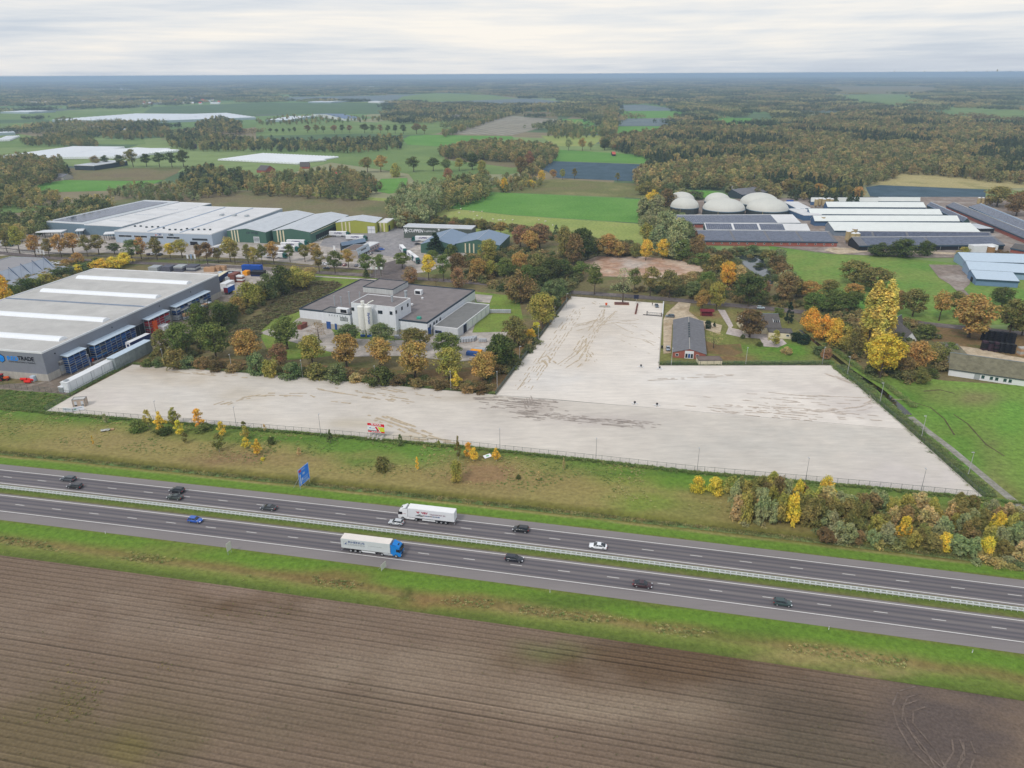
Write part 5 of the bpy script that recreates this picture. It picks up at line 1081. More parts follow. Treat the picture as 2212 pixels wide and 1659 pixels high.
M = dict(
  greywall=mat('grey_cladding', (134, 138, 148), var=.05, rib=('X', .5), rough=.5), greyroof=mat('hall_roofing', (190, 188, 184), var=.13, scale=.12, rough=.9),
  white=mat('white_cladding', (228, 232, 238), var=.04, rough=.55, streak=.08), whiteroof=mat('white_roof', (216, 216, 216), var=.10, scale=.08, rough=.8), cream=mat('cream_wall', (224, 214, 184), var=.06),
  concrete=mat('concrete', (184, 180, 172), var=.12, scale=.5, streak=.15), darkroof=mat('bitumen_roof', (128, 121, 120), var=.16, scale=.25, rough=.95), midroof=mat('wing_roof', (122, 122, 120), var=.12, scale=.3, rough=.95),
  greenw=mat('green_cladding', (74, 108, 94), var=.06, rough=.55), lime=mat('lime_cladding', (164, 168, 74), var=.05, rough=.6), palegrey=mat('pale_sheet_roof', (194, 199, 204), var=.09, scale=.2, rough=.55), bluegrey=mat('blue_grey_roof', (122, 142, 164), var=.05, scale=.3, rough=.5),
  darkwall=mat('dark_cladding', (90, 98, 90), var=.06, rough=.6), slate=mat('slate_wall', (112, 132, 146), var=.06, rough=.6), brick=mat('brick_wall', (158, 92, 78), var=.2, scale=1.5), asbest=mat('cement_sheet_roof', (116, 116, 120), var=.18, scale=.6, rough=.95), moss=mat('mossy_roof', (116, 112, 92), var=.3, scale=.5, rough=.98), tile=mat('dark_tile_roof', (98, 94, 92), var=.18, scale=.9), black=mat('black_plastic', (28, 28, 34), var=.2, rough=.5),
  trimw=mat('white_trim', (226, 228, 230), var=.04), trimd=mat('dark_trim', (58, 70, 76), var=.08), blue=mat('blue_door', (44, 84, 148), var=.06), dark=mat('dark_opening', (34, 36, 42), var=.1), steel=mat('galvanised_steel', (176, 182, 186), var=.1, rough=.45, metal=.3), bluew=mat('light_blue_cladding', (150, 174, 200), var=.05, rough=.5), bluewd=mat('blue_cladding', (112, 140, 172), var=.05), paleblue=mat('pale_blue_roof', (190, 206, 220), var=.05), glass=glassmat(), poly=mat('skylight_polycarbonate', (240, 243, 246), var=.03, rough=.35), orange=mat('orange_goods', (226, 92, 30), var=.12), red=mat('red_goods', (158, 34, 44), var=.15), racksteel=mat('blue_rack_steel', (30, 78, 140), var=.2, scale=1.0, rough=.5), rackblue2=mat('bright_blue_goods', (36, 104, 170), var=.2, rough=.5), navy=mat('navy_tarp', (34, 50, 96), var=.1), wood=mat('timber', (186, 150, 116), var=.15), tank=mat('tank_wall', (62, 70, 70), var=.12), dome=mat('dome_membrane', (208, 208, 200), var=.05, scale=.1, rough=.7, streak=.06), silo=mat('feed_silo', (176, 158, 118), var=.12), siloW=mat('white_silo', (234, 234, 228), var=.04, streak=.06), brownblk=mat('red_brown_blocks', (128, 78, 66), var=.2), plastic=mat('tunnel_film', (232, 236, 238), var=.04, rough=.4))
# ------------------------------------------------------------------ big grey hall with skylights (left)
b = Bld('stock_hall', 'big grey hall with white roof skylights and RED TRADE lettering at left', (89.6, 761.3), (471.5, 592.7), (204, 579), 12.5)
HALL = b; b.walls(M['greywall']); b.plinth(M['concrete'], 2.9); b.flat(M['greyroof'], M['trimw'], par=.3, t=.4)
def barrel(b, x, y0, y1, wd, z, m, name='skylight'):
    mb = MB(); n = 8; R = []
    for k in range(n + 1):
        a = math.pi * k / n; R.append((x - wd / 2 * math.cos(a), wd * .26 * math.sin(a) + z))
    rg = lambda y: [(p[0], y, p[1]) for p in R]
    mb.loft([rg(y0), rg(y1)], 0, True, True, close=False); mb.box(x - wd / 2 - .15, y0 - .15, z - .3, x + wd / 2 + .15, y1 + .15, z + .12)
    return mb.build(name, m, b.o, smooth=False)
s2a, s2b = b.at(86.4, 628, 12.8), b.at(341.6, 640, 12.8)
for pa, pb in (((168, 598), (408, 610)), ((86.4, 628), (341.6, 640)), (None, (229, 690)), (None, (135.4, 731))):
    q = b.at(*pb, 12.8); y1 = b.at(*pa, 12.8).y if pa else s2a.y
    barrel(b, q.x, q.y, y1, 4.6, 12.3, M['poly'])
q0, q1 = b.at(306, 662, 12.4), b.at(20.8, 644.7, 12.4); MB().box(q0.x - .25, .4, 12.0, q0.x + .25, b.D - .4, 12.75).build('roof_step', mat('step_flashing', (136, 148, 166)), b.o)
# lettering on the front wall (local plane x = 0, facing -x); letters run towards -y
zf = lambda u, v: b.hit(0, 0, u, v)
lt = lambda z: (z[0] * .07292, 748.8 + z[1] * .07292)     # detail crop 0,1300,280x140 to grid
p0, p1 = zf(*lt((235, 395))), zf(*lt((520, 270)))
text('RED', b.o, (0, p0.y, p0.z), abs(p1.y - p0.y), mat('sign_blue', (28, 142, 236)), (0, -1, 0), (0, 0, 1), bold=.03, depth=.12, height=abs(p1.z - p0.z) * .82)
p2, p3 = zf(*lt((545, 400))), zf(*lt((1020, 420)))
text('TRADE', b.o, (0, p2.y, (p2.z + p3.z) / 2 - .1), abs(p3.y - p2.y), mat('sign_black', (22, 24, 34)), (0, -1, 0), (0, 0, 1), bold=.03, depth=.12, height=abs(p1.z - p0.z) * .82)
p4, p5 = zf(*lt((270, 445))), zf(*lt((1045, 490)))
text('STOCK SOLUTIONS & TRADING', b.o, (0, p4.y, (p4.z + p5.z) / 2 - .25), abs(p5.y - p4.y), MATS['sign_black'], (0, -1, 0), (0, 0, 1), bold=.01, depth=.1)
hc = zf(*lt((40, 340))); hr_ = 1.9; mb = MB()
hexp = lambda r, x: [(x, hc.y + r * math.cos(math.pi / 2 + k * math.pi / 3), hc.z + r * math.sin(math.pi / 2 + k * math.pi / 3)) for k in range(6)]
mb.loft([hexp(hr_, -.02), hexp(hr_, -.10)], 0, False, True); lo_ = mb.build('logo', MATS['sign_black'], b.o)
MB().loft([hexp(hr_ * .86, -.1), hexp(hr_ * .86, -.15)], 0, False, True).build('logo_face', MATS['sign_blue'], lo_)
for k in range(3):
    z = hc.z - .75 + k * .42; mb = MB()
    for sg in (-1, 1): mb.face([(-.17, hc.y, z - .35), (-.17, hc.y + sg * 1.15, z + .2), (-.17, hc.y + sg * 1.15, z + .28), (-.17, hc.y, z - .27)])
    mb.build('logo_stripe', mat('sign_midblue', (20, 96, 190)), lo_)
for u, v in ((89, 775), (232, 703)): pass
for xx in (6, 40, 74, 100, 130, 160): MB().box(xx, -.25, 9.6, xx + .35, .0, 10.1).build('wall_lamp', M['dark'], b.o)
# wall side facing the racks: local y = 0
def wx(u, v, y=-.0): return b.hit(1, y, u, v).x
zz = lambda z: (z[0] * .2083, 553 + z[1] * .2083)
for (a, c, zt) in (((890, 975), (995, 930), 6.2), ((1390, 735), (1485, 700), 5.6)):
    opening(b, 1, 0, wx(*zz(a)), wx(*zz(c)), -.1, zt, M['dark'], 'door', M['steel'])
def rack(name, label, x0, x1, dep, h, goods, steel, levels=6, canopy=True, seed=1):
    rr = random.Random(seed); w = b.org + b.x * x0 + b.n * (-.25)
    t = thing(name, label, 'rack', (w.x, w.y, 0), b.ang, 'outdoor storage racks along the grey hall'); Lx = x1 - x0; nb = max(2, int(Lx / 3.2))
    for k in range(nb + 1):
        x = Lx * k / nb; mb = MB(); mb.box(x - .08, -.15, 0, x + .08, -.35, h); mb.box(x - .08, -dep, 0, x + .08, -dep + .2, h); mb.box(x - .06, -dep, h - .2, x + .06, -.2, h); mb.build('upright', steel, t)
    for lv in range(levels):
        z = .35 + (h - .9) * lv / levels; MB().box(0, -dep, z - .12, Lx, -.2, z).build('beam', steel, t)
        for k in range(nb):
            if rr.random() < .12: continue
            gh = (h - .9) / levels * rr.uniform(.45, .85); a = Lx * (k + .06) / nb; c = Lx * (k + .94) / nb; d0 = -dep + rr.uniform(-.15, .3)
            MB().box(a, d0, z, c, -.4, z + gh).build('goods', rr.choice(goods), t)
    if canopy: MB().loft([[(-.3, .15, h + .5), (Lx + .3, .15, h + .5), (Lx + .3, -dep - .5, h + .1), (-.3, -dep - .5, h + .1)], [(-.3, .15, h + .62), (Lx + .3, .15, h + .62), (Lx + .3, -dep - .5, h + .22), (-.3, -dep - .5, h + .22)]], 0, True, True).build('canopy', M['paleblue'], t)
    return t
GB = [M['racksteel'], M['rackblue2'], M['racksteel'], M['navy']]
W3_ = lambda z, y=-3.0: b.hit(1, y, *zz(z)).x
rack('storage_rack', 'dark blue storage rack nearest the RED TRADE corner of the grey hall', W3_((690, 1050)), W3_((880, 975)), 3.2, 7.6, [M['racksteel'], M['navy'], M['racksteel']], M['steel'], 7, seed=2)
rack('storage_rack', 'long bright blue storage rack in the middle of the grey hall side', W3_((965, 920)), W3_((1390, 742)), 3.2, 7.2, GB, M['steel'], 6, seed=3)
rack('storage_rack', 'red storage rack under a pale canopy on the grey hall side', W3_((1530, 665)), W3_((1745, 575)), 3.2, 7.0, [M['red']], M['steel'], 5, seed=4)
rack('storage_rack', 'navy and timber rack near the far end of the grey hall', W3_((1815, 535)), W3_((2170, 372)), 3.2, 7.0, [M['navy'], M['racksteel'], M['palegrey']], M['steel'], 5, seed=5)
rack('storage_rack', 'open rack of pale planks in front of the far navy rack', W3_((1915, 530), -7.5), W3_((2190, 440), -7.5), 2.6, 4.2, [M['palegrey'], M['steel'], M['wood']], M['trimd'], 4, canopy=False, seed=6).location += b.n * -4.5
# ------------------------------------------------------------------ goods lying in the hall yard
def crate_stack(label, u, v, lx, ly, n, hh, mats, name='pallet_stack', cat='pallets', rz=None, group='stacked goods in the hall yard', seed=0, gap=.05):
    p = G(u, v); rr = random.Random(seed + int(u)); t = thing(name, label, cat, (p.x, p.y, -.1), b.ang if rz is None else rz, group)
    for k in range(n):
        z = k * hh; j = rr.uniform(-.06, .06); mb = MB(); mb.bbox(-lx / 2 + j, -ly / 2, z, lx / 2 + j, ly / 2, z + hh - gap, .04); mb.build('layer', rr.choice(mats), t)
    return t
HB = b
crate_stack('tall grey stack of metal pallets at the hall corner', *zz((655, 1222)), 2.6, 2.2, 10, .62, [M['steel'], M['concrete'], mat('weathered_steel', (120, 118, 120), var=.2)])
crate_stack('second grey stack of metal pallets against the blue rack', *zz((705, 1190)), 1.6, 2.0, 8, .6, [M['steel'], M['concrete']])
crate_stack('long bright blue beam bundle lying before the blue rack', *zz((850, 1135)), 11, 1.6, 3, .7, [M['rackblue2'], M['racksteel']], 'beam_bundle', 'beams')
crate_stack('flat orange and white bundle beside the grey hall door', *zz((985, 1072)), 5, 1.4, 2, .6, [M['orange']], 'goods_bundle', 'bundle')
crate_stack('orange block stack before the long blue rack', *zz((1050, 1030)), 3.6, 1.8, 2, .9, [M['orange']], 'goods_bundle', 'bundle')
crate_stack('white slab pile before the orange bundle', *zz((1020, 1090)), 6, 1.4, 1, .5, [M['concrete']], 'slab_pile', 'slabs')
for k, z in enumerate(((1110, 1012), (1150, 995), (1195, 975))):
    crate_stack(('left', 'middle', 'right')[k] + ' of three grey wrapped bales before the blue rack', *zz(z), 2.2, 2.0, 1, 1.7, [mat('grey_bale', (132, 134, 130), var=.2)], 'wrapped_bale', 'bale')
crate_stack('orange bundle behind the grey bales', *zz((1205, 955)), 4.0, 1.2, 1, .9, [M['orange']], 'goods_bundle', 'bundle')
crate_stack('tall orange stack of crates by the red rack', *zz((1597, 785)), 3.2, 3.0, 5, 1.15, [M['orange']], 'crate_stack', 'crates')
crate_stack('low red and orange pallet beside the trailer', *zz((1350, 870)), 4.0, 2.0, 1, .7, [M['red'], M['orange']], 'goods_bundle', 'bundle')
crate_stack('white boxed goods pile under the yard trees', *zz((1700, 760)), 5.0, 4.0, 3, .8, [M['trimw'], M['steel'], M['white']], 'goods_pile', 'goods')
crate_stack('timber crate stack at the corner of the red rack', *zz((1780, 590)), 2.6, 2.4, 5, 1.0, [M['wood'], M['trimw']], 'crate_stack', 'crates')
# white cabins and grey lean-to along the yard boundary
def block(name, label, cat, pa, pb, dep, h, m, roofm, group=None, over=.12, extra=None):
    A, B = G(*pa), G(*pb); d = B - A; L = d.length; t = thing(name, label, cat, (A.x, A.y, -.1), math.atan2(d.y, d.x), group)
    MB().bbox(0, 0, 0, L, dep, h, .06).build('body', m, t); MB().box(-over, -over, h, L + over, dep + over, h + .16).build('roof', roofm, t)
    return t, L
zr = lambda z: ((200 + z[0] * .14467) / 1.736, (1260 + z[1] * .14467) / 1.736)     # crop 200,1260,320x240
for k, (pa, pb) in enumerate((((420, 1470), (1020, 1165)), ((1035, 1155), (1290, 1020)), ((1300, 1010), (1615, 850)))):
    t, L = block('site_cabin', ('nearest', 'middle', 'farthest')[k] + ' of the three white cabins along the yard boundary', 'cabin', zr(pa), zr(pb), 3.2, 4.2, M['white'], M['trimw'], 'white cabins on the yard boundary')
    for j in range(int(L / 3.2)): MB().box(1.2 + j * 3.2, -.05, .0, 1.28 + j * 3.2, 0, 4.1).build('panel_joint', M['steel'], t)
    if k == 0: MB().box(.6, 1.0, 4.36, 2.2, 2.2, 4.9).build('roof_unit', M['steel'], t)
t, L = block('low_cabin', 'small grey-sided white-topped cabin left of the white cabins', 'cabin', zr((150, 1450)), zr((265, 1465)), 2.5, 2.2, M['steel'], M['trimw'])
t, L = block('lean_to', 'long grey corrugated lean-to beyond the white cabins', 'shed', zr((1640, 880)), zz((1590, 985)), 3.6, 5.2, mat('corrugated_grey', (146, 156, 158), var=.2, scale=.6, rib=('X', .9), streak=.2), M['paleblue'])
# parked trailers near the hall
def trailer_box(label, pa, pb, dep, side, rooft, end, group='parked semi-trailers by the grey hall'):
    A, B = G(*pa), G(*pb); d = B - A; L = d.length; t = thing('semi_trailer', label, 'trailer', (A.x, A.y, -.1), math.atan2(d.y, d.x), group)
    MB().bbox(0, 0, 1.1, L, dep, 4.0, .04).build('body', side, t); MB().box(.05, .05, 4.0, L - .05, dep - .05, 4.05).build('roof', rooft, t); MB().box(-.03, .06, 1.15, 0, dep - .06, 3.9).build('rear_door', end, t)
    for x in (1.5, 2.8, 4.1):
        for y in (.1, dep - .1): MB().cyl((x, y - .15, .5), (x, y + .15, .5), .5, n=10).build('wheel', M['dark'], t)
    MB().box(L * .7, .3, 0, L * .7 + .2, .5, 1.1).build('landing_leg', M['dark'], t); MB().box(.3, .5, .8, L, dep - .5, 1.1).build('chassis', M['dark'], t)
    return t
t = trailer_box('parked semi-trailer with navy sides and white roof beside the lean-to', zz((1365, 985)), zz((1575, 885)), 2.6, M['navy'], M['trimw'], M['trimw'])
MB().box(-.06, .7, 2.0, -.03, 1.9, 3.2).build('rear_logo', M['navy'], t)
zc = lambda z: ((780 + z[0] * .13264) / 1.736, (960 + z[1] * .13264) / 1.736)      # crop 780,960,280x220
t = trailer_box('parked navy trailer with pale roof beyond the hall end', zc((335, 770)), zc((600, 600)), 2.6, M['navy'], M['cream'], M['navy'])
t = trailer_box('open-backed blue trailer with white roof by the hall end', zc((580, 1090)), zc((775, 990)), 2.6, mat('trailer_blue', (34, 92, 178), var=.06), M['trimw'], M['red'])
crate_stack('large white cabin pile beyond the grey hall end', *zc((560, 870)), 9, 4, 2, 1.6, [M['white'], M['trimw']], 'cabin_stack', 'cabins')
crate_stack('red-brown block stack topped with white sheets in the stock yard', *zc((770, 700)), 8, 4, 5, 1.0, [M['brownblk']], 'block_stack', 'blocks')
crate_stack('second red-brown block stack right of the white strip', *zc((930, 720)), 3, 4, 4, 1.0, [M['brownblk'], M['trimw']], 'block_stack', 'blocks')
crate_stack('grey wrapped goods on the white cabins', *zc((620, 720)), 5, 3, 3, 1.1, [M['steel']], 'wrapped_goods', 'goods')
crate_stack('bright orange-yellow skip in the stock yard', *zc((1095, 525)), 4.2, 3.2, 2, 1.3, [mat('yellow_orange', (240, 160, 24))], 'skip', 'skip')
crate_stack('large bright blue container stack at the stock yard edge', *zc((1270, 465)), 12.5, 3.5, 4, 1.25, [M['racksteel'], mat('container_blue', (24, 80, 170), var=.1)], 'container_stack', 'containers', rz=-.12)
crate_stack('dark round-topped heap of black tarpaulin in the stock yard', *zc((1430, 545)), 8, 5, 3, 1.0, [M['black'], M['navy']], 'tarpaulin_heap', 'tarpaulin', rz=-.1)
for k in range(5): crate_stack(ordinal(k) + ' white plank pack from the left beside the orange skip', *zc((470 + k * 95, 500 - k * 3)), 2.0, 8, 2, .7, [M['trimw'], M['paleblue']], 'plank_pack', 'planks')
for k in range(3): crate_stack(ordinal(k) + ' pale timber pack from the left at the road fence', *zc((60 + k * 150, 430 - k * 20)), 7, 3, 3, .9, [M['wood']], 'timber_pack', 'timber', rz=-.12)
for k in range(4): crate_stack(ordinal(k) + ' dark grey mesh stack from the left behind the grey hall', (1620 + k * 130) * .2083, 391.7 + (930 - k * 4) * .2083, 6, 7, 3, 1.1, [mat('dark_mesh', (92, 94, 106), var=.25), M['steel']], 'mesh_stack', 'mesh stack', rz=-.12)
# red tractor, gas cylinders at the hall front
def tractor(label, u, v, rz):
    p = G(u, v); t = thing('tractor', label, 'tractor', (p.x, p.y, -.1), rz)
    MB().bbox(-.4, -.45, .8, 1.7, .45, 1.6, .12).build('bonnet', M['orange'], t); MB().bbox(-1.6, -.7, 1.0, -.3, .7, 2.6, .15).build('cab', M['glass'], t); MB().bbox(-1.7, -.8, 2.6, -.2, .8, 2.8, .1).build('cab_roof', M['red'], t)
    for x, r, y in ((-1.1, .8, .85), (-1.1, .8, -.85), (1.2, .5, .75), (1.2, .5, -.75)):
        w = MB().cyl((x, y - .2, r), (x, y + .2, r), r, n=14).build('wheel', M['dark'], t); MB().cyl((x, y - .22, r), (x, y + .22, r), r * .5, n=10).build('rim', M['red'], w)
    return t
tractor('orange-red tractor at the left edge before the grey hall', *zz((52, 1285)), b.ang - 1.2); tractor('second red tractor cut by the left photo edge', -2, 822, b.ang - 1.2)
for k, z in enumerate(((250, 1290), (290, 1315), (325, 1295))):
    p = G(*zz(z)); t = thing('gas_tank', ('left', 'front', 'right')[k] + ' of three red tanks lying before the grey hall', 'tank', (p.x, p.y, -.1), b.ang - 1.4, 'red tanks before the grey hall')
    MB().cyl((-1.3, 0, .7), (1.3, 0, .7), .55, n=12).build('shell', mat('tank_red', (222, 44, 30)), t); MB().box(-.9, -.4, 0, -.6, .4, .3).box(.6, -.4, 0, .9, .4, .3).build('foot', M['dark'], t)
crate_stack('blue-grey machine box beside the red tanks', *zz((352, 1290)), 1.6, 1.8, 2, 1.1, [M['steel'], M['paleblue']], 'machine_box', 'machine')
# ------------------------------------------------------------------ flat factory with silos
zs = lambda z: (668.2 + z[0] * .2083, 576 + z[1] * .2083)
b = Bld('factory', 'white flat-roofed factory with two tall silos and dark roofs', zs((1222, 578)), zs((1718, 240)), zs((390, 195)), 7.55)
FAC = b; b.walls(M['white']); b.plinth(M['concrete'], 2.6); b.flat(M['darkroof'], mat('blue_black_edge', (54, 68, 80)), par=.4, t=.35)
def sub(B, A, Bp, Cp, h, wall, roof, trim, name='wing', plinth=None):
    """block that belongs to building B, corners read at height h"""
    a, c, d = B.at(*A, h), B.at(*Bp, h), B.at(*Cp, h)
    x0, x1 = min(a.x, c.x, d.x), max(a.x, c.x, d.x); y0, y1 = min(a.y, c.y, d.y), max(a.y, c.y, d.y)
    o = MB().box(x0, y0, -.2, x1, y1, h - .3).build(name, wall, B.o); t = .3; mb = MB()
    MB().box(x0 + t, y0 + t, h - .35, x1 - t, y1 - t, h - .28).build('wing_roof', roof, o)
    for q in ((x0 - .04, y0 - .04, x1 + .04, y0 + t), (x0 - .04, y1 - t, x1 + .04, y1 + .04), (x0 - .04, y0 + t, x0 + t, y1 - t), (x1 - t, y0 + t, x1 + .04, y1 - t)): mb.box(q[0], q[1], h - .4, q[2], q[3], h)
    mb.build('wing_parapet', trim, o)
    if plinth: MB().box(x0 - .05, y0 - .05, -.2, x1 + .05, y1 + .05, plinth).build('wing_plinth', M['concrete'], o)
    return o, (x0, x1, y0, y1)
edge_d = MATS['blue_black_edge']
th = 8.0
while b.at(*zs((872, 402)), th).x > -.6 and th < 17: th += .1
wh_ = height_of(*zs((180, 640)), zs((180, 468))[1])
tw, TB = sub(b, zs((872, 402)), zs((1048, 325)), zs((432, 372)), th, M['white'], M['darkroof'], M['trimw'], 'tower', 2.6)
la, LB = sub(b, zs((425, 492)), zs((480, 440)), zs((115, 462)), wh_, M['white'], M['midroof'], edge_d, 'wing', 2.6)
rw, RB = sub(b, zs((1540, 640)), zs((1865, 390)), zs((1285, 612)), 4.55, mat('wing_wall', (206, 210, 214), var=.06, streak=.1), M['midroof'], M['trimw'], 'wing')
rh, HBx = sub(b, zs((865, 235)), zs((975, 145)), zs((605, 180)), 10.3, mat('penthouse_wall', (196, 198, 196), var=.08, streak=.15), M['darkroof'], edge_d, 'roof_house')
def chim(u, vt, h0, h1, r, m=None, name='chimney'):
    p = b.at(u, vt, h1); o = MB().cyl((p.x, p.y, h0), (p.x, p.y, h1), r, n=10).cyl((p.x, p.y, h1), (p.x, p.y, h1 + .25), r * 1.35, n=10).build(name, m or M['steel'], b.o); return o
for z, h0, h1, r in (((408, 262), 7, 14, .35), ((255, 308), 6.9, 12, .3), ((325, 318), 6.9, 11.5, .3), ((520, 268), 7, 11, .3), ((855, 305), th - .5, th + 2.6, .5), ((998, 255), 7, th + 1.6, .7)): chim(*zs(z), h0, h1, r)
for z in ((1172, 318), (1065, 382), (820, 155), (845, 190)): p = b.at(*zs(z), 8); MB().cyl((p.x, p.y, 7), (p.x, p.y, 7.8), .55, .4, 10).cyl((p.x, p.y, 7.8), (p.x, p.y, 8.1), .7, .3, 10).build('roof_vent', M['trimw'], b.o)
p = b.at(*zs((1135, 285)), 7.2); a = MB().bbox(p.x - 1.2, p.y - 2, 7.1, p.x + 1.2, p.y + 2, 9.6, .08).build('air_unit', M['trimw'], b.o); MB().box(p.x - 1.25, p.y - 1.4, 7.6, p.x - 1.2, p.y + 1.4, 9.2).build('grille', M['dark'], a)
p = b.at(*zs((350, 470)), wh_); a = MB().bbox(p.x - 1.2, p.y - 3.2, wh_ - .5, p.x + 1.2, p.y + 3.2, wh_ + 2, .08).build('air_unit', M['trimw'], b.o); MB().box(p.x - 1.27, p.y - 2.7, wh_, p.x - 1.2, p.y + .6, wh_ + 1.6).build('grille', M['dark'], a)
p = b.at(*zs((1138, 540)), 7.2); MB().bbox(p.x - .8, p.y - 1, 7.1, p.x + .8, p.y + 1, 8.2, .1).build('green_hatch', mat('green_hatch', (66, 160, 140)), b.o)
# openings: tower front is plane x = TB[0]
for z in ((452, 440), (735, 472), (848, 482)):
    w = b.hit(0, TB[0], *zs(z)); opening(b, 0, TB[0], w.y - (1.1 if z[0] == 735 else .6), w.y + (1.1 if z[0] == 735 else .6), w.z - .7, w.z + .7, M['glass'], 'window', M['trimd'], out=-1)
for z in ((900, 470), (960, 432), (1020, 398)):
    w = b.hit(1, TB[2], *zs(z)); opening(b, 1, TB[2], w.x - .6, w.x + .6, w.z - .7, w.z + .7, M['glass'], 'window', M['trimd'], out=-1)
for z, wd, hh in (((203, 618), 2.4, 3.6), ((278, 632), 1.2, 3.0)):
    w = b.hit(0, LB[0], *zs(z)); opening(b, 0, LB[0] - .06, w.y - wd / 2, w.y + wd / 2, -.1, hh, M['blue'], 'door', None, out=-1)
for k in range(7):
    w = b.hit(0, LB[0], *zs((207 + k * 28, 500 + k * 3))); MB().box(LB[0] - .2, w.y - .15, w.z - .4, LB[0], w.y + .15, w.z + .4).build('wall_vent', M['steel'], la)
for z in ((340, 543), (380, 547)):
    w = b.hit(0, LB[0], *zs(z)); opening(b, 0, LB[0], w.y - .9, w.y + .9, w.z - .8, w.z + .8, M['steel'], 'louvre', M['trimd'], out=-1)
for z in ((1253, 618), (1292, 590), (1320, 572), (1357, 545)):
    w = b.hit(1, 0 if b.D > 0 else b.y0, *zs(z)); opening(b, 1, b.y0 if b.D < 0 else 0, w.x - .7, w.x + .7, w.z - .7, w.z + .7, M['glass'], 'window', M['trimd'], out=-1 if b.D > 0 else -1)
w = b.hit(0, 0, *zs((1268, 690))); opening(b, 1, 0, .4, 3.4, -.1, 4.6, M['blue'], 'door', M['trimd'], out=-1)
w = b.hit(0, RB[0], *zs((1340, 695))); opening(b, 0, RB[0], w.y - 1.6, w.y + 1.6, 1.0, 2.3, M['glass'], 'window', M['blue'], out=-1)
w = b.hit(1, RB[2], *zs((1615, 660))); opening(b, 1, RB[2], w.x - 1.8, w.x + 1.8, -.1, 3.8, M['dark'], 'door', M['blue'], out=-1)
for k in range(5):
    w = b.hit(1, RB[2], *zs((1668 + k * 46, 600 - k * 36))); MB().box(w.x - 2.2, RB[2] - .08, .3, w.x + 2.2, RB[2], 3.6).build('wall_panel', M['trimw'], rw)
# silos
def silo(label, z, zt, r, h, textq=False):
    c = G(*zs(zt), h); t = thing('storage_silo', label, 'silo', (c.x, c.y, -.1), 0, 'white silos in front of the factory')
    sh = MB().cyl((0, 0, 3.2), (0, 0, h), r, n=24).cyl((0, 0, 1.4), (0, 0, 3.2), r * .45, r, 24).build('shell', M['siloW'], t, smooth=False)
    MB().cyl((0, 0, h), (0, 0, h + .5), r, r * .25, 24).build('top_cone', M['siloW'], t)
    for k in range(4): a = k * 1.57 + .78; MB().box(r * .8 * math.cos(a) - .12, r * .8 * math.sin(a) - .12, 0, r * .8 * math.cos(a) + .12, r * .8 * math.sin(a) + .12, 3.4).build('leg', M['siloW'], t)
    MB().box(-r * .6, -r * 1.1, 0, r * .6, -r * .5, .9).build('base_box', M['blue'], t)
    for k in range(14): a = 2.2; MB().box(r * math.cos(a) - .25, r * math.sin(a), 3.5 + k * .8, r * math.cos(a) + .25, r * math.sin(a) + .12, 3.56 + k * .8).build('ladder_rung', M['steel'], t)
    return t
t = silo('left white silo with plain shell before the factory', None, (534, 408), 1.75, 14.6)
t = silo('right white silo with blue vertical Sylvan lettering', None, (604, 412), 1.75, 14.6)
vd = Vector((math.sin(-.25), -math.cos(-.25), 0)); ob = text('Sylvan', t, (0, 0, 11.9), 5.6, mat('lettering_blue', (34, 74, 150)), (0, 0, -1), (math.cos(-.12), math.sin(-.12), 0), bold=.015, depth=.0, height=1.5)
ob.location = (-.35 + vd.x * 0, -1.82, 12.2)
MB().tube([(-3.1, .2, 14.9), (-2.2, 0, 16.2), (-1.0, .1, 15.4), (0, 0, 15.2)], .35, 8).build('conveyor_pipe', M['siloW'], t); MB().tube([(-1.2, .2, 15.0), (1.0, .5, 16.6), (2.8, .8, 17.4)], .3, 6).build('conveyor_arm', M['siloW'], t)
MB().cyl((-2.4, .6, 15.0), (-2.4, .6, 17.2), .8, .9, 10).build('filter_housing', M['siloW'], t)
# packaged goods round the factory
gl = mat('wrapped_grey', (172, 176, 182), var=.15)
def bags(label, z0, z1, n, h, rows=1, group='wrapped pallets round the factory', f=zs):
    for r in range(rows):
        for k in range(n):
            q = (k + .5) / n; p = G(*f((z0[0] + (z1[0] - z0[0]) * q, z0[1] + (z1[1] - z0[1]) * q))); p = p + FAC.x * (r * 1.5)
            t = thing('wrapped_pallet', '%s grey wrapped pallet from the left%s %s' % (ordinal(k), '' if rows == 1 else ', ' + ('front', 'middle', 'back')[r] + ' row,', label), 'pallet', (p.x, p.y, -.05), FAC.ang, group)
            MB().box(-.6, -.55, 0, .6, .55, .14).build('base', M['wood'], t); MB().bbox(-.6, -.55, .14, .6, .55, h, .15).build('load', gl, t)
bags('beside the factory wing door', (1545, 790), (1715, 775), 6, 1.9, 3)
bags('on the far paving by the lawn', (1870, 478), (2090, 480), 11, 1.9, 1)
bags('left of the wing front', (885, 745), (980, 745), 4, 1.8, 1); bags('by the factory corner tree', (1760, 780), (1835, 780), 4, 1.7, 1)
bags('at the brown container', (0, 575), (50, 560), 3, 1.8, 2)
crate_stack('red-brown waste container left of the factory', 437.8 + 1380 * .15625, 576 + 845 * .15625, 5.5, 2.4, 2, 1.2, [M['brownblk']], 'waste_container', 'container', rz=FAC.ang)
for k, c_ in enumerate(((M['blue'], 'blue'), (mat('yellow_orange', (240, 160, 24)), 'yellow'), (M['steel'], 'grey'))):
    crate_stack(c_[1] + ' skip on the paving near the yard corner', *zs((1690 + k * 40, 915 - k * 18)), 5, 2.3, 1, 1.7, [c_[0]], 'skip', 'skip', rz=FAC.ang - 1.5)
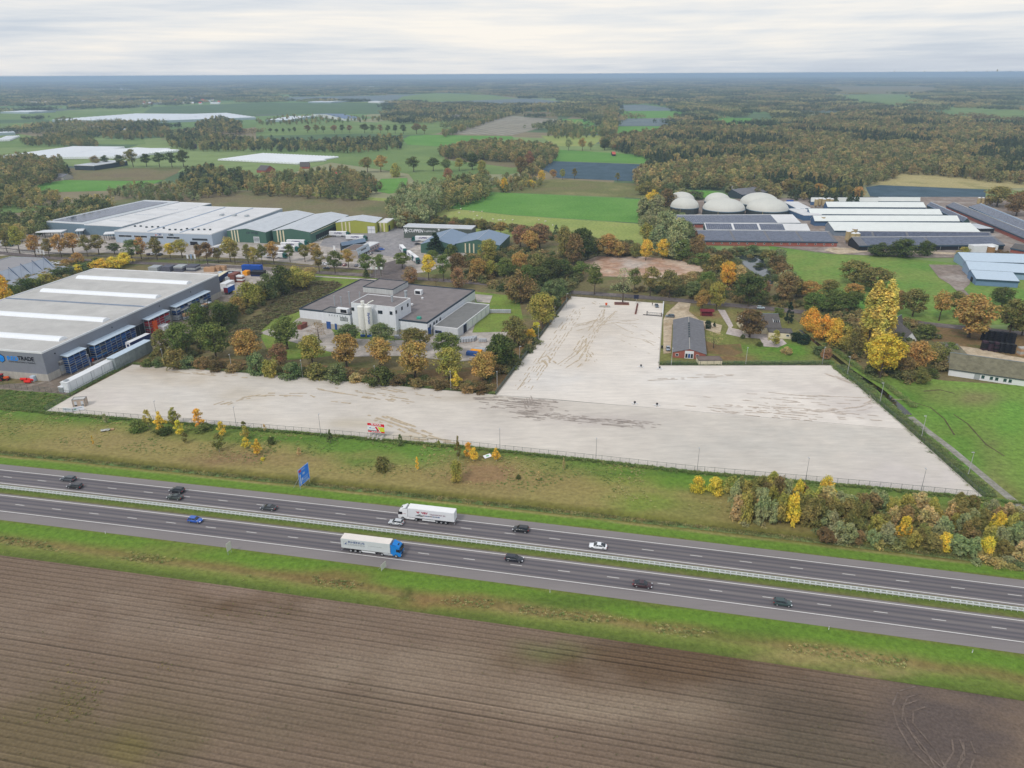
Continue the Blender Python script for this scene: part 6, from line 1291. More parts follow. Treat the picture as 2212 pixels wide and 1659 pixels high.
# ------------------------------------------------------------------ white warehouses and green halls
za = lambda z: (z[0] * .2083, 391.7 + z[1] * .2083); zb = lambda z: (437.8 + z[0] * .2083, 391.7 + z[1] * .2083); zd = lambda z: (864 + z[0] * .2083, 391.7 + z[1] * .2083)
b = Bld('solar_warehouse', 'slate-walled warehouse with solar panels, leftmost of the big warehouses', za((475, 415)), za((870, 437)), za((1430, 190)), 8.6, 'warehouse', 'white flat warehouses'); b.walls(M['slate']); b.flat(M['palegrey'], M['trimw'], par=.3)
solar(b, ((2, 4, 8.3), (b.L - 3, 4, 8.3), (b.L - 3, b.y1 - 4, 8.3), (2, b.y1 - 4, 8.3)), 1, pw=3.4, ph=2.0)
b = Bld('warehouse', 'slate-walled warehouse with plain white roof beside the solar warehouse', za((872, 446)), za((1268, 466)), za((1812, 212)), 8.0, 'warehouse', 'white flat warehouses'); b.walls(M['slate']); b.flat(M['whiteroof'], M['trimw'], par=.25)
for k in range(3): MB().box(6, 20 + k * 28, 7.7, b.L - 8, 20.6 + k * 28, 8.1).build('roof_seam', M['palegrey'], b.o)
b = Bld('office_warehouse', 'long pale warehouse with a ribbon-windowed office front', za((2192, 546)), (609.7, 450), za((1250, 492)), 8.6, 'warehouse', 'white flat warehouses'); b.walls(mat('pale_blue_cladding', (170, 184, 200), var=.04)); b.flat(M['whiteroof'], M['trimw'], par=.3)
for k in range(1, 3): MB().box(2, b.D * k / 3 - .4, 8.2, b.L - 2, b.D * k / 3 + .4, 8.75).build('roof_seam', MATS['pale_blue_cladding'], b.o)
for q in ((1290, 545), (1450, 552), (1620, 560), (1790, 575)):
    w = b.hit(0, 0, *za(q)); opening(b, 0, 0, w.y - 5.6, w.y + 5.0, 4.2, 5.6, M['glass'], 'window', M['trimw'], out=-1)
w = b.hit(0, 0, *za((2070, 590))); opening(b, 0, 0, w.y - 6, w.y + 6, 3.6, 4.8, M['glass'], 'window', M['trimd'], out=-1)
w = b.hit(0, 0, *za((2010, 640))); opening(b, 0, 0, w.y - 3, w.y + 3, -.1, 2.5, M['dark'], 'door', None, out=-1)
w = b.hit(0, 0, *za((1645, 548))); s_ = MB().box(-.12, w.y - 3.2, 5.9, -.02, w.y + 3.2, 7.1).build('sign_panel', M['trimw'], b.o); MB().box(-.16, w.y + 1.6, 6.1, -.12, w.y + 3.0, 6.9).build('sign_mark', M['red'], s_); text('OBS', b.o, (0, w.y + 1.2, 6.15), 3.6, mat('sign_navy', (40, 66, 130)), (0, -1, 0), (0, 0, 1), bold=.03, depth=.2)
w = b.hit(0, 0, *za((1775, 552))); text('OBS', b.o, (0, w.y + 2.2, 6.15), 4.0, M['trimd'], (0, -1, 0), (0, 0, 1), bold=.03, depth=.15)
rr = random.Random(4)
for k in range(14): p = b.at(*za((1400 + k * 60, 480 + k * 3 + rr.uniform(-18, 8))), 8.5); MB().box(p.x - .6, p.y - .6, 8.1, p.x + .6, p.y + .6, 9.3).build('roof_vent', M['trimd'], b.o)
for q in ((200, 352), (330, 356), (458, 362)): p = b.at(*zb(q), 8.5); MB().bbox(p.x - 2, p.y - 1.2, 8.1, p.x + 2, p.y + 1.2, 9.6, .1).build('roof_unit', M['steel'], b.o)
# loading canopies in front of the slate warehouses
for k, (q0, q1, lab) in enumerate((((380, 590), (650, 585), 'white loading canopy left before the slate warehouse'), ((1085, 610), (1235, 600), 'small white loading canopy before the office warehouse'), ((790, 575), (875, 570), 'narrow white canopy between the two slate warehouses'))):
    A, B_ = G(*za(q0)), G(*za(q1)); d = B_ - A; t = thing('loading_canopy', lab, 'canopy', (A.x, A.y, -.1), math.atan2(d.y, d.x), 'loading canopies'); L = d.length
    MB().box(0, 0, 4.2, L, 9, 4.7).build('roof', M['trimw'], t)
    for i in range(4):
        for y in (.3, 8.7): MB().box(L * i / 3 - .15 if i else .0, y - .15, 0, L * i / 3 + .15 if i < 3 else L, y + .15, 4.2).build('post', M['dark'], t) if 0 < i < 3 else MB().box((L - .3) * (i // 3), y - .15, 0, (L - .3) * (i // 3) + .3, y + .15, 4.2).build('post', M['dark'], t)
def greenhall(label, A, B_, Cc, he, hr, wall, roof, stripes=(), D=None, name='gabled_hall'):
    b = Bld(name, label, A, B_, Cc, he, 'hall', 'gabled halls', D=D); b.gable(wall, roof, he, hr, 'x', .2, trim=M['trimw'])
    for q, wd in stripes:
        y = b.y1 - q if b.D > 0 else b.y0 + q; MB().box(-.14, y - wd / 2, 0, 0, y + wd / 2, he + (hr - he) * .3).build('pilaster', M['cream'], b.o)
    return b
b = greenhall('dark green gabled hall left of the docks with three cream stripes', zb((650, 529)), (679, 461.5), zb((240, 516)), 8, 10.2, M['greenw'], M['palegrey'], ((4, 1), (6.4, 1), (8.8, 1)))
GH1 = b; w = b.hit(0, 0, *zb((515, 550))); text('OF TITEE', b.o, (0, w.y + 4.8, 6.2), 9.6, M['trimd'], (0, -1, 0), (0, 0, 1), bold=.03, depth=.12)
w = b.hit(0, 0, *zb((560, 610))); opening(b, 0, 0, w.y - 2.2, w.y + 2.2, -.1, 4.4, M['palegrey'], 'door', M['trimw'], out=-1)
for q in (1.2, 2.2, 3.2): MB().box(-.12, w.y - 2, q, -.07, w.y + 2, q + .35).build('door_slot', M['trimd'], b.o)
b = greenhall('dark green gabled hall with the row of loading docks', zb((1112, 529)), (753, 465), zb((725, 513)), 8, 10.2, M['greenw'], M['palegrey'], ((4, 1), (6.4, 1), (8.8, 1)))
GH2 = b; MB().box(1, -.12, 6.6, b.L - 20, 0, 7.0).build('wall_band', M['cream'], b.o)
for k in range(12):
    w = b.hit(1, 0, *zb((1185 + k * 17.5, 590 - k * 9.2))); dk = opening(b, 1, 0, w.x - 1.3, w.x + 1.3, .9, 4.2, M['dark'], 'dock_door', None, out=-1); MB().cyl((w.x, -.9, .5), (w.x, -.6, .5), .45, n=10).build('dock_bumper', M['trimw'], dk)
b = greenhall('lime green gabled hall with white roller door', zb((1790, 432)), (826, 470), zb((1395, 417)), 8, 10, M['lime'], M['palegrey'], ((5, 1), (8, 1), (11, 1)))
w = b.hit(0, 0, *zb((1750, 510))); opening(b, 0, 0, w.y - 3, w.y + 3, -.1, 5.4, M['trimw'], 'door', M['trimd'], out=-1); MB().box(-.12, w.y - 3, 2.5, -.07, w.y + 3, 2.7).build('door_seam', M['dark'], b.o)
b = Bld('flat_annex', 'lime fronted flat annex right of the lime hall', zb((1912, 426)), zb((1982, 384)), zb((1815, 428)), 7.4, 'hall'); b.walls(M['lime']); b.flat(M['whiteroof'], M['trimw'], par=.2)
for y in (b.y1 - 1.5, b.y1 - 4.5): MB().box(-.14, y - .6, 0, 0, y + .6, 7.2).build('pilaster', M['cream'], b.o)
opening(b, 1, b.y0, 3, 7, -.1, 4.2, M['dark'], 'door', None, out=-1)
b = Bld('logistics_hall', 'long dark hall with white CUPPEN Logistics lettering', zd((35, 467)), zd((745, 491)), zd((92, 436)), 8.6, 'hall'); b.walls(M['darkwall']); b.flat(M['palegrey'], M['trimw'], par=.2, t=.3)
p = b.hit(1, 0, *zd((90, 515))); p1 = b.hit(1, 0, *zd((245, 515))); text('CUPPEN', b.o, (p.x, 0, p.z - .8), p1.x - p.x, M['trimw'], (1, 0, 0), (0, 0, 1), bold=.03, shear=.3, depth=.15)
p = b.hit(1, 0, *zd((252, 520))); p1 = b.hit(1, 0, *zd((372, 522))); text('Logistics bv', b.o, (p.x, 0, p.z - .6), p1.x - p.x, M['trimw'], (1, 0, 0), (0, 0, 1), bold=.01, shear=.3, depth=.15)
def star(cx, cz, r, par, nm='star_logo'):
    mb = MB(); pts = []
    for k in range(12): a = k * math.pi / 6 + .25; q = r if k % 2 == 0 else r * .32; pts.append((cx + q * math.cos(a), -.12, cz + q * math.sin(a)))
    for k in range(12): mb.face([(cx, -.16, cz), pts[k], pts[(k + 1) % 12]])
    mb.build(nm, M['trimw'], par)
p = b.hit(1, 0, *zd((52, 510))); star(p.x + .8, p.z, 2.6, b.o); p = b.hit(1, 0, *zd((403, 502))); star(p.x, p.z, 1.4, b.o)
b = Bld('gabled_hall', 'blue-grey gabled hall with cream stripes right of the big conifer', zd((1032, 666)), zd((1140, 560)), zd((553, 666)), 6, 'hall', 'gabled halls'); b.gable(M['greenw'], M['bluegrey'], 6, 9.6, 'x', .2, trim=M['palegrey'])
for q in (3.0, 6.0, 9.0): MB().box(-.14, b.y1 - q - 4.5, 0, 0, b.y1 - q - 3.6, 6.6).build('pilaster', M['cream'], b.o)
b = Bld('gabled_hall', 'second blue-grey gabled hall mostly behind the big conifer', zd((553, 664)), zd((700, 546)), zd((215, 650)), 6, 'hall', 'gabled halls'); b.gable(M['greenw'], M['bluegrey'], 6, 9.4, 'x', .2, trim=M['palegrey'])
# dispatch office
zo = lambda z: (679.7 + z[0] * .1094, 495.4 + z[1] * .1094)
b = Bld('dispatch_office', 'small blue-grey gabled hall joined to the slant-fronted office', zo((540, 320)), zo((1010, 236)), zo((268, 352)), 5, 'office'); b.gable(M['trimd'], M['bluegrey'], 5, 7, 'x', .2, trim=M['palegrey'])
w = b.hit(0, 0, *zo((390, 395))); opening(b, 0, 0, w.y - 1.5, w.y + 1.5, -.1, 3.2, M['trimw'], 'door', None, out=-1)
b = Bld('slanted_office', 'office with brown roof and a tilted pale front panel', zo((850, 500)), zo((1075, 385)), zo((560, 480)), 2.8, 'office'); b.walls(mat('taupe_wall', (168, 158, 150), var=.06), 5.4); b.flat(mat('brown_roof', (118, 104, 98), var=.12), M['steel'], 5.6, .2)
sl = MB().loft([[(-.3, -.9, 2.4), (b.L + .3, -.9, 2.4), (b.L + .3, .5, 6.6), (-.3, .5, 6.6)], [(-.3, -.65, 2.4), (b.L + .3, -.65, 2.4), (b.L + .3, .75, 6.6), (-.3, .75, 6.6)]], 0, True, True).build('front_panel', mat('panel_grey', (186, 198, 208), var=.04), b.o)
q0 = Vector((b.L * .28, -.42, 4.0)); q1 = Vector((b.L * .72, .02, 5.1)); MB().loft([[(q0.x, -.36 - .05, 4.0), (q1.x, -.36 - .05, 4.0), (q1.x, .0 - .05, 5.1), (q0.x, .0 - .05, 5.1)], [(q0.x, -.30, 4.0), (q1.x, -.30, 4.0), (q1.x, .06, 5.1), (q0.x, .06, 5.1)]], 0, True, True).build('panel_window', M['glass'], sl)
for k in range(6): opening(b, 1, b.y0, .6 + k * b.L / 6.4, .6 + (k + .72) * b.L / 6.4, .3, 2.2, M['glass'], 'window', M['trimw'], out=-1)
b = Bld('flat_annex', 'white-roofed brick annex with windows right of the slanted office', zo((1075, 345)), zo((1275, 252)), zo((1035, 262)), 4, 'office'); b.walls(mat('pink_brick', (176, 152, 146), var=.1)); b.flat(M['whiteroof'], M['trimw'], par=.2)
for k in range(4): opening(b, 1, b.y0, 1 + k * b.L / 4.4, 1 + (k + .55) * b.L / 4.4, 1.2, 2.6, M['glass'], 'window', M['trimw'], out=-1)
# building cut by the left edge
b = Bld('showroom', 'grey building with sloping braced side cut by the left edge', (98, 557.5), (-80, 610), (40, 549), 7.5); b.walls(mat('grey_panel', (150, 156, 166), var=.05)); b.flat(mat('grey_deck', (150, 148, 150), var=.08, scale=.3), M['steel'], par=.4)
sg = -1 if b.D > 0 else 1; base = 7.0 * sg
MB().loft([[(0, 0, 7.3), (b.L, 0, 7.3), (b.L, base, 1.6), (0, base, 1.6)], [(0, .3 * sg, 7.45), (b.L, .3 * sg, 7.45), (b.L, base + .3 * sg, 1.75), (0, base + .3 * sg, 1.75)]], 0, True, True).build('sloping_side', mat('slope_panel', (164, 172, 184), var=.05), b.o)
for k in range(5): x = 2 + k * 9.0; MB().tube([(x, .2 * sg, 8.6), (x, base + .4 * sg, 1.2)], .22, 6).build('brace', mat('brace_blue', (78, 96, 124)), b.o); MB().tube([(x, .3 * sg, 8.2), (x + 9, base + .5 * sg, 2.2)], .05, 4).build('brace_rod', MATS['brace_blue'], b.o)
MB().box(-1, min(base, base + 14 * sg), -.2, b.L, max(base, base + 14 * sg), 2.6).build('wing', MATS['grey_panel'], b.o)
# three white flags by the building, three by the stock yard, three before the factory
def flag(label, u, v, h, col, grp, w=.9, fh=3.4):
    p = G(u, v); t = thing('banner_flag', label, 'flag', (p.x, p.y, -.1), 0, grp); MB().cyl((0, 0, 0), (0, 0, h), .06, n=6).build('pole', M['steel'], t)
    MB().loft([[(0.06, 0, h - .2), (w, .12, h - .25), (w * 1.0, .16, h - fh), (.06, .02, h - fh + .2)], [(0.06, .03, h - .2), (w, .15, h - .25), (w * 1.0, .19, h - fh), (.06, .05, h - fh + .2)]], 0, True, True).build('cloth', col, t)
for k in range(3): flag(('left', 'middle', 'right')[k] + ' white flag beside the braced grey building', 81 + k * 7.3, 555 + k * 1.5, 6, M['trimw'], 'flags by the braced building')
for k in range(3): flag(('left', 'middle', 'right')[k] + ' flag in the row behind the stock yard', *za((1945 + k * 38, 850)), 6.5, (M['trimw'], M['bluew'], M['trimw'])[k], 'flags behind the stock yard', 1.2)
for k in range(3): flag(('left', 'middle', 'right')[k] + ' white flag on a tall pole behind the factory', *zs((640 + k * 52, 150)), 9, M['trimw'], 'flags behind the factory', 1.4, 1.8)
# ------------------------------------------------------------------ biogas domes
ze = lambda z: (1290.3 + z[0] * .2083, 380.2 + z[1] * .2083); zg = lambda z: (1751 + z[0] * .2083, 380.2 + z[1] * .2083)
for lab, z, r, hd in (('small front-left biogas tank under a pale dome', (905, 318), 145, 8.2), ('small back-left biogas tank half hidden by another dome', (870, 258), 138, 8.0), ('broad front-middle biogas tank under a pale dome', (1310, 338), 213, 8.8), ('back-middle biogas dome behind the broad front tank', (1245, 262), 132, 7.6), ('broad front-right biogas tank nearest the white barns', (1762, 340), 210, 9.0), ('broad back-right biogas tank half hidden by the front one', (1678, 280), 195, 9.0)):
    c = G(*ze(z), 5.2); R = r * .2083 * depth(c) / FPX; t = thing('biogas_tank', lab, 'tank', (c.x, c.y, -.1), 0, 'biogas tanks')
    MB().cyl((0, 0, 0), (0, 0, 5.0), R, n=40).build('tank_wall', M['tank'], t)
    MB().cyl((0, 0, 5.0), (0, 0, 5.5), R * 1.02, n=40).build('rim', mat('rim_blue', (104, 128, 146), var=.1), t)
    rings = []
    for k in range(9):
        a = math.pi / 2 * k / 8; rings.append([(R * math.cos(a) * math.cos(q), R * math.cos(a) * math.sin(q), 5.5 + hd * math.sin(a)) for q in (2 * math.pi * j / 40 for j in range(40))] if k < 8 else [(R * .02 * math.cos(q), R * .02 * math.sin(q), 5.5 + hd) for q in (2 * math.pi * j / 40 for j in range(40))])
    MB().loft(rings, 0, False, True).build('dome', M['dome'], t, smooth=True)
    MB().cyl((-R * .5, -R * .9, 0), (-R * .5, -R * .9, 5.2), .2, n=6).build('pipe', M['silo'], t)
def barn(label, A, B_, ridge, he, hr, wall, roof, sol=None, grp='livestock barns', name='barn', win=0, gaps=(), xr=None):
    """long shed: A-B is the near eave, ridge the grid position of the ridge above A"""
    a, c = G(*A, he), G(*B_, he); d = c - a; n = Vector((-d.y, d.x, 0)).normalized(); half = (G(*ridge, hr) - a).dot(n)
    bk = min(abs(half), max(3.5, abs(half) * .3)) if grp in ('livestock barns', 'light blue barns') else abs(half); D_ = half + bk * (1 if half > 0 else -1)
    b = Bld(name, label, A, B_, A, he, 'barn', grp, D=D_); b.gable(wall, roof, he, hr, 'x', .3, trim=M['trimw'] if sol else mat('ridge_grey', (128, 140, 150)), ridge=half)
    if grp in ('livestock barns', 'light blue barns'):
        k_ = (hr - he) / abs(half) * .3; sg_ = 1 if half > 0 else -1; MB().box(-.3, min(-.52 * sg_, -.3 * sg_), he - k_ - .75, b.L + .3, max(-.52 * sg_, -.3 * sg_), he - k_ + .1).build('eave_shade_strip', mat('eave_shade_dark', (54, 78, 96)), b.o)  # added dark strip, imitates the shadow line on the wall below the eave
    if sol:
        S = b.slopes[0] if half > 0 else b.slopes[1]; S = S if half > 0 else (S[3], S[2], S[1], S[0])
        solar(b, S, .6, xr[0] * b.L if xr else None, xr[1] * b.L if xr else None, gaps=[(g * b.L, g * b.L + 1.4) for g in gaps])
    for k in range(win):
        x = b.L * (k + .5) / win; opening(b, 1, 0, x - .5, x + .5, 1.0, 2.0, M['glass'], 'window', M['trimw'], out=-1 if half > 0 else 1)
    return b
BR = M['brick']; GWd = mat('green_gable', (60, 84, 82), var=.1)
barn('nearest brick barn with solar roof beside the pond', ze((1075, 668)), (1809, 522.5), ze((1062, 563)), 3.3, 6.6, BR, M['asbest'], True, win=16, gaps=(.25, .5, .75))
barn('second brick barn with solar roof, its right end bare white', ze((1130, 556)), ze((2205, 567)), ze((1118, 488)), 3.3, 6.4, GWd, M['whiteroof'], True, win=0, gaps=(.26, .52), xr=(.01, .78))
barn('third brick barn with solar roof in front of the domes', (1466, 482.5), (1729, 481.4), ze((832, 406)), 3.3, 6.4, BR, M['whiteroof'], True, win=12, xr=(.01, .82))
WB = mat('white_barn_roof', (226, 230, 226), var=.04, scale=.2, rough=.6); GB_ = mat('blue_barn_gable', (74, 104, 140), var=.08)
barn('nearest long white-roofed barn with grey gable', zg((250, 566)), zg((1755, 578)), zg((226, 476)), 3.8, 7.4, mat('grey_gable', (130, 142, 156)), WB)
barn('second long white-roofed barn with blue gable', zg((45, 466)), zg((1545, 468)), zg((20, 409)), 3.8, 7.2, GB_, WB)
barn('third long white-roofed barn behind', zg((0, 394)), zg((1365, 400)), zg((-12, 338)), 3.8, 7.2, GB_, WB)
barn('fourth long white-roofed barn beside the tan silos', zg((180, 321)), zg((1195, 325)), zg((225, 268)), 3.8, 7.2, GB_, WB)
barn('fifth white-roofed barn, left half of the back row', zg((0, 254)), zg((690, 255)), zg((0, 222)), 3.8, 6.8, GB_, WB)
barn('sixth white-roofed barn, right end of the back row', zg((705, 254)), zg((1135, 256)), zg((700, 218)), 3.8, 6.8, GWd, WB)
barn('dark solar barn below the white barns', zg((470, 628)), zg((1886, 640)), zg((455, 572)), 3.2, 6.2, BR, M['asbest'], True, gaps=(.12, .38, .66))
b = barn('nearest dark solar barn with open front behind the dark bushes', zg((505, 722)), zg((2010, 712)), zg((530, 634)), 3.4, 6.6, M['dark'], M['asbest'], True, xr=(.06, .99), gaps=(.5,))
for k in range(8): MB().box(b.L * (k + .5) / 8 - .1, -.2, 0, b.L * (k + .5) / 8 + .1, -.05, 3.4).build('post', M['steel'], b.o)
barn('leftmost of the three slanting solar barns at right', zg((1212, 300)), zg((1585, 470)), zg((1282, 286)), 3.4, 6.0, GWd, M['bluegrey'], True)
barn('middle of the three slanting solar barns at right', zg((1410, 306)), zg((2260, 660)), zg((1502, 279)), 3.4, 6.4, BR, M['asbest'], True)
barn('rightmost of the three slanting solar barns', zg((1645, 318)), zg((2400, 640)), zg((1762, 284)), 3.4, 6.4, GWd, M['bluegrey'], True)
b = Bld('low_roof_shed', 'low pale flat roof shelter at the end of the nearest white barn', zg((1745, 548)), zg((1915, 545)), zg((1705, 490)), 3.4, 'shed'); b.flat(M['palegrey'], M['trimd'], par=.1); b.walls(M['dark'], 3.0, x0=.5, x1=b.L - .5)
# dark machinery shed behind the domes and feed mill bits
b = barn('dark low shed behind the right domes', ze((1500, 195)), ze((1760, 165)), ze((1440, 135)), 4, 7.5, M['trimd'], M['asbest'])
for z, hh in (((1390, 200), 9), ((1616, 108), 12)): p = G(*ze(z)); t = thing('flue_stack', ('slim pale' if hh == 9 else 'dark twin') + ' flue stack behind the domes', 'chimney', (p.x, p.y, -.1)); MB().cyl((0, 0, 0), (0, 0, hh), .45, n=10).build('flue', M['concrete'] if hh == 9 else M['dark'], t); MB().cyl((0, 0, hh), (0, 0, hh + .4), .6, n=10).build('cap', M['steel'], t)
b = Bld('feed_kitchen', 'blue-gabled feed building with white roof and tan silos', ze((2060, 330)), ze((2212, 330)), ze((2040, 265)), 5, 'barn'); b.walls(GB_); b.flat(M['whiteroof'], M['trimw'], par=.15)
b = Bld('feed_kitchen', 'small white-roofed blue annex below the feed building', ze((2145, 405)), ze((2330, 400)), ze((2115, 335)), 4.5, 'barn'); b.walls(GB_); b.flat(M['whiteroof'], M['trimw'], par=.15)
p = G(*ze((1995, 275))); crate_stack('blue container beside the feed building', *ze((1995, 278)), 6, 2.5, 2, 1.3, [mat('container_blue', (24, 80, 170), var=.1)], 'farm_container', 'container', rz=0)
# grassy mound behind the domes
p = G(*ze((1020, 200))); mb = MB(); rg = []
for k, (rr_, z) in enumerate(((1, 0), (.82, 2.2), (.6, 3.8), (.3, 4.6), (.02, 4.8))): rg.append([(p.x + 34 * rr_ * math.cos(a) * (1 + .1 * math.sin(3 * a)), p.y + 16 * rr_ * math.sin(a), z - .2) for a in (2 * math.pi * j / 28 for j in range(28))])
mb.loft(rg, 0, False, True).build('grass_mound', FC['bright'], smooth=True)['kind'] = 'structure'
def fsilo(lab, u, v, r, h, m, grp):
    p = G(u, v); t = thing('feed_silo', lab, 'silo', (p.x, p.y, -.1), 0, grp)
    MB().cyl((0, 0, h * .3), (0, 0, h), r, n=14).build('shell', m, t); MB().cyl((0, 0, h * .1), (0, 0, h * .3), r * .3, r, 14).build('hopper', m, t); MB().cyl((0, 0, h), (0, 0, h + .8), r, r * .2, 14).build('cap', M['trimw'], t)
    for k in range(4): a = k * 1.57 + .4; MB().box(r * .9 * math.cos(a) - .08, r * .9 * math.sin(a) - .08, 0, r * .9 * math.cos(a) + .08, r * .9 * math.sin(a) + .08, h * .4).build('leg', M['steel'], t)
for k, (x, y) in enumerate(((375, 700), (400, 690), (425, 722), (468, 722), (440, 672))): fsilo(('leftmost', 'second', 'front left', 'front right', 'back') + () and ('leftmost', 'second', 'front left', 'front right', 'back')[k] + ' tan feed silo beside the dark solar barns', *zg((x, y)), 1.9, 9.0, M['silo'], 'feed silos by the solar barns')
for k in range(5): fsilo(ordinal(k) + ' tan feed silo from the left by the white barns', *zg((50 + k * 40, 330 - (k % 2) * 6)), 1.7, 8.0, M['silo'], 'feed silos by the white barns')
for k in range(4): fsilo(ordinal(k) + ' feed silo from the left behind the slanting barns', *zg((1735 + k * 42, 306)), 1.6, 7.0, M['silo'], 'feed silos behind the slanting barns')
for k in range(3): fsilo(ordinal(k) + ' small silo from the left behind the back barn row', *zg((420 + k * 40, 222)), 1.5, 4.5, M['silo'], 'silos behind the back row')
fsilo('single tan silo between two white barns', *zg((120, 505)), 1.7, 6.5, M['silo'], None)
# light blue barns at the right edge
b = barn('small light blue shed with pale roof, nearest at the right', zg((1722, 1066)), zg((2162, 1092)), zg((1692, 976)), 3.6, 5.6, M['bluewd'], M['paleblue'], grp='light blue barns')
opening(b, 0, 0, b.D * .35, b.D * .6, -.1, 2.6, M['dark'], 'door', None, out=-1)
barn('middle light blue barn with skylights', zg((1652, 972)), zg((2330, 1012)), zg((1612, 882)), 4.0, 6.6, M['bluew'], M['paleblue'], grp='light blue barns')
barn('rear light blue barn at the right edge', zg((1605, 882)), zg((2330, 905)), zg((1562, 792)), 4.0, 6.6, M['bluew'], M['paleblue'], grp='light blue barns')
fsilo('tall brown silo between the light blue barns', *zg((1842, 878)), 2.3, 9.5, mat('brown_silo', (150, 112, 70)), None)
b = Bld('white_box_shed', 'plain white box building behind the light blue barns', zg((1700, 728)), zg((1950, 722)), zg((1702, 722)), 6.5, 'shed', D=6); b.walls(M['trimw']); b.flat(M['whiteroof'], M['trimw'], par=.2)
barn('brick shed with dark roof at the right edge', zg((2080, 745)), zg((2330, 790)), zg((2060, 690)), 3, 5.5, BR, M['tile'], grp='light blue barns')
# ------------------------------------------------------------------ shed, house and small buildings by the yard
zh = lambda z: (1382.5 + z[0] * .2083, 553 + z[1] * .2083); zi = lambda z: (1785.7 + z[0] * .1927, 553 + z[1] * .1927)
b = Bld('brick_shed', 'long brick shed with grey sheet roof and white double doors by the yard', zh((342, 996)), zh((350, 662)), zh((683, 1016)), 2.4, 'shed'); b.gable(BR, M['asbest'], 2.4, 4.3, 'x', .35, trim=M['concrete'])
ym = b.D / 2; dr = MB().box(-.12, min(ym - 1.9, ym + 1.9), -.1, 0, max(ym - 1.9, ym + 1.9), 3.4).build('door_surround', M['trimw'], b.o)
for k in (-1, 0, 1): MB().box(-.18, ym + k * 1.15 - .45, .2, -.12, ym + k * 1.15 + .45, 2.1).build('door', M['glass'] if k else M['blue'], dr)
for q in (.13, .75): opening(b, 0, 0, b.D * q - .5, b.D * q + .5, .8, 1.8, M['glass'], 'window', M['trimw'], out=-1)
for k in range(6): MB().box(0, b.D * .5 - .2, 4.4, .01, b.D * .5 - .19, 4.41) if False else None
for k in range(7): x = b.L * (.35 + k * .07); MB().box(x - .9, ym - .35, 4.32, x + .9, ym + .35, 4.75).build('ridge_vent', M['trimd'], b.o)
b = Bld('garden_shed', 'low cream shed with brown roof below the brick shed', zh((612, 1082)), zh((855, 1080)), zh((600, 1040)), 2.0, 'shed'); b.walls(M['cream']); b.flat(mat('brown_roof', (118, 104, 98), var=.12), mat('brown_edge', (108, 96, 90)), 2.1, .05, .1)
p = G(*zh((690, 618))); t = thing('hay_shelter', 'dark red roofed timber shelter beside the driveway', 'shelter', (p.x, p.y, -.1), -.1)
for sx in (-3.0, 3.0): MB().box(sx - .12, -.12, 0, sx + .12, .12, 2.6).build('post', M['red'], t)
MB().loft([[(-3.6, -1.5, 2.5), (3.6, -1.5, 2.5), (3.6, 0, 3.6), (-3.6, 0, 3.6)], [(-3.6, -1.5, 2.62), (3.6, -1.5, 2.62), (3.6, 0, 3.72), (-3.6, 0, 3.72)]], 0, True, True).build('roof', mat('shelter_red', (112, 34, 44), var=.12), t)
MB().loft([[(-3.6, 0, 3.6), (3.6, 0, 3.6), (3.6, 1.5, 2.5), (-3.6, 1.5, 2.5)], [(-3.6, 0, 3.72), (3.6, 0, 3.72), (3.6, 1.5, 2.62), (-3.6, 1.5, 2.62)]], 0, True, True).build('roof', MATS['shelter_red'], t); MB().loft([[(-2.8, -.9, .5), (2.8, -.9, .5), (2.2, -.5, 0), (-2.2, -.5, 0)], [(-2.8, -.8, .6), (2.8, -.8, .6), (2.2, -.4, .1), (-2.2, -.4, .1)]], 0, True, True).build('manger', MATS['shelter_red'], t)
MB().box(-2.6, -.6, .5, 2.6, .6, 2.0).build('back_panel', MATS['shelter_red'], t)
b = barn('dark-tiled house with two white dormers behind the garden tree', zh((1085, 738)), zh((1462, 742)), zh((1110, 598)), 3.2, 7.6, M['cream'], M['tile'], grp=None, name='house'); b.o['category'] = 'house'
for z in ((1245, 640), (1408, 655)):
    w = b.hit(1, b.D * .28, *zh(z)); d_ = MB().box(w.x - 1.5, b.D * .18, 4.2, w.x + 1.5, b.D * .5, 6.4).build('dormer', M['trimw'], b.o); MB().box(w.x - 1.6, b.D * .16, 6.4, w.x + 1.6, b.D * .52, 6.6).build('dormer_roof', M['tile'], d_)
    for k in (-1, 0, 1): MB().box(w.x + k * .85 - .32, b.D * .18 - .06, 4.8, w.x + k * .85 + .32, b.D * .18, 6.0).build('dormer_window', M['glass'], d_)
MB().box(b.L * .5 - .4, b.D * .5 - .4, 7.2, b.L * .5 + .4, b.D * .5 + .4, 8.6).build('chimney', M['brick'], b.o)
for k in range(4): opening(b, 1, 0, 2 + k * 4.4, 3.6 + k * 4.4, .8, 2.2, M['glass'], 'window', M['trimw'], out=-1)
b = Bld('house_annex', 'cream flat annex with dark roof right of the dormer house', zh((1335, 787)), zh((1588, 802)), zh((1340, 742)), 2.8, 'annex'); b.walls(M['cream']); b.flat(M['tile'], mat('roof_edge', (92, 88, 88)), 2.9, .05, .2)
w = b.hit(1, 0, *zh((1535, 805))); opening(b, 1, 0, w.x - .6, w.x + .6, 1.2, 1.9, M['glass'], 'window', M['trimw'], out=-1)
b = barn('long white barn with mossy grey roof at the right edge', zi((1378, 1262)), zi((2330, 1400)), zi((1350, 1078)), 2.8, 6.6, M['trimw'], M['moss'], grp=None)
for z in ((1755, 1345), (1850, 1358), (1910, 1366), (2003, 1378), (2062, 1386)): w = b.hit(1, 0, *zi(z)); opening(b, 1, 0, w.x - .55, w.x + .55, .6, 2.0, mat('dark_green_shutter', (44, 78, 70)), 'window', M['trimw'], out=-1)
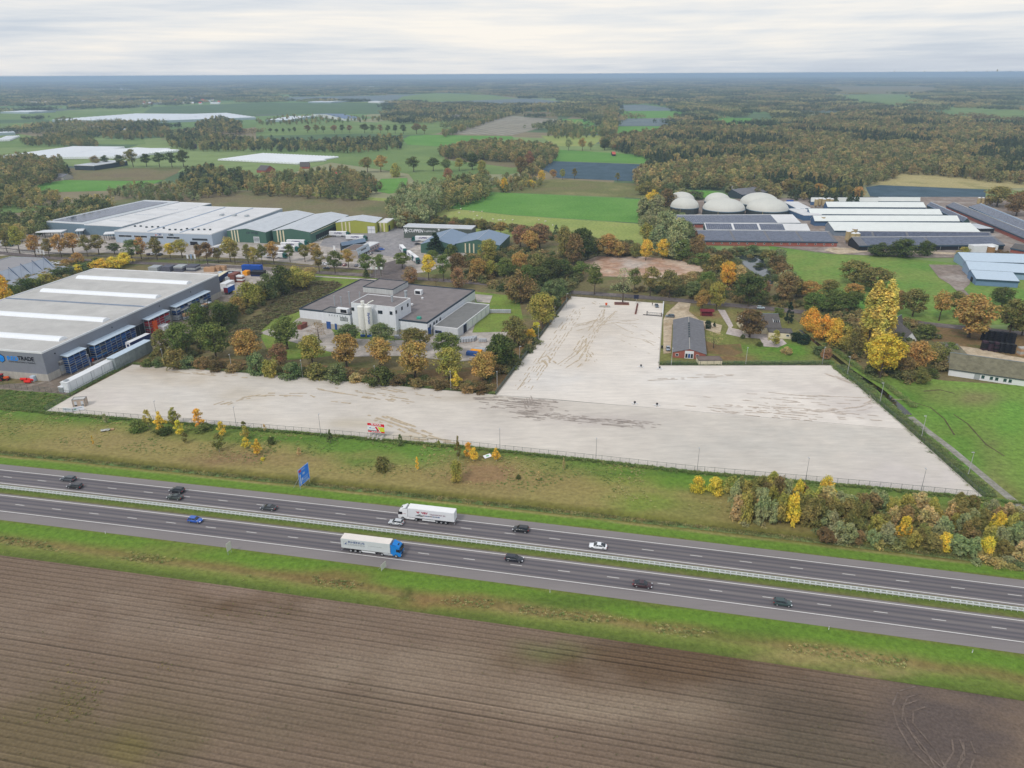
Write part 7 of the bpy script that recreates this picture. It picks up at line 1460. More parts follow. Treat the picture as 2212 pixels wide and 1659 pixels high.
w = b.hit(1, 0, *zi((1685, 1355))); opening(b, 1, 0, w.x - 1.0, w.x + 1.0, -.1, 2.2, M['steel'], 'door', None, out=-1)
sl = b.slopes[0]; MB().box(-.3, b.y0 - .45, 2.45, b.L + .3, b.y0 - .25, 2.75).build('gutter', M['trimd'], b.o)
b = barn('white-gabled cottage half hidden by trees', zi((640, 880)), zi((860, 760)), zi((690, 740)), 3.0, 7.0, M['trimw'], M['tile'], grp=None, name='cottage'); b.o['category'] = 'house'
b = Bld('cottage_wing', 'second white gable of the cottage with dark roof', zi((870, 935)), zi((1010, 940)), zi((900, 780)), 3.0, 'house'); b.gable(M['trimw'], M['tile'], 3.0, 6.4, 'y', .3)
opening(b, 1, b.y0, b.L * .3, b.L * .6, 1, 2.4, M['glass'], 'window', M['trimw'], out=-1)
zj = lambda z: (2016 + z[0] * .1076, 662.4 + z[1] * .1076)
rr = random.Random(9)
for row in range(2):
    for k in range(6):
        crate_stack('%s stack of %s pots from the left in the nursery yard' % (ordinal(k), 'dark purple' if row == 0 else 'black'), *zj((1010 + k * 110, 860 + k * 14 - row * 190)), 2.0, 2.2, 5 if row == 0 else 6, .85, [mat('purple_black', (62, 44, 54), var=.3), M['black']] if (row == 0 and k < 3) else [M['black']], 'pot_stack', 'pots', rz=.1, group='stacked pots in the nursery yard')
crate_stack('grey pallet pile at the right edge beside the black pots', *zj((1770, 960)), 3.4, 2.4, 6, .6, [M['concrete'], M['wood']], 'pallet_stack', 'pallets', rz=.1)
b = barn('small mossy shed roof beside the nursery yard', zj((430, 950)), zj((660, 950)), zj((470, 760)), 2.2, 3.8, M['concrete'], M['moss'], grp=None, name='garden_shed'); b.o['category'] = 'shed'
# ------------------------------------------------------------------ far greenhouses and farm sheds
zk = lambda k: (lambda z: (553 * k + z[0] / 4, 115.2 + z[1] / 4))
z0, z1, z2, z3 = zk(0), zk(1), zk(2), zk(3)
GL = mat('greenhouse_glass', (214, 222, 230), var=.04, rough=.3); GLW = mat('greenhouse_wall', (168, 184, 192), var=.08, rough=.3)
def glasshouse(label, A, B_, Cc, h, nr=14, wall=None):
    b = Bld('greenhouse', label, A, B_, Cc, h, 'greenhouse', 'greenhouses'); b.walls(wall or GLW); mb = MB(); n = nr
    for k in range(n):
        y0 = b.D * k / n; y1 = b.D * (k + 1) / n; ym = (y0 + y1) / 2; q = .9
        mb.face([(0, y0, h), (b.L, y0, h), (b.L, ym, h + q), (0, ym, h + q)]); mb.face([(0, ym, h + q), (b.L, ym, h + q), (b.L, y1, h), (0, y1, h)])
    mb.build('roof', GL, b.o); return b
glasshouse('very long white greenhouse across the far left fields', z0((447, 574)), z0((1325, 582)), z0((1200, 520)), 6)
glasshouse('white greenhouse right part behind the farm trees', z0((1330, 582)), z0((2212, 552)), z0((1600, 524)), 6, 8)
glasshouse('small grey-white greenhouse below the long one', z0((350, 636)), z0((728, 650)), z0((520, 612)), 4, 6)
glasshouse('white shed roof at the far left edge', z0((-60, 690)), z0((130, 682)), z0((0, 655)), 5, 3)
glasshouse('far pale greenhouse strip before the hazy woods', z0((690, 328)), z0((1150, 308)), z0((850, 312)), 7, 3)
glasshouse('far white shed row left of the town', z0((0, 505)), z0((245, 508)), z0((10, 490)), 5, 2)
glasshouse('pale flat shed among the middle farm trees', z1((90, 575)), z1((290, 575)), z1((100, 540)), 5, 3)
glasshouse('long white shed in the far middle', z1((450, 418)), z1((650, 420)), z1((480, 405)), 5, 2)
glasshouse('bright white shed in the far middle field', z1((970, 415)), z1((1072, 418)), z1((975, 400)), 6, 2, M['trimw'])
glasshouse('tiny white hall in the far forest', z2((872, 250)), z2((940, 250)), z2((875, 243)), 9, 1, M['trimw'])
glasshouse('white hall in the far left woods', z0((1605, 352)), z0((1785, 354)), z0((1620, 345)), 8, 2)
def tunnels(label, A, B_, Cc, n, h=3.4, along_x=True):
    """block of plastic tunnels; each tunnel is one part"""
    b = Bld('plastic_tunnels', label, A, B_, Cc, 0, 'tunnels', 'plastic tunnels'); w = b.L / n; d = b.D
    for k in range(n):
        x0 = k * w; rg = lambda y: [(x0 + w * .03 + w * .94 * (1 - math.cos(math.pi * j / 7)) / 2, y, h * (.35 + .65 * math.sin(math.pi * j / 7)) if 0 < j < 7 else 0) for j in range(8)]
        MB().loft([rg(0), rg(d * .5), rg(d)], 0, True, True, close=False).build('tunnel', M['plastic'], b.o)
    return b
tunnels('block of white plastic tunnels at the far left edge', z0((-60, 912)), z0((440, 918)), z0((0, 812)), 26)
tunnels('middle block of white plastic tunnels before the trees', z0((450, 915)), z0((1180, 908)), z0((620, 842)), 34)
tunnels('right block of white plastic tunnels', z0((1190, 890)), z0((1560, 850)), z0((1260, 822)), 16)
tunnels('flat white film tunnels right of the tree row', z0((1880, 925)), z1((360, 960)), z0((1900, 855)), 24, 2.2)
tunnels('pale film tunnels ending in the green field', z1((365, 950)), z1((610, 930)), z1((400, 885)), 12, 2.0)
tunnels('small white tunnel group at the far left', z0((-40, 762)), z0((85, 758)), z0((0, 728)), 6)
b = Bld('packing_shed', 'grey packing shed with dark front before the tunnels', z0((640, 965)), z0((810, 970)), z0((640, 915)), 6, 'shed'); b.walls(M['trimd']); b.flat(M['palegrey'], M['trimw'], par=.2)
for lab, A, B_, rg, he, hr, wl, rf in (('blue-roofed dairy farm shed in the middle fields', z1((760, 565)), z1((910, 560)), z1((700, 525)), 5, 10, M['trimw'], mat('far_blue_roof', (112, 130, 156))), ('red-tiled field shed in the bright green field', z2((868, 872)), z2((896, 872)), z2((868, 850)), 2.6, 5.2, M['dark'], mat('red_tile', (190, 92, 76))), ('dark-roofed farmhouse among the orange trees', z1((380, 975)), z1((460, 975)), z1((385, 940)), 3, 8, M['brick'], M['tile']), ('farmhouse with grey roof left of the trees', z1((90, 995)), z1((165, 1000)), z1((95, 970)), 3, 8, M['brick'], M['tile']), ('red-roofed house hidden in the middle trees', z1((695, 1060)), z1((765, 1062)), z1((700, 1025)), 3, 8, M['cream'], mat('red_tile', (190, 92, 76))), ('white farmhouse by the far greenhouse', z0((1775, 660)), z0((1830, 660)), z0((1778, 645)), 4, 8, M['trimw'], M['tile']), ('white-gabled house in the far left trees', z0((1095, 668)), z0((1125, 668)), z0((1097, 650)), 4, 9, M['trimw'], M['palegrey']), ('small white-fronted house right of the far trees', z0((1668, 806)), z0((1700, 806)), z0((1670, 785)), 3, 7, M['trimw'], M['tile']), ('grey-roofed shed among the left wood', z0((470, 1070)), z0((545, 1072)), z0((475, 1040)), 3, 6, M['concrete'], M['asbest']), ('farm shed group right of the sheep fields', z3((765, 200)), z3((860, 205)), z3((768, 180)), 3, 6, M['trimw'], M['tile'])):
    barn(lab, A, B_, rg, he, hr, wl, rf, grp='far farm buildings', name='farm_building')
# far villages: one small house each
vr = random.Random(31); vm = [M['trimw'], M['cream'], M['brick'], M['white']]; vrf = [M['tile'], mat('red_tile', (190, 92, 76)), M['palegrey'], M['asbest'], M['trimw']]
VIL = [('far left town', 0, [(880, 1900, 385, 440)], 56), ('hazy far left settlement', 0, [(30, 2200, 240, 345)], 46), ('hazy far middle settlement', 1, [(50, 1200, 240, 330)], 26), ('far right settlement', 3, [(750, 1900, 190, 270)], 22), ('left farm hamlet', 0, [(100, 900, 405, 450)], 12)]
for nm, reg, boxes, n in VIL:
    zq = zk(reg); spots = sorted([(vr.uniform(bx[0], bx[1]), vr.uniform(bx[2], bx[3])) for bx in boxes for _ in range(n)])
    for k, q in enumerate(spots):
        c = G(*zq(q)); big = vr.random() < .25; L = vr.uniform(9, 14) * (3.2 if big else 1.1); t = thing('village_house' if not big else 'village_hall', '%s small %s from the left in the %s' % (ordinal(k), 'building', nm), 'house', (c.x, c.y, -.2), vr.uniform(-.5, .5), 'buildings of the ' + nm)
        D_ = vr.uniform(8, 10) * (1.6 if big else 1); he, hr = (4.5, 9.5) if not big else (6, 8); L2, D2 = L / 2, D_ / 2; mb = MB()
        for x in (-L2, L2): mb.face([(x, -D2, 0), (x, D2, 0), (x, D2, he), (x, 0, hr), (x, -D2, he)])
        mb.face([(-L2, -D2, 0), (L2, -D2, 0), (L2, -D2, he), (-L2, -D2, he)]); mb.face([(-L2, D2, 0), (L2, D2, 0), (L2, D2, he), (-L2, D2, he)]); mb.build('wall', vr.choice(vm), t)
        rb = MB(); rb.face([(-L2 - .3, -D2 - .4, he - .2), (L2 + .3, -D2 - .4, he - .2), (L2 + .3, 0, hr + .1), (-L2 - .3, 0, hr + .1)]); rb.face([(-L2 - .3, D2 + .4, he - .2), (L2 + .3, D2 + .4, he - .2), (L2 + .3, 0, hr + .1), (-L2 - .3, 0, hr + .1)]); rb.build('roof', vr.choice(vrf) if not big else M['trimw'], t)
# far skyline slivers at the right horizon
for k, x in enumerate((1090, 1350, 1710, 1890, 1975, 2090)):
    p = G(*z3((x, 176))); t = thing('far_tower', ordinal(k) + ' hazy tower from the left on the right horizon', 'tower', (p.x, p.y, 0), 0, 'towers on the horizon'); d = depth(p); hh = d / FPX * (5.5 if k != 4 else 8); MB().box(-hh * .12, -hh * .12, 0, hh * .12, hh * .12, hh).build('tower', M['concrete'], t); MB().box(-hh * .05, -hh * .05, hh, hh * .05, hh * .05, hh * 1.15).build('roof_plant', M['steel'], t)
# ------------------------------------------------------------------ vehicles
PAINT = objcolor_mat('car_paint', .3, .5, 0.0, .6); CG = glassmat('car_glass', (30, 36, 42), .05); TYRE = mat('tyre', (30, 30, 32), var=.1, rough=.9); RIM = mat('wheel_rim', (176, 178, 182), rough=.35, metal=.5); LAMPW = mat('headlamp', (226, 230, 236), rough=.15); LAMPR = mat('tail_lamp', (170, 24, 24), rough=.2); UND = mat('underbody', (26, 26, 28))
def car_mesh(kind):
    L, Wd, ht = dict(hatch=(4.2, 1.78, 1.48), sedan=(4.75, 1.84, 1.44), suv=(4.5, 1.86, 1.66), wagon=(4.75, 1.84, 1.50), coupe=(4.7, 1.88, 1.42))[kind]
    up = .12 if kind == 'suv' else 0; w = Wd / 2; mb = MB()
    st = [(-L / 2, .78, .42, .84), (-L / 2 + .12, .90, .30, .94), (-L / 2 + .5, .99, .24, 1.0), (-.18 * L, 1, .2, 1.0), (.12 * L, 1, .2, .98), (.27 * L, .99, .2, .93), (L / 2 - .5, .97, .22, .82), (L / 2 - .14, .90, .26, .70), (L / 2, .74, .36, .58)]
    rings = []
    for x, k, zb, zt in st:
        zt += up; a = w * k; rings.append([(x, -a * .92, zb), (x, -a, zb + .16), (x, -a, zt - .2), (x, -a * .9, zt - .02), (x, -a * .45, zt + .03), (x, a * .45, zt + .03), (x, a * .9, zt - .02), (x, a, zt - .2), (x, a, zb + .16), (x, a * .92, zb)])
    mb.loft(rings, 0, True, True)
    xr, xf, tr, tf = dict(hatch=(-.47 * L, .25 * L, -.36 * L, .06 * L), sedan=(-.36 * L, .24 * L, -.2 * L, .05 * L), suv=(-.47 * L, .25 * L, -.40 * L, .08 * L), wagon=(-.48 * L, .23 * L, -.42 * L, .06 * L), coupe=(-.42 * L, .26 * L, -.16 * L, .05 * L))[kind]
    zb = .94 + up; ring = lambda x0, x1, k, z, c: [(x0 + c, -w * k, z), (x1 - c, -w * k, z), (x1, -w * k * .75, z), (x1, w * k * .75, z), (x1 - c, w * k, z), (x0 + c, w * k, z), (x0, w * k * .75, z), (x0, -w * k * .75, z)]
    gl = MB(); gl.loft([ring(xr, xf, .92, zb - .04, .1), ring(xr * .96, xf * .9, .89, zb + .1, .1), ring(tr * 1.02, tf * 1.06, .74, ht - .06, .1)], 0, True, True)
    rf = MB(); rf.loft([ring(tr * 1.04, tf * 1.14, .765, ht - .07, .1), ring(tr * 1.02, tf * 1.06, .75, ht - .02, .12), ring(tr * .9, tf * .8, .66, ht, .12)], 0, True, True)
    for sy in (-1, 1):
        for xa, xb in ((xf - .12, tf), (xr + .08, tr)): rf.tube([(xa, sy * w * .88, zb), (xb, sy * w * .75, ht - .05)], .045, 4)
        xm = (tr + tf) / 2 + .1; rf.tube([(xm + .05, sy * w * .915, zb), (xm, sy * w * .76, ht - .05)], .05, 4)
    return L, w, mb, gl, rf, up
CARP = {}
def make_car(kind):
    L, w, mb, gl, rf, up = car_mesh(kind); t = thing('car', 'car', 'car')
    bd = mb.build('body', PAINT, t, smooth=True); gl.build('windows', CG, t); rf.build('roof', PAINT, t)
    MB().box(-L * .46, -w * .85, .16, L * .46, w * .85, .4).build('underbody', UND, t)
    for x in (-L * .3, L * .31):
        for sy in (-1, 1):
            r = .33 + up * .3; wh = MB().cyl((x, sy * (w - .2), r), (x, sy * (w + .015), r), r, n=16).build('wheel', TYRE, t); MB().cyl((x, sy * (w - .05), r), (x, sy * (w + .03), r), r * .62, n=12).build('rim', RIM, wh)
    for sy in (-1, 1):
        MB().bbox(L / 2 - .32, sy * w * .74 - .17, .56 + up, L / 2 - .03, sy * w * .74 + .17, .72 + up, .03).build('headlight', LAMPW, t)
        MB().bbox(-L / 2 - .02, sy * w * .72 - .17, .72 + up, -L / 2 + .16, sy * w * .72 + .17, .9 + up, .03).build('tail_light', LAMPR, t)
        MB().bbox(L * .12, sy * (w + .1) - .1, .95 + up, L * .12 + .14, sy * (w + .1) + .1, 1.09 + up, .02).build('mirror', PAINT, t)
    CARP[kind] = [t, False]
for k in ('hatch', 'sedan', 'suv', 'wagon', 'coupe'): make_car(k)
def place_car(kind, colr, label, p, rz, group, z=.03):
    src = CARP[kind]
    if not src[1]: t = src[0]; src[1] = True
    else: t = copy_tree(src[0])
    t.location = (p[0], p[1], z); t.rotation_euler = (0, 0, rz); tag(t, label, 'car', group)
    for ch in t.children:
        if ch.name.split('.')[0] in ('body', 'roof', 'mirror'): ch.color = C(*colr)
    return t
LANES = (1.8, 5.25, -7.95, -11.7)
def hx_ang(x): return math.atan(-0.212641 - 11.666e-5 * x)
def on_lane(u, v):
    g = G(u, v + 4); best = min(LANES, key=lambda o: abs((g.y - hyc(g.x)) * .978 - o)); x = g.x
    for _ in range(4): q = HW(x, best); x += (g.x - q.x)
    return x, best
BK, DG_, BL, SV_, WH = (30, 33, 38), (46, 60, 58), (44, 96, 190), (196, 200, 204), (238, 240, 244)
for kind, col_, lab, u, v in (('wagon', (72, 78, 84), 'dark grey estate car, upper of the pair at the far left', 147, 1035), ('wagon', (34, 34, 38), 'black estate car, lower of the pair at the far left', 160, 1052), ('suv', BK, 'black car keeping right, second pair on the far carriageway', 385, 1057), ('sedan', (52, 62, 58), 'dark green saloon overtaking, second pair on the far carriageway', 377, 1075.5), ('hatch', BL, 'bright blue hatchback on the near carriageway', 424, 1120.5), ('coupe', (62, 68, 74), 'charcoal coupe alone on the far carriageway', 580, 1098), ('hatch', SV_, 'silver hatchback beside the white lorry', 856, 1129), ('suv', BK, 'black SUV right behind the white lorry', 1125, 1141.5), ('coupe', WH, 'white saloon with glass roof on the far carriageway', 1292, 1180.5), ('wagon', (30, 34, 46), 'dark blue estate car ahead of the blue lorry', 1111, 1215.5), ('coupe', (62, 36, 44), 'dark maroon car on the near carriageway', 1388, 1263.5), ('hatch', (52, 72, 72), 'dark teal hatchback, rightmost car on the near carriageway', 1690, 1302.5)):
    x, off = on_lane(u, v); p = HW(x, off); place_car(kind, col_, lab, p, hx_ang(x) + (math.pi if off > 0 else 0), 'cars on the highway')
R5 = lambda z: (1371 + z[0] * .0486, 633.6 + z[1] * .0486)
ra = -.13
for kind, col_, lab, uv, rz in (('sedan', (84, 96, 108), 'dark grey car parked inside the yard gate', R5((975, 590)), 1.5 + math.pi), ('wagon', (96, 108, 116), 'grey estate car parked beside the dirt drive', zh((310, 632)), ra + math.pi), ('hatch', (150, 158, 168), 'silver hatchback parked left of the brick shed', zh((290, 972)), 1.45 + math.pi), ('hatch', (190, 208, 220), 'pale blue hatchback driving on the side road', zh((1250, 545)), ra), ('sedan', (70, 74, 80), 'dark grey car driving past the dispatch office', (705.5, 580.5), ra + math.pi), ('hatch', WH, 'white hatchback parked by the braced grey building', (115.6, 570), .2), ('hatch', WH, 'second white hatchback behind the orange shrub', (130, 570.5), .2), ('sedan', BK, 'black car between the orange and yellow shrubs', (157, 572), .2), ('suv', BL, 'blue car parked right of the white annex', zb((1855, 712)), .1), ('wagon', (26, 36, 62), 'navy estate car parked before the white annex', zb((1815, 728)), .1), ('sedan', (30, 32, 40), 'black car on the loading slab in the truck yard', zd((185, 655)), .2), ('hatch', (60, 76, 130), 'violet-blue car half hidden by the cottage shrubs', zi((1225, 915)), 2.6)):
    place_car(kind, col_, lab, G(*uv), rz, 'parked and passing cars', 0.0)
pk = [(za((1512, 700)), WH), (za((1440, 748)), BK), (za((1470, 742)), SV_), (za((1545, 762)), BK), (za((1592, 758)), WH), (za((1662, 762)), DG_), (za((1640, 720)), BK), (zb((1250, 862)), SV_), (zb((1285, 862)), WH), (zb((1430, 868)), BK), (zb((1475, 872)), (150, 84, 88)), (zb((1595, 880)), (110, 120, 130)), (zb((1640, 886)), WH), (zb((1682, 888)), (150, 156, 180)), (zb((1722, 762)), SV_), (zb((1748, 752)), (120, 124, 130))]
for k, (uv, c_) in enumerate(pk): place_car(('hatch', 'suv', 'sedan')[k % 3], c_, ordinal(k) + ' parked car from the left in the warehouse and office car parks', G(*uv), 1.3 + (k % 4) * .05, 'cars in the car parks', -.1)
# articulated lorries
def make_lorry(name, label, cabcol, side, roofc, trailer_col, p, rz, group, deflector=True, skirt=None, curtain=False, z=.03):
    t = thing(name, label, 'lorry', (p[0], p[1], z), rz, group); w = 1.27; F = 8.2
    cabm = cabcol; y = lambda k: w * k
    prof = [(F - 2.25, .55), (F - .12, .45), (F, .7), (F, 1.55), (F - .08, 1.75), (F - .42, 3.1), (F - .75, 3.35), (F - 2.25, 3.5)]
    MB().loft([[(x, -w * .97, zz_) for x, zz_ in prof], [(x, w * .97, zz_) for x, zz_ in prof]], 0, True, True).build('cab', cabm, t)
    MB().loft([[(F + .01, -w * .86, 1.75), (F + .01, w * .86, 1.75), (F - .33, w * .8, 2.85), (F - .33, -w * .8, 2.85)], [(F + .05, -w * .86, 1.78), (F + .05, w * .86, 1.78), (F - .28, w * .8, 2.85), (F - .28, -w * .8, 2.85)]], 0, True, True).build('windscreen', CG, t)
    for sy in (-1, 1):
        MB().box(F - 1.25, sy * w * .97 - .02, 1.75, F - .35, sy * w * .97 + .02, 2.6).build('side_window', CG, t); MB().bbox(F - .35, sy * 1.45 - .1, 1.9, F - .15, sy * 1.45 + .1, 2.75, .03).build('mirror', M['black'], t)
        MB().bbox(F - .1, sy * .95 - .22, .75, F + .04, sy * .95 + .22, .98, .03).build('headlight', LAMPW, t)
    MB().box(F - .02, -w * .6, .8, F + .03, w * .6, 1.45).build('grille', M['dark'], t); MB().bbox(F - 1.3, -.4, 3.42, F - .75, .4, 3.5, .03).build('roof_hatch', M['dark'], t)
    if deflector: MB().loft([[(F - .9, -w * .8, 3.42), (F - .9, w * .8, 3.42), (F - 2.2, w * .93, 4.0), (F - 2.2, -w * .93, 4.0)], [(F - 1.1, -w * .8, 3.4), (F - 1.1, w * .8, 3.4), (F - 2.3, w * .93, 3.92), (F - 2.3, -w * .93, 3.92)]], 0, True, True).build('wind_deflector', cabm, t)
    for sy in (-1, 1): MB().box(F - 2.75, sy * w * .93 - .03, .9, F - 2.2, sy * w * .93 + .03, 3.7).build('side_fairing', cabm, t)
    MB().box(1.0, -.5, .75, F - 2.2, .5, 1.0).build('chassis', UND, t)
    for sy in (-1, 1): MB().bbox(2.9, sy * .98 - .25, .45, F - 2.3, sy * .98 + .25, .95, .06).build('fuel_tank', skirt or M['steel'], t)
    x0, x1 = -8.1, 5.35
    tr = MB().bbox(x0, -w, 1.15, x1, w, 4.0, .04).build('trailer_box', side, t); MB().box(x0 + .04, -w + .04, 3.98, x1 - .04, w - .04, 4.03).build('trailer_roof', roofc, tr); MB().box(x0 - .04, -w + .06, 1.2, x0, w - .06, 3.92).build('rear_door', trailer_col, tr)
    MB().box(x0, -w * .9, .95, x1 - .3, w * .9, 1.15).build('trailer_frame', UND, t); MB().box(x0 - .05, -w, .45, x0 + .1, w, .65).build('rear_bumper', M['steel'], t)
    for sy in (-1, 1):
        MB().bbox(-2.6, sy * (w - .06) - .03, .5, 1.2, sy * (w - .06) + .03, .95, .02).build('side_guard', M['trimw'], t)
        MB().box(x0 - .08, sy * .9 - .2, .7, x0 - .04, sy * .9 + .2, .85).build('tail_light', LAMPR, t)
        if curtain:
            for k in range(16): MB().box(x0 + .5 + k * .82, sy * w - .02, 1.02, x0 + .56 + k * .82, sy * w + .02, 1.35).build('curtain_strap', M['concrete'], tr)
    for x in (-5.6, -4.3, -3.0, 3.0, F - 1.35):
        for sy in (-1, 1): wh = MB().cyl((x, sy * (w - .36), .5), (x, sy * (w - .03), .5), .5, n=16).build('wheel', TYRE, t); MB().cyl((x, sy * (w - .1), .5), (x, sy * (w - .01), .5), .3, n=12).build('rim', RIM, wh)
    return t, tr
x_ = G(921, 1124).x; p = HW(x_ - 0.7, 5.35); wl = M['trimw']
t, tr = make_lorry('articulated_lorry', 'white articulated lorry with red V&V TRANSPORT lettering', mat('lorry_white', (236, 238, 240), var=.02, rough=.35), mat('box_white', (226, 228, 232), var=.03, rough=.5), mat('box_roof_white', (240, 240, 240), var=.03), wl, p, hx_ang(x_) + math.pi, 'lorries on the highway', skirt=MATS['lorry_white'])
mr_ = mat('lettering_crimson', (170, 24, 70)); w_ = 1.27
text('V&V', t, (1.4, w_, 2.62), 1.95, mr_, (-1, 0, 0), (0, 0, 1), bold=.05, depth=.03, height=.72); text('TRANSPORT BV', t, (-1.05, w_, 2.5), 4.6, mat('lettering_plum', (120, 52, 92)), (-1, 0, 0), (0, 0, 1), bold=.012, depth=.03, height=.46)
mb = MB(); mb.face([(3.0, w_ + .03, 3.3), (2.4, w_ + .03, 3.2), (2.2, w_ + .03, 2.5)]); mb.face([(2.35, w_ + .03, 3.25), (1.95, w_ + .03, 3.3), (2.15, w_ + .03, 2.55)]); mb.face([(1.75, w_ + .032, 3.28), (1.55, w_ + .032, 3.36), (1.95, w_ + .032, 2.9)]); mb.build('wing_emblem', mr_, tr)
mb = MB(); mb.face([(3.3, w_ + .03, 1.75), (2.0, w_ + .03, 1.75), (1.5, w_ + .03, 2.4), (1.8, w_ + .03, 2.5)]); mb.face([(1.9, w_ + .031, 1.72), (1.0, w_ + .031, 1.72), (1.0, w_ + .031, 2.15), (1.6, w_ + .031, 2.2)]); mb.build('road_emblem', mat('emblem_grey', (120, 122, 124)), tr)
for k in range(7): MB().face([(1.0 - k * .72, w_ + .03, 1.95), (.35 - k * .72, w_ + .03, 1.95), (.35 - k * .72, w_ + .03, 2.22), (1.0 - k * .72, w_ + .03, 2.22)]).build('stripe_panel', (mat('stripe_brown', (128, 96, 84)), mat('stripe_blue', (56, 84, 140)), mat('stripe_steel', (96, 108, 122)))[k % 3 if k < 6 else 1], tr)
MB().box(5.9, w_ * .97, 2.05, 8.0, w_ * .97 + .02, 2.12).build('cab_stripe', M['red'], t)
x_ = G(806, 1194).x; p = HW(x_ + 2.3, -11.75)
t, tr = make_lorry('articulated_lorry', 'articulated lorry with bright blue cab and RHENUS LOGISTICS trailer', mat('lorry_blue', (30, 132, 214), var=.02, rough=.3), mat('curtain_grey', (206, 212, 214), var=.05, rough=.6), mat('tarp_cream', (232, 224, 216), var=.05, scale=.4), wl, p, hx_ang(x_), 'lorries on the highway', curtain=True)
nb_ = mat('lettering_navy', (38, 72, 134)); text('RHENUS', t, (-6.05, -w_, 2.88), 4.5, nb_, (1, 0, 0), (0, 0, 1), bold=.02, depth=.03, height=.62); text('LOGISTICS', t, (-6.05, -w_, 2.2), 4.5, mat('lettering_silver', (148, 152, 158)), (1, 0, 0), (0, 0, 1), bold=.012, depth=.03, height=.46)
mb = MB(); y_ = -w_ - .03
for q in ((-7.4, 2.1, -7.36, 3.3), (-6.34, 2.1, -6.3, 3.3), (-7.4, 3.26, -6.3, 3.3), (-7.4, 2.1, -6.3, 2.14)): mb.face([(q[0], y_, q[1]), (q[2], y_, q[1]), (q[2], y_, q[3]), (q[0], y_, q[3])])
mb.build('logo_frame', MATS['lettering_silver'], tr); mb = MB(); mb.face([(-7.2, y_, 2.35), (-6.6, y_, 2.35), (-6.55, y_, 2.6), (-6.9, y_, 2.65)]); mb.face([(-6.95, y_, 2.6), (-6.7, y_, 2.55), (-6.45, y_, 3.1), (-6.75, y_, 2.85)]); mb.build('logo_mark', nb_, tr)
mb = MB()
for k in range(9): mb.face([(-.6 + k * .42, y_, 2.62 - .006 * k), (-.28 + k * .42, y_, 2.62 - .006 * k), (-.28 + k * .42, y_, 2.7), (-.6 + k * .42, y_, 2.7)])
mb.build('slogan_strokes', MATS['lettering_silver'], tr)
# parked lorries in the truck yard: one built with its parts, then copied
cg_ = mat('lorry_green', (24, 92, 84), var=.03, rough=.35)
spots = [('white CUPPEN lorry at the docks beside the lime hall', zb((1425, 572)), -.10 + 0, 0), ('white CUPPEN lorry behind the dispatch office roof', zb((1600, 612)), -.10, 0), ('white CUPPEN lorry before the dark logistics hall', zd((235, 622)), math.pi - .05, 0), ('white lorry broadside at the roadside, largest in the truck yard', zb((760, 795)), -.12, 0), ('rear white lorry of the row before the green halls', zb((990, 662)), -.12, 0), ('second white lorry of the row before the green halls', zb((930, 690)), -.12, 0), ('third white lorry of the row before the green halls', zb((890, 728)), -.12, 0), ('white lorry at the road before the dark green corner', zb((130, 730)), 1.25, 0), ('second white lorry at the dark green hall corner', zb((185, 715)), 1.25, 0), ('white lorry with its cab towards the camera by the loading slab', zd((35, 735)), -1.25, 0), ('white lorry in the row behind the yellow tree', zd((120, 800)), -1.2, 0), ('second white lorry in the row behind the yellow tree', zd((160, 830)), -1.2, 0), ('white lorry at the far left car park', za((30, 670)), -.15, 0)]
first = None
for lab, uv, rz, _ in spots:
    p = G(*uv)
    if first is None:
        first, tr = make_lorry('parked_lorry', lab, cg_, mat('box_white', (226, 228, 232)), MATS['box_roof_white'], wl, p, rz, 'white lorries parked in the truck yard', z=-.1)
        for sy, xd, xs in ((-1, (1, 0, 0), -4.2), (1, (-1, 0, 0), 2.6)): text('CUPPEN', tr, (xs, sy * w_, 2.2), 6.4, mat('lettering_purple', (58, 42, 110)), xd, (0, 0, 1), bold=.03, shear=.3, depth=.03)
    else:
        c_ = copy_tree(first); c_.location = (p.x, p.y, -.1); c_.rotation_euler = (0, 0, rz); tag(c_, lab, 'lorry', 'white lorries parked in the truck yard')
# ------------------------------------------------------------------ guard rail in the median
RX = [-300 + 4 * k for k in range(140)]
t = thing('guard_rail', 'galvanised double guard rail with cross bars along the highway median', 'guard rail', (0, 0, 0)); rs = mat('rail_steel', (214, 217, 219), var=.06, rough=.5)
OFF = -2.6
for s in (-.42, .42):
    mb = MB(); rg = [[HW(x, OFF + s + o, z) for o, z in ((-.07, .46), (.05, .50), (-.01, .60), (.08, .66), (.05, .82), (-.09, .82))] for x in RX]; mb.loft(rg, 0, True, True).build('rail', rs, t)
bar = MB().box(-.09, -.40, .68, .09, .40, .78).box(-.05, -.40, .68, .05, -.36, .0).box(-.05, .36, .68, .05, .40, .0).mesh('cross_bar', rs)
xs_ = []; x = -190.0
while x < 150 and len(xs_) < 296: xs_.append(x); x += 1.33 * math.cos(math.atan(.21))
for x in xs_: o = bpy.data.objects.new('cross_bar', bar); link(o, t); o.location = HW(x, OFF, 0); o.rotation_euler = (0, 0, hx_ang(x))
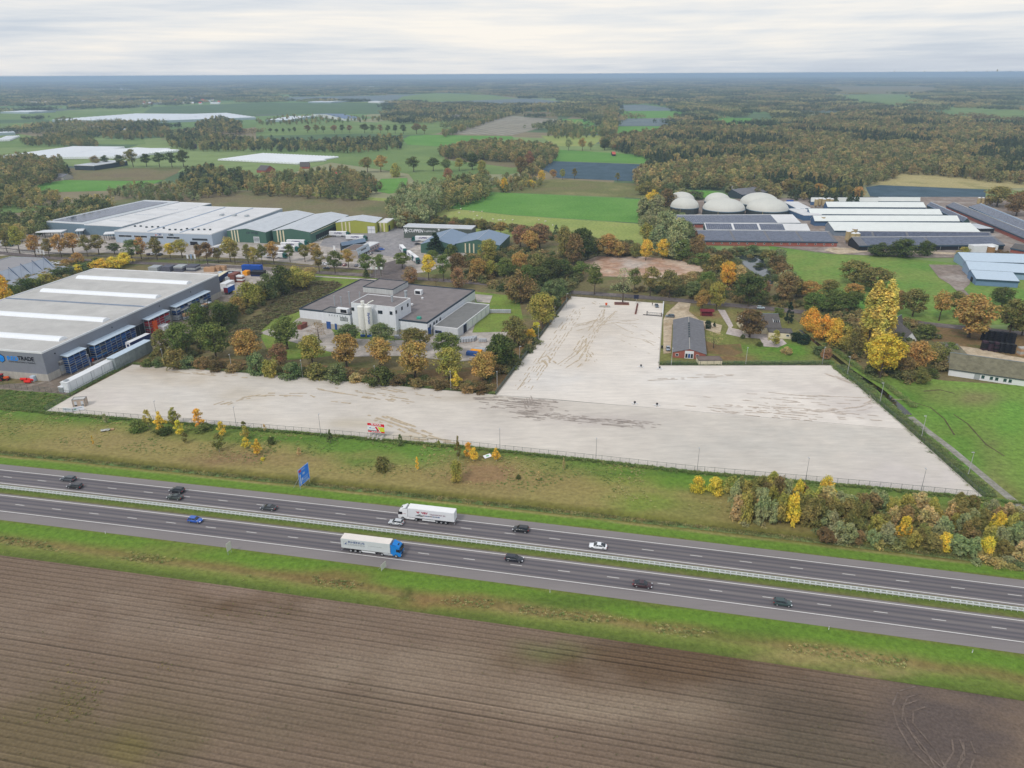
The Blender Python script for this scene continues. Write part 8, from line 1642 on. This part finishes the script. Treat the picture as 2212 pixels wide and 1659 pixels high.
# ------------------------------------------------------------------ fences
FP = mat('fence_green', (64, 78, 72), var=.1, rough=.5); FW = mat('fence_wire', (92, 104, 98), var=.1, rough=.5)
post = MB().cyl((0, 0, 0), (0, 0, 2.05), .045, n=6).mesh('fence_post', FP)
pan = MB()
for z in (.1, .5, .95, 1.4, 1.85): pan.box(0, -.012, z - .012, 1, .012, z + .012)
for k in range(6): pan.box((k + .5) / 6 - .002, -.008, .1, (k + .5) / 6 + .002, .008, 1.85)
pan.box(0, -.02, 1.93, 1, .02, 1.99); pan = pan.mesh('mesh_panel', FW)
pan2 = MB()
for k in range(15): pan2.box(0, -.015, .1 + k * .125 - .02, 1, .015, .1 + k * .125 + .02)
for k in range(10): pan2.box((k + .5) / 10 - .003, -.01, .1, (k + .5) / 10 + .003, .01, 1.9)
pan2 = pan2.mesh('mesh_panel', FW)
def fence(label, px, sp=3.0, pm=pan, z=-.05, h=1.0, world=None, pmesh=None):
    pts = world or [G(u, v) for u, v in px]; a0 = pts[0]; t = thing('mesh_fence', label, 'fence', (a0.x, a0.y, z), 0, None)
    for a, b_ in zip(pts, pts[1:]):
        d = b_ - a; n = max(1, round(d.length / sp)); an = math.atan2(d.y, d.x)
        for k in range(n + (1 if b_ is pts[-1] else 0)):
            q = a + d * (k / n) - a0; o = bpy.data.objects.new('fence_post', pmesh or post); link(o, t); o.location = (q.x, q.y, 0); o.scale = (1, 1, h)
            if k < n: o = bpy.data.objects.new('mesh_panel', pm); link(o, t); o.location = (q.x, q.y, 0); o.rotation_euler = (0, 0, an); o.scale = (d.length / n, 1, h)
    return t
fence('long green mesh fence between the empty yard and the highway verge', [(98, 889), (300, 906), (600, 929.5), (1000, 963.5), (1300, 995.5), (1500, 1018), (1900, 1053), (2112, 1074)])
fence('dense green bar fence along the left edge of the empty yard', [(1070, 853), (1148, 751.5), (1233, 639.5)], 2.5, pan2)
fence('mesh fence along the side road at the yard head', [(1235, 639), (1330, 647), (1372, 651)], 2.5)
fence('mesh fence below the garden and brick shed', [(1440, 788), (1600, 788.5), (1790, 788)], 2.8)
fence('mesh fence along the left end of the empty yard', [(98, 888), (125, 872), (153, 857)], 2.5)
fence('mesh fence before the grey hall yard at the left edge', [(-30, 832), (60, 842), (125, 849.5), (152, 854)], 3.0)
fence('mesh fence along the white cabins', [(153, 856), (200, 829), (255, 800), (283, 787)], 3.2)
fence('low fence along the right meadow path', [(1806, 792), (1876, 853), (1966, 931), (2126, 1076)], 3.2, pan, h=.8)
fence('thin fence between warehouses and the road', [(-60, 540), (100, 549), (310, 560), (500, 567), (640, 572)], 4.0, pan, h=.8)
# ------------------------------------------------------------------ lamp posts of the yard
LP = mat('lamp_steel', (186, 188, 190), var=.08, rough=.4, metal=.2); LPD = mat('lamp_dark', (112, 116, 118), var=.1)
pm_ = MB().cyl((0, 0, 0), (0, 0, 7.7), .11, .06, 8).mesh('pole', LP); pmd = MB().cyl((0, 0, 0), (0, 0, 7.7), .08, .04, 8).mesh('pole', LPD)
hm_ = MB().bbox(-.16, -.1, 7.66, .16, .75, 7.82, .04).mesh('lamp_head', LP); bm_ = MB().cyl((0, 0, 0), (0, 0, .35), .2, n=8).mesh('base', M['concrete'])
def lamp(label, u, v, dark, ang):
    p = G(u, v); t = thing('lamp_post', label, 'lamp post', (p.x, p.y, -.05), ang, 'lamp posts round the empty yard')
    for nm, me in (('pole', pmd if dark else pm_), ('lamp_head', hm_), ('base', bm_)): o = bpy.data.objects.new(nm, me); link(o, t)
for k, (u, v) in enumerate(((355, 789.5), (501.5, 802), (654, 815), (811.5, 828), (974, 840.5), (1074, 841))): lamp(ordinal(k) + ' pale lamp post from the left along the far yard kerb', u, v, False, math.pi)
for k, (u, v) in enumerate(((1122.4, 784.5), (1163, 737), (1197.5, 695), (1223.6, 664))): lamp(ordinal(k) + ' nearest lamp post along the left bar fence', u, v, False, -math.pi / 2)
for k, (u, v) in enumerate(((1450, 788), (1610.6, 787), (1776, 786))): lamp(('left', 'middle', 'right')[k] + ' lamp post on the fence below the garden', u, v, False, math.pi)
for k, (u, v) in enumerate(((1830.4, 808), (1901, 867.7), (1990.7, 942.4), (2091.6, 1024.4))): lamp(ordinal(k) + ' farthest lamp post along the right yard edge', u, v, False, math.pi / 2)
for k, (u, v) in enumerate(((341, 909), (511, 922.3), (693, 939), (1080, 972), (1287, 994), (1506, 1016), (1740, 1038), (1989, 1062))): lamp(ordinal(k) + ' thin dark lamp post from the left along the front fence', u, v, True, 0)
lamp('lamp post on the wall right of the yard gate', 1432, 684, False, math.pi / 2); lamp('short lamp post in the grey hall yard behind the white cabins', *zr((1005, 920)), False, 2.4)
# ------------------------------------------------------------------ gate, wall, planter, person
A, B_ = G(*R5((370, 965))), G(*R5((1195, 1035))); d = B_ - A; L = d.length; t = thing('sliding_gate', 'dark sliding gate across the yard entrance', 'gate', (A.x, A.y, 0), math.atan2(d.y, d.x))
MB().box(0, -.1, .15, L, .1, .42).build('bottom_beam', M['black'], t); MB().box(L * .2, -.05, 1.75, L, .05, 1.85).build('top_rail', M['trimd'], t); MB().bbox(L * .19, -.2, 0, L * .23, .2, 2.3, .04).build('gate_post', M['black'], t); MB().bbox(L - .25, -.15, 0, L + .1, .15, 2.1, .04).build('gate_post', M['black'], t)
bm2 = MB().cyl((0, 0, .4), (0, 0, 1.78), .018, n=4).mesh('gate_bar', M['trimd'])
n_ = int(L * .76 / .14)
for k in range(n_): o = bpy.data.objects.new('gate_bar', bm2); link(o, t); o.location = (L * .24 + k * .14, 0, 0)
A, B_ = G(*R5((10, 930))), G(*R5((105, 480))); d = B_ - A; t = thing('planter_wall', 'low red-brown planter strip left of the gate', 'planter', (A.x, A.y, -.02), math.atan2(d.y, d.x)); MB().bbox(0, -.7, 0, d.length, .1, .5, .05).build('body', M['brownblk'], t); MB().box(.1, -.6, .45, d.length - .1, .0, .58).build('soil', mat('planter_soil', (104, 64, 56), var=.3), t)
p = G(*R5((60, 480))); t = thing('entrance_sign', 'dark blue box sign at the yard entrance', 'sign', (p.x, p.y, 0), -.1); MB().box(-.06, -.06, 0, .06, .06, 3).build('post', M['steel'], t); MB().bbox(-1.4, -.15, 3.0, 1.2, .15, 5.2, .04).build('panel', mat('sign_dark', (34, 38, 60)), t)
A, B_ = G(1432.5, 657), G(1430, 684); d = B_ - A; t = thing('concrete_wall', 'pale concrete wall right of the yard gate', 'wall', (A.x, A.y, 0), math.atan2(d.y, d.x)); MB().box(0, 0, 0, d.length, .35, 1.5).build('body', M['concrete'], t); MB().box(-.05, -.05, 1.5, d.length + .05, .4, 1.6).build('coping', M['trimw'], t)
p = G(1343, 656); t = thing('tree_bed', 'square brown tree bed inside the yard', 'planter', (p.x, p.y, -.01), -.1); MB().box(-4.0, -2.6, 0, 4.0, 2.6, .12).build('edging', M['wood'], t); MB().box(-3.8, -2.4, .1, 3.8, 2.4, .2).build('soil', MATS['planter_soil'], t)
p = G(1307, 663); t = thing('slab_pile', 'pile of grey slabs near the yard head', 'slabs', (p.x, p.y, -.02), -.1, None)
for k in range(3): MB().bbox(-3.2 + k * .4, -.8, k * .22, 2.6, .9, k * .22 + .2, .03).build('slab', M['concrete'], t)
p = G(1309.5, 660.5); t = thing('orange_bin', 'bright orange bin behind the grey slab pile', 'bin', (p.x, p.y, 0), 0); MB().cyl((0, 0, 0), (0, 0, 1.4), .45, .6, 10).build('body', M['orange'], t); MB().cyl((0, 0, 1.4), (0, 0, 1.55), .64, n=10).build('rim', M['orange'], t)
p = G(1430, 752); t = thing('black_bin', 'small black wheeled bin left of the silver car', 'bin', (p.x, p.y, -.08), 0); MB().bbox(-.35, -.35, .1, .35, .35, 1.2, .06).build('body', M['black'], t); MB().box(-.38, -.4, 1.2, .38, .36, 1.28).build('lid', M['black'], t)
def person(label, u, v, rz, top, legs):
    p = G(u, v); t = thing('person', label, 'person', (p.x, p.y, -.01), rz)
    def skin(name, V, E_, R, m, root):
        me = bpy.data.meshes.new(name); bm = bmesh.new(); ly = bm.verts.layers.skin.verify(); bv = [bm.verts.new(q) for q in V]
        for a, c in E_: bm.edges.new((bv[a], bv[c]))
        for i, r in enumerate(R): bv[i][ly].radius = (r, r)
        bv[root][ly].use_root = True; bm.to_mesh(me); bm.free(); me.materials.append(m); o = bpy.data.objects.new(name, me); link(o, t); o.modifiers.new('skin', 'SKIN'); o.modifiers.new('smooth', 'SUBSURF').levels = 1; return o
    V = [(0, 0, .95), (0, 0, 1.2), (0, 0, 1.42), (0, 0, 1.52), (0, .02, 1.62), (0, .02, 1.76), (.1, 0, .9), (.12, .03, .5), (.12, 0, .08), (.12, .14, .04), (-.1, 0, .9), (-.13, -.02, .5), (-.14, -.05, .08), (-.14, .1, .04), (.2, 0, 1.4), (.27, .02, 1.12), (.26, .12, .86), (-.2, 0, 1.4), (-.27, -.02, 1.12), (-.27, .06, .86)]
    E_ = [(0, 1), (1, 2), (2, 3), (3, 4), (4, 5), (0, 6), (6, 7), (7, 8), (8, 9), (0, 10), (10, 11), (11, 12), (12, 13), (2, 14), (14, 15), (15, 16), (2, 17), (17, 18), (18, 19)]
    R = [.15, .15, .16, .06, .09, .08, .09, .065, .045, .04, .09, .065, .045, .04, .07, .05, .035, .07, .05, .035]
    skin('body', V, E_, R, mat('skin_tone', (196, 150, 122)), 0)
    V2 = [V[i] for i in (0, 1, 2, 14, 15, 16, 17, 18, 19)]; skin('jacket', V2, [(0, 1), (1, 2), (2, 3), (3, 4), (4, 5), (2, 6), (6, 7), (7, 8)], [.18, .18, .19, .09, .07, .05, .09, .07, .05], top, 0)
    V3 = [V[i] for i in (0, 6, 7, 8, 10, 11, 12)]; skin('trousers', V3, [(0, 1), (1, 2), (2, 3), (0, 4), (4, 5), (5, 6)], [.165, .105, .08, .06, .105, .08, .06], legs, 0)
    mb = MB(); rg = [[(.09 * c * math.cos(a), .01 + .1 * c * math.sin(a), z) for a in (2 * math.pi * j / 10 for j in range(10))] for c, z in ((1.0, 1.66), (1.08, 1.72), (.9, 1.80), (.3, 1.85))]; mb.loft(rg, 0, False, True).build('hair', mat('dark_hair', (48, 38, 32)), t)
person('person in a dark green jacket standing inside the yard gate', *R5((785, 545)), math.pi, mat('jacket_green', (34, 66, 62)), mat('trousers_grey', (120, 116, 122)))
# ------------------------------------------------------------------ weighted marker stands on the paving
for k, (u, v) in enumerate(((1371, 873), (1419, 876.5), (1384.6, 793), (1424.7, 797))):
    p = G(u, v); t = thing('marker_stand', ('left', 'right', 'left', 'right')[k] + (' black-topped white stand on the paving joint' if k < 2 else ' black-topped white stand near the shed corner'), 'stand', (p.x, p.y, 0), .3 * k, 'marker stands on the paving')
    MB().cyl((0, 0, .3), (0, 0, 1.1), .32, .42, 12).build('drum', M['black'], t)
    for j in range(5): a = j * 1.257; MB().tube([(0.2 * math.cos(a), .2 * math.sin(a), .5), (1.5 * math.cos(a), 1.5 * math.sin(a), .08)], .13, 5).build('foot', M['trimw'], t)
# ------------------------------------------------------------------ TE HUUR board
A, B_ = G(796, 941.5), G(832, 945.5); d = B_ - A; L = d.length; t = thing('rental_board', 'red, white and yellow TE HUUR rental board on the yard', 'billboard', (A.x, A.y, -.02), math.atan2(d.y, d.x)); z0_, z1_ = 1.7, 5.1
sr = mat('board_red', (222, 20, 34), var=.02); sy_ = mat('board_yellow', (216, 222, 62), var=.02); sw = mat('board_white', (236, 238, 244), var=.02)
MB().box(0, -.05, z0_, L, .05, z1_).build('panel', sw, t)
q = lambda nm, pts, m, dy=-.06: MB().face([(x * L, dy, z0_ + z * (z1_ - z0_)) for x, z in pts]).build(nm, m, t)
q('top_band', [(0, .72), (1, .66), (1, 1), (0, 1)], sr); q('bottom_band', [(0, 0), (1, 0), (1, .14), (0, .14)], sr); q('yellow_field', [(.75, .14), (1, .14), (1, .63), (.58, .63)], sy_); q('red_slash', [(.56, .22), (.68, .22), (.54, .63), (.42, .63)], sr); q('teal_strip', [(0, .16), (.68, .15), (.66, .23), (0, .24)], mat('board_teal', (70, 120, 130)))
text('TE HUUR', t, (L * .2, -.05, z0_ + (z1_ - z0_) * .80), L * .62, sw, (1, 0, 0), (0, 0, 1), bold=.04, depth=.03, height=(z1_ - z0_) * .17)
for k in range(5): q('print_line', [(.22 + k * .12, .04), (.31 + k * .12, .04), (.31 + k * .12, .10), (.22 + k * .12, .10)], sw, -.065)
q('print_line', [(.1, .42), (.2, .42), (.2, .5), (.1, .5)], mat('board_blue', (92, 100, 200)), -.065); q('print_line', [(.2, .41), (.44, .41), (.44, .45), (.2, .45)], mat('board_grey', (170, 170, 180)), -.065); q('print_line', [(.08, .74), (.92, .69), (.92, .715), (.08, .765)], sw, -.065)
for x in (.12, .38, .62, .88):
    MB().box(x * L - .06, .06, 0, x * L + .06, .18, z1_ - .2).build('post', M['steel'], t)
    for yy in (-1.6, 1.6): MB().bbox(x * L - .35, yy - .6, 0, x * L + .35, yy + .6, .35, .04).build('ballast_block', M['concrete'], t)
    MB().tube([(x * L, -1.6, .3), (x * L, 1.8, .3)], .07, 5).build('foot_beam', M['steel'], t); MB().tube([(x * L, 1.6, .3), (x * L, .15, z1_ * .6)], .05, 5).build('brace', M['steel'], t)
# ------------------------------------------------------------------ blue highway sign
A, B_ = G(650, 1057), G(664, 1045); d = (B_ - A); d.z = 0; L = 4.7; an = math.atan2(d.y, d.x); t = thing('direction_sign', 'big blue highway direction sign with white border and arrow', 'road sign', (A.x, A.y, 0), an); bl = mat('sign_motorway_blue', (40, 136, 250), var=.02, rough=.4); zb_, zt_ = 1.1, 6.6
MB().box(-.3, -.04, zb_, L + .3, .04, zt_).build('panel', bl, t); zw = lambda z: zb_ + (zt_ - zb_) * z; xw = lambda x: -.3 + (L + .6) * x
mb = MB()
for q_ in ((0, 0, 1, .02), (0, .98, 1, 1), (0, .02, .02, .98), (.98, .02, 1, .98), (.33, .36, 1, .375), (.30, .12, .86, .135)): mb.face([(xw(q_[0]), -.05, zw(q_[1])), (xw(q_[2]), -.05, zw(q_[1])), (xw(q_[2]), -.05, zw(q_[3])), (xw(q_[0]), -.05, zw(q_[3]))])
mb.build('border', sw, t); mb = MB()
for q_ in ((.10, .05, .16, .62), (.07, .55, .19, .62)): mb.face([(xw(q_[0]), -.05, zw(q_[1])), (xw(q_[2]), -.05, zw(q_[1])), (xw(q_[2]), -.05, zw(q_[3])), (xw(q_[0]), -.05, zw(q_[3]))])
mb.face([(xw(.05), -.052, zw(.60)), (xw(.21), -.052, zw(.60)), (xw(.13), -.052, zw(.70))]); mb.face([(xw(.15), -.051, zw(.12)), (xw(.21), -.051, zw(.12)), (xw(.32), -.051, zw(.32)), (xw(.26), -.051, zw(.34))]); mb.face([(xw(.2), -.052, zw(.32)), (xw(.36), -.052, zw(.3)), (xw(.33), -.052, zw(.42))]); mb.build('arrow', sw, t)
MB().face([(xw(.04), -.05, zw(.80)), (xw(.26), -.05, zw(.80)), (xw(.26), -.05, zw(.95)), (xw(.04), -.05, zw(.95))]).build('route_shield', mat('shield_red', (216, 60, 84)), t)
for q_ in ((.3, .84, .62, .89), (.38, .55, .58, .66), (.36, .22, .82, .27), (.62, .05, .88, .1)): MB().face([(xw(q_[0]), -.05, zw(q_[1])), (xw(q_[2]), -.05, zw(q_[1])), (xw(q_[2]), -.05, zw(q_[3])), (xw(q_[0]), -.05, zw(q_[3]))]).build('text_line', mat('sign_text_pale', (190, 214, 246)), t)
for x in (.05, .5, .95): MB().cyl((xw(x), .1, 0), (xw(x), .1, zt_ - .3), .09, n=8).build('post', M['steel'], t); MB().cyl((xw(x), .1, 4.0), (xw(x), 2.6, 0), .06, n=6).build('strut', M['steel'], t)
# signs on the near verge, seen from behind
def backsign(label, u, v, w, h, z0, rz, tri=False):
    p = G(u, v); t = thing('verge_sign', label, 'road sign', (p.x, p.y, -.1), rz, 'signs on the near verge'); MB().box(-w / 2, -.03, z0, w / 2, .03, z0 + h).build('panel', mat('sign_back', (206, 206, 196), var=.06), t)
    for x in (-w * .35, w * .35): MB().cyl((x, .08, 0), (x, .08, z0 + h), .05, n=6).build('post', M['steel'], t); MB().cyl((x, .08, z0 + h * .7), (x, 1.4, 0), .035, n=5).build('strut', M['steel'], t) if tri else None
backsign('tall pale sign on two posts left on the near verge', 497, 1196, 1.7, 2.4, 1.2, 1.2); backsign('low pale sign with struts on the near verge below the blue lorry', 829, 1231, 2.0, 1.7, .5, 1.1, True)
for k, (u, v) in enumerate(((228, 1153), (1188, 1280), (1790, 1360), (2100, 1410))):
    p = G(u, v); t = thing('marker_post', ordinal(k) + ' small white marker post from the left on the near verge', 'marker post', (p.x, p.y, -.1), 0, 'marker posts on the near verge'); MB().box(-.06, -.05, 0, .06, .05, .9).build('post', M['trimw'], t); MB().box(-.065, -.055, .7, .065, .055, .8).build('reflector', M['dark'], t)
# ------------------------------------------------------------------ site cabin and banners at the left yard corner
zv = lambda z: (132.5 + z[0] * .03125, 846.8 + z[1] * .03125)
A, B_ = G(*zv((840, 1060))), G(*zv((1690, 1000))); d = B_ - A; L = d.length; t = thing('window_cabin', 'beige cabin in a grey frame with two windows at the yard corner', 'cabin', (A.x, A.y, 0), math.atan2(d.y, d.x)); bg = mat('cabin_beige', (178, 162, 146), var=.06); fr = mat('cabin_frame', (104, 106, 106), var=.08)
MB().box(0, 0, 0, L, 2.6, 2.9).build('body', bg, t); MB().box(-.05, -.05, 2.9, L + .05, 2.65, 3.0).build('roof', mat('cabin_roof', (196, 194, 190)), t); mb = MB()
for x in (-.06, L - .06):
    for y in (-.06, 2.54): mb.box(x, y, 0, x + .12, y + .12, 3.1)
for y in (-.07, 2.55): mb.box(-.06, y, 3.0, L + .06, y + .12, 3.12)
for x in (-.07, L - .05): mb.box(x, .06, 3.0, x + .12, 2.54, 3.12)
mb.build('frame', fr, t)
for x in (.24, .78): w_o = MB().box(L * x - .45, -.04, .4, L * x + .45, 0, 2.3).build('window', M['palegrey'], t); MB().box(L * x - .45, -.05, .4, L * x + .45, -.04, .9).build('lower_pane', M['dark'], w_o)
for k, (a, c, lab) in enumerate((((150, 1400), (790, 1420), 'left white banner tied to the fence at the yard corner'), ((830, 1390), (1610, 1250), 'right white banner with green mark at the yard corner'))):
    A, B_ = G(*zv(a)), G(*zv(c)); d = B_ - A; L = d.length; t = thing('fence_banner', lab, 'banner', (A.x, A.y, 0), math.atan2(d.y, d.x), 'banners at the yard corner'); MB().box(0, -.02, .3, L, .02, 1.9).build('cloth', sw, t)
    MB().face([(L * .1, -.03, 1.2), (L * .85, -.03, 1.2), (L * .85, -.03, 1.36), (L * .1, -.03, 1.36)]).build('print_line', mat('banner_blue', (120, 150, 180)), t)
    for x in (.05, L - .05): MB().box(x - .04, .03, 0, x + .04, .1, 1.9).build('post', M['steel'], t)
    if k: MB().face([(L * .14, -.032, .7), (L * .3, -.032, .7), (L * .3, -.032, 1.15), (L * .14, -.032, 1.15)]).build('green_mark', mat('banner_green', (130, 196, 140)), t)
# torn tarpaulin and a fallen panel on the verge
p = G(229, 931); t = thing('torn_tarpaulin', 'torn grey-white tarpaulin caught on the verge', 'tarpaulin', (p.x, p.y, 0), .4); rr = random.Random(2); mb = MB(); gx = [[(i * .55 - 1.6 + rr.uniform(-.1, .1), j * .5 - .7 + rr.uniform(-.1, .1), max(.03, .5 + .9 * noise.noise((i * .6, j * .6, 2)))) for j in range(4)] for i in range(7)]
for i in range(6):
    for j in range(3): mb.face([gx[i][j], gx[i + 1][j], gx[i + 1][j + 1], gx[i][j + 1]])
mb.build('cloth', mat('tarp_grey', (184, 184, 178), var=.15), t); MB().bbox(1.4, -.3, 0, 2.6, .5, .5, .1).build('bundle', M['wood'], t)
p = G(1053, 987); t = thing('fallen_panel', 'white and green panel lying in the verge grass', 'panel', (p.x, p.y, .05), .5); MB().loft([[(-1.3, -.8, .05), (1.3, -.8, .2), (1.3, .8, .5), (-1.3, .8, .3)], [(-1.3, -.8, .1), (1.3, -.8, .25), (1.3, .8, .55), (-1.3, .8, .35)]], 0, True, True).build('board', sw, t); MB().face([(-.5, -.3, .34), (.5, -.3, .36), (.5, .3, .48), (-.5, .3, .42)]).build('print', MATS['banner_green'], t)
# ------------------------------------------------------------------ sheep on the pale meadow
sw_ = mat('wool', (222, 216, 200), var=.08); sf = mat('sheep_face', (70, 62, 58))
def sheep_mesh():
    mb = MB(); rg = []
    for x, r, z in ((-.62, .08, .72), (-.55, .24, .7), (-.25, .33, .68), (.15, .34, .66), (.45, .27, .7), (.58, .16, .82), (.72, .11, .96), (.84, .10, .98), (.98, .06, .92)): rg.append([(x, r * .85 * math.cos(a), z + r * math.sin(a)) for a in (2 * math.pi * j / 10 for j in range(10))])
    mb.loft(rg, 0, True, True)
    for x, y in ((-.4, .16), (-.4, -.16), (.35, .16), (.35, -.16)): mb.tube([(x, y, .5), (x + (.05 if x < 0 else 0), y, .28), (x, y, 0)], [.08, .05, .04], 6)
    return mb.mesh('body', sw_)
sm_ = sheep_mesh(); hd_ = MB().loft([[(.86, .07 * math.cos(a), .97 + .08 * math.sin(a)) for a in (2 * math.pi * j / 8 for j in range(8))], [(1.08, .045 * math.cos(a), .89 + .05 * math.sin(a)) for a in (2 * math.pi * j / 8 for j in range(8))]], 0, True, True).tube([(.8, .06, 1.03), (.78, .2, 1.04)], [.04, .02], 4).tube([(.8, -.06, 1.03), (.78, -.2, 1.04)], [.04, .02], 4).mesh('face', sf)
sr_ = random.Random(8)
for k, (x, y) in enumerate(sorted(((372, 328), (612, 330), (630, 290), (728, 318), (762, 320), (850, 318), (800, 362), (848, 382), (768, 395), (966, 398), (1025, 408), (1048, 406), (1085, 406), (1168, 405), (1440, 405), (1507, 420), (1130, 458), (1585, 460)))):
    p = G(*zd((x, y))); t = thing('sheep', ordinal(k) + ' white sheep from the left on the pale meadow', 'sheep', (p.x, p.y, -.25), sr_.random() * 6.28, 'sheep on the pale meadow', (1.25, 1.25, 1.25)); o = bpy.data.objects.new('body', sm_); link(o, t); o = bpy.data.objects.new('face', hd_); link(o, t)
# ------------------------------------------------------------------ hazy air over the whole plain
mb = MB().box(-61000, -61000, -1.6, 61000, 61000, 117.0)
hm = bpy.data.materials.new('hazy_air'); hm.use_nodes = True; t = hm.node_tree; t.nodes.clear()
pv = N(t, 'ShaderNodeVolumePrincipled'); pv.inputs['Color'].default_value = (0.52, 0.68, 0.94, 1); pv.inputs['Density'].default_value = 0.000115
ou = N(t, 'ShaderNodeOutputMaterial'); t.links.new(pv.outputs[0], ou.inputs['Volume'])
ho = mb.build('haze', hm); ho['kind'] = 'stuff'
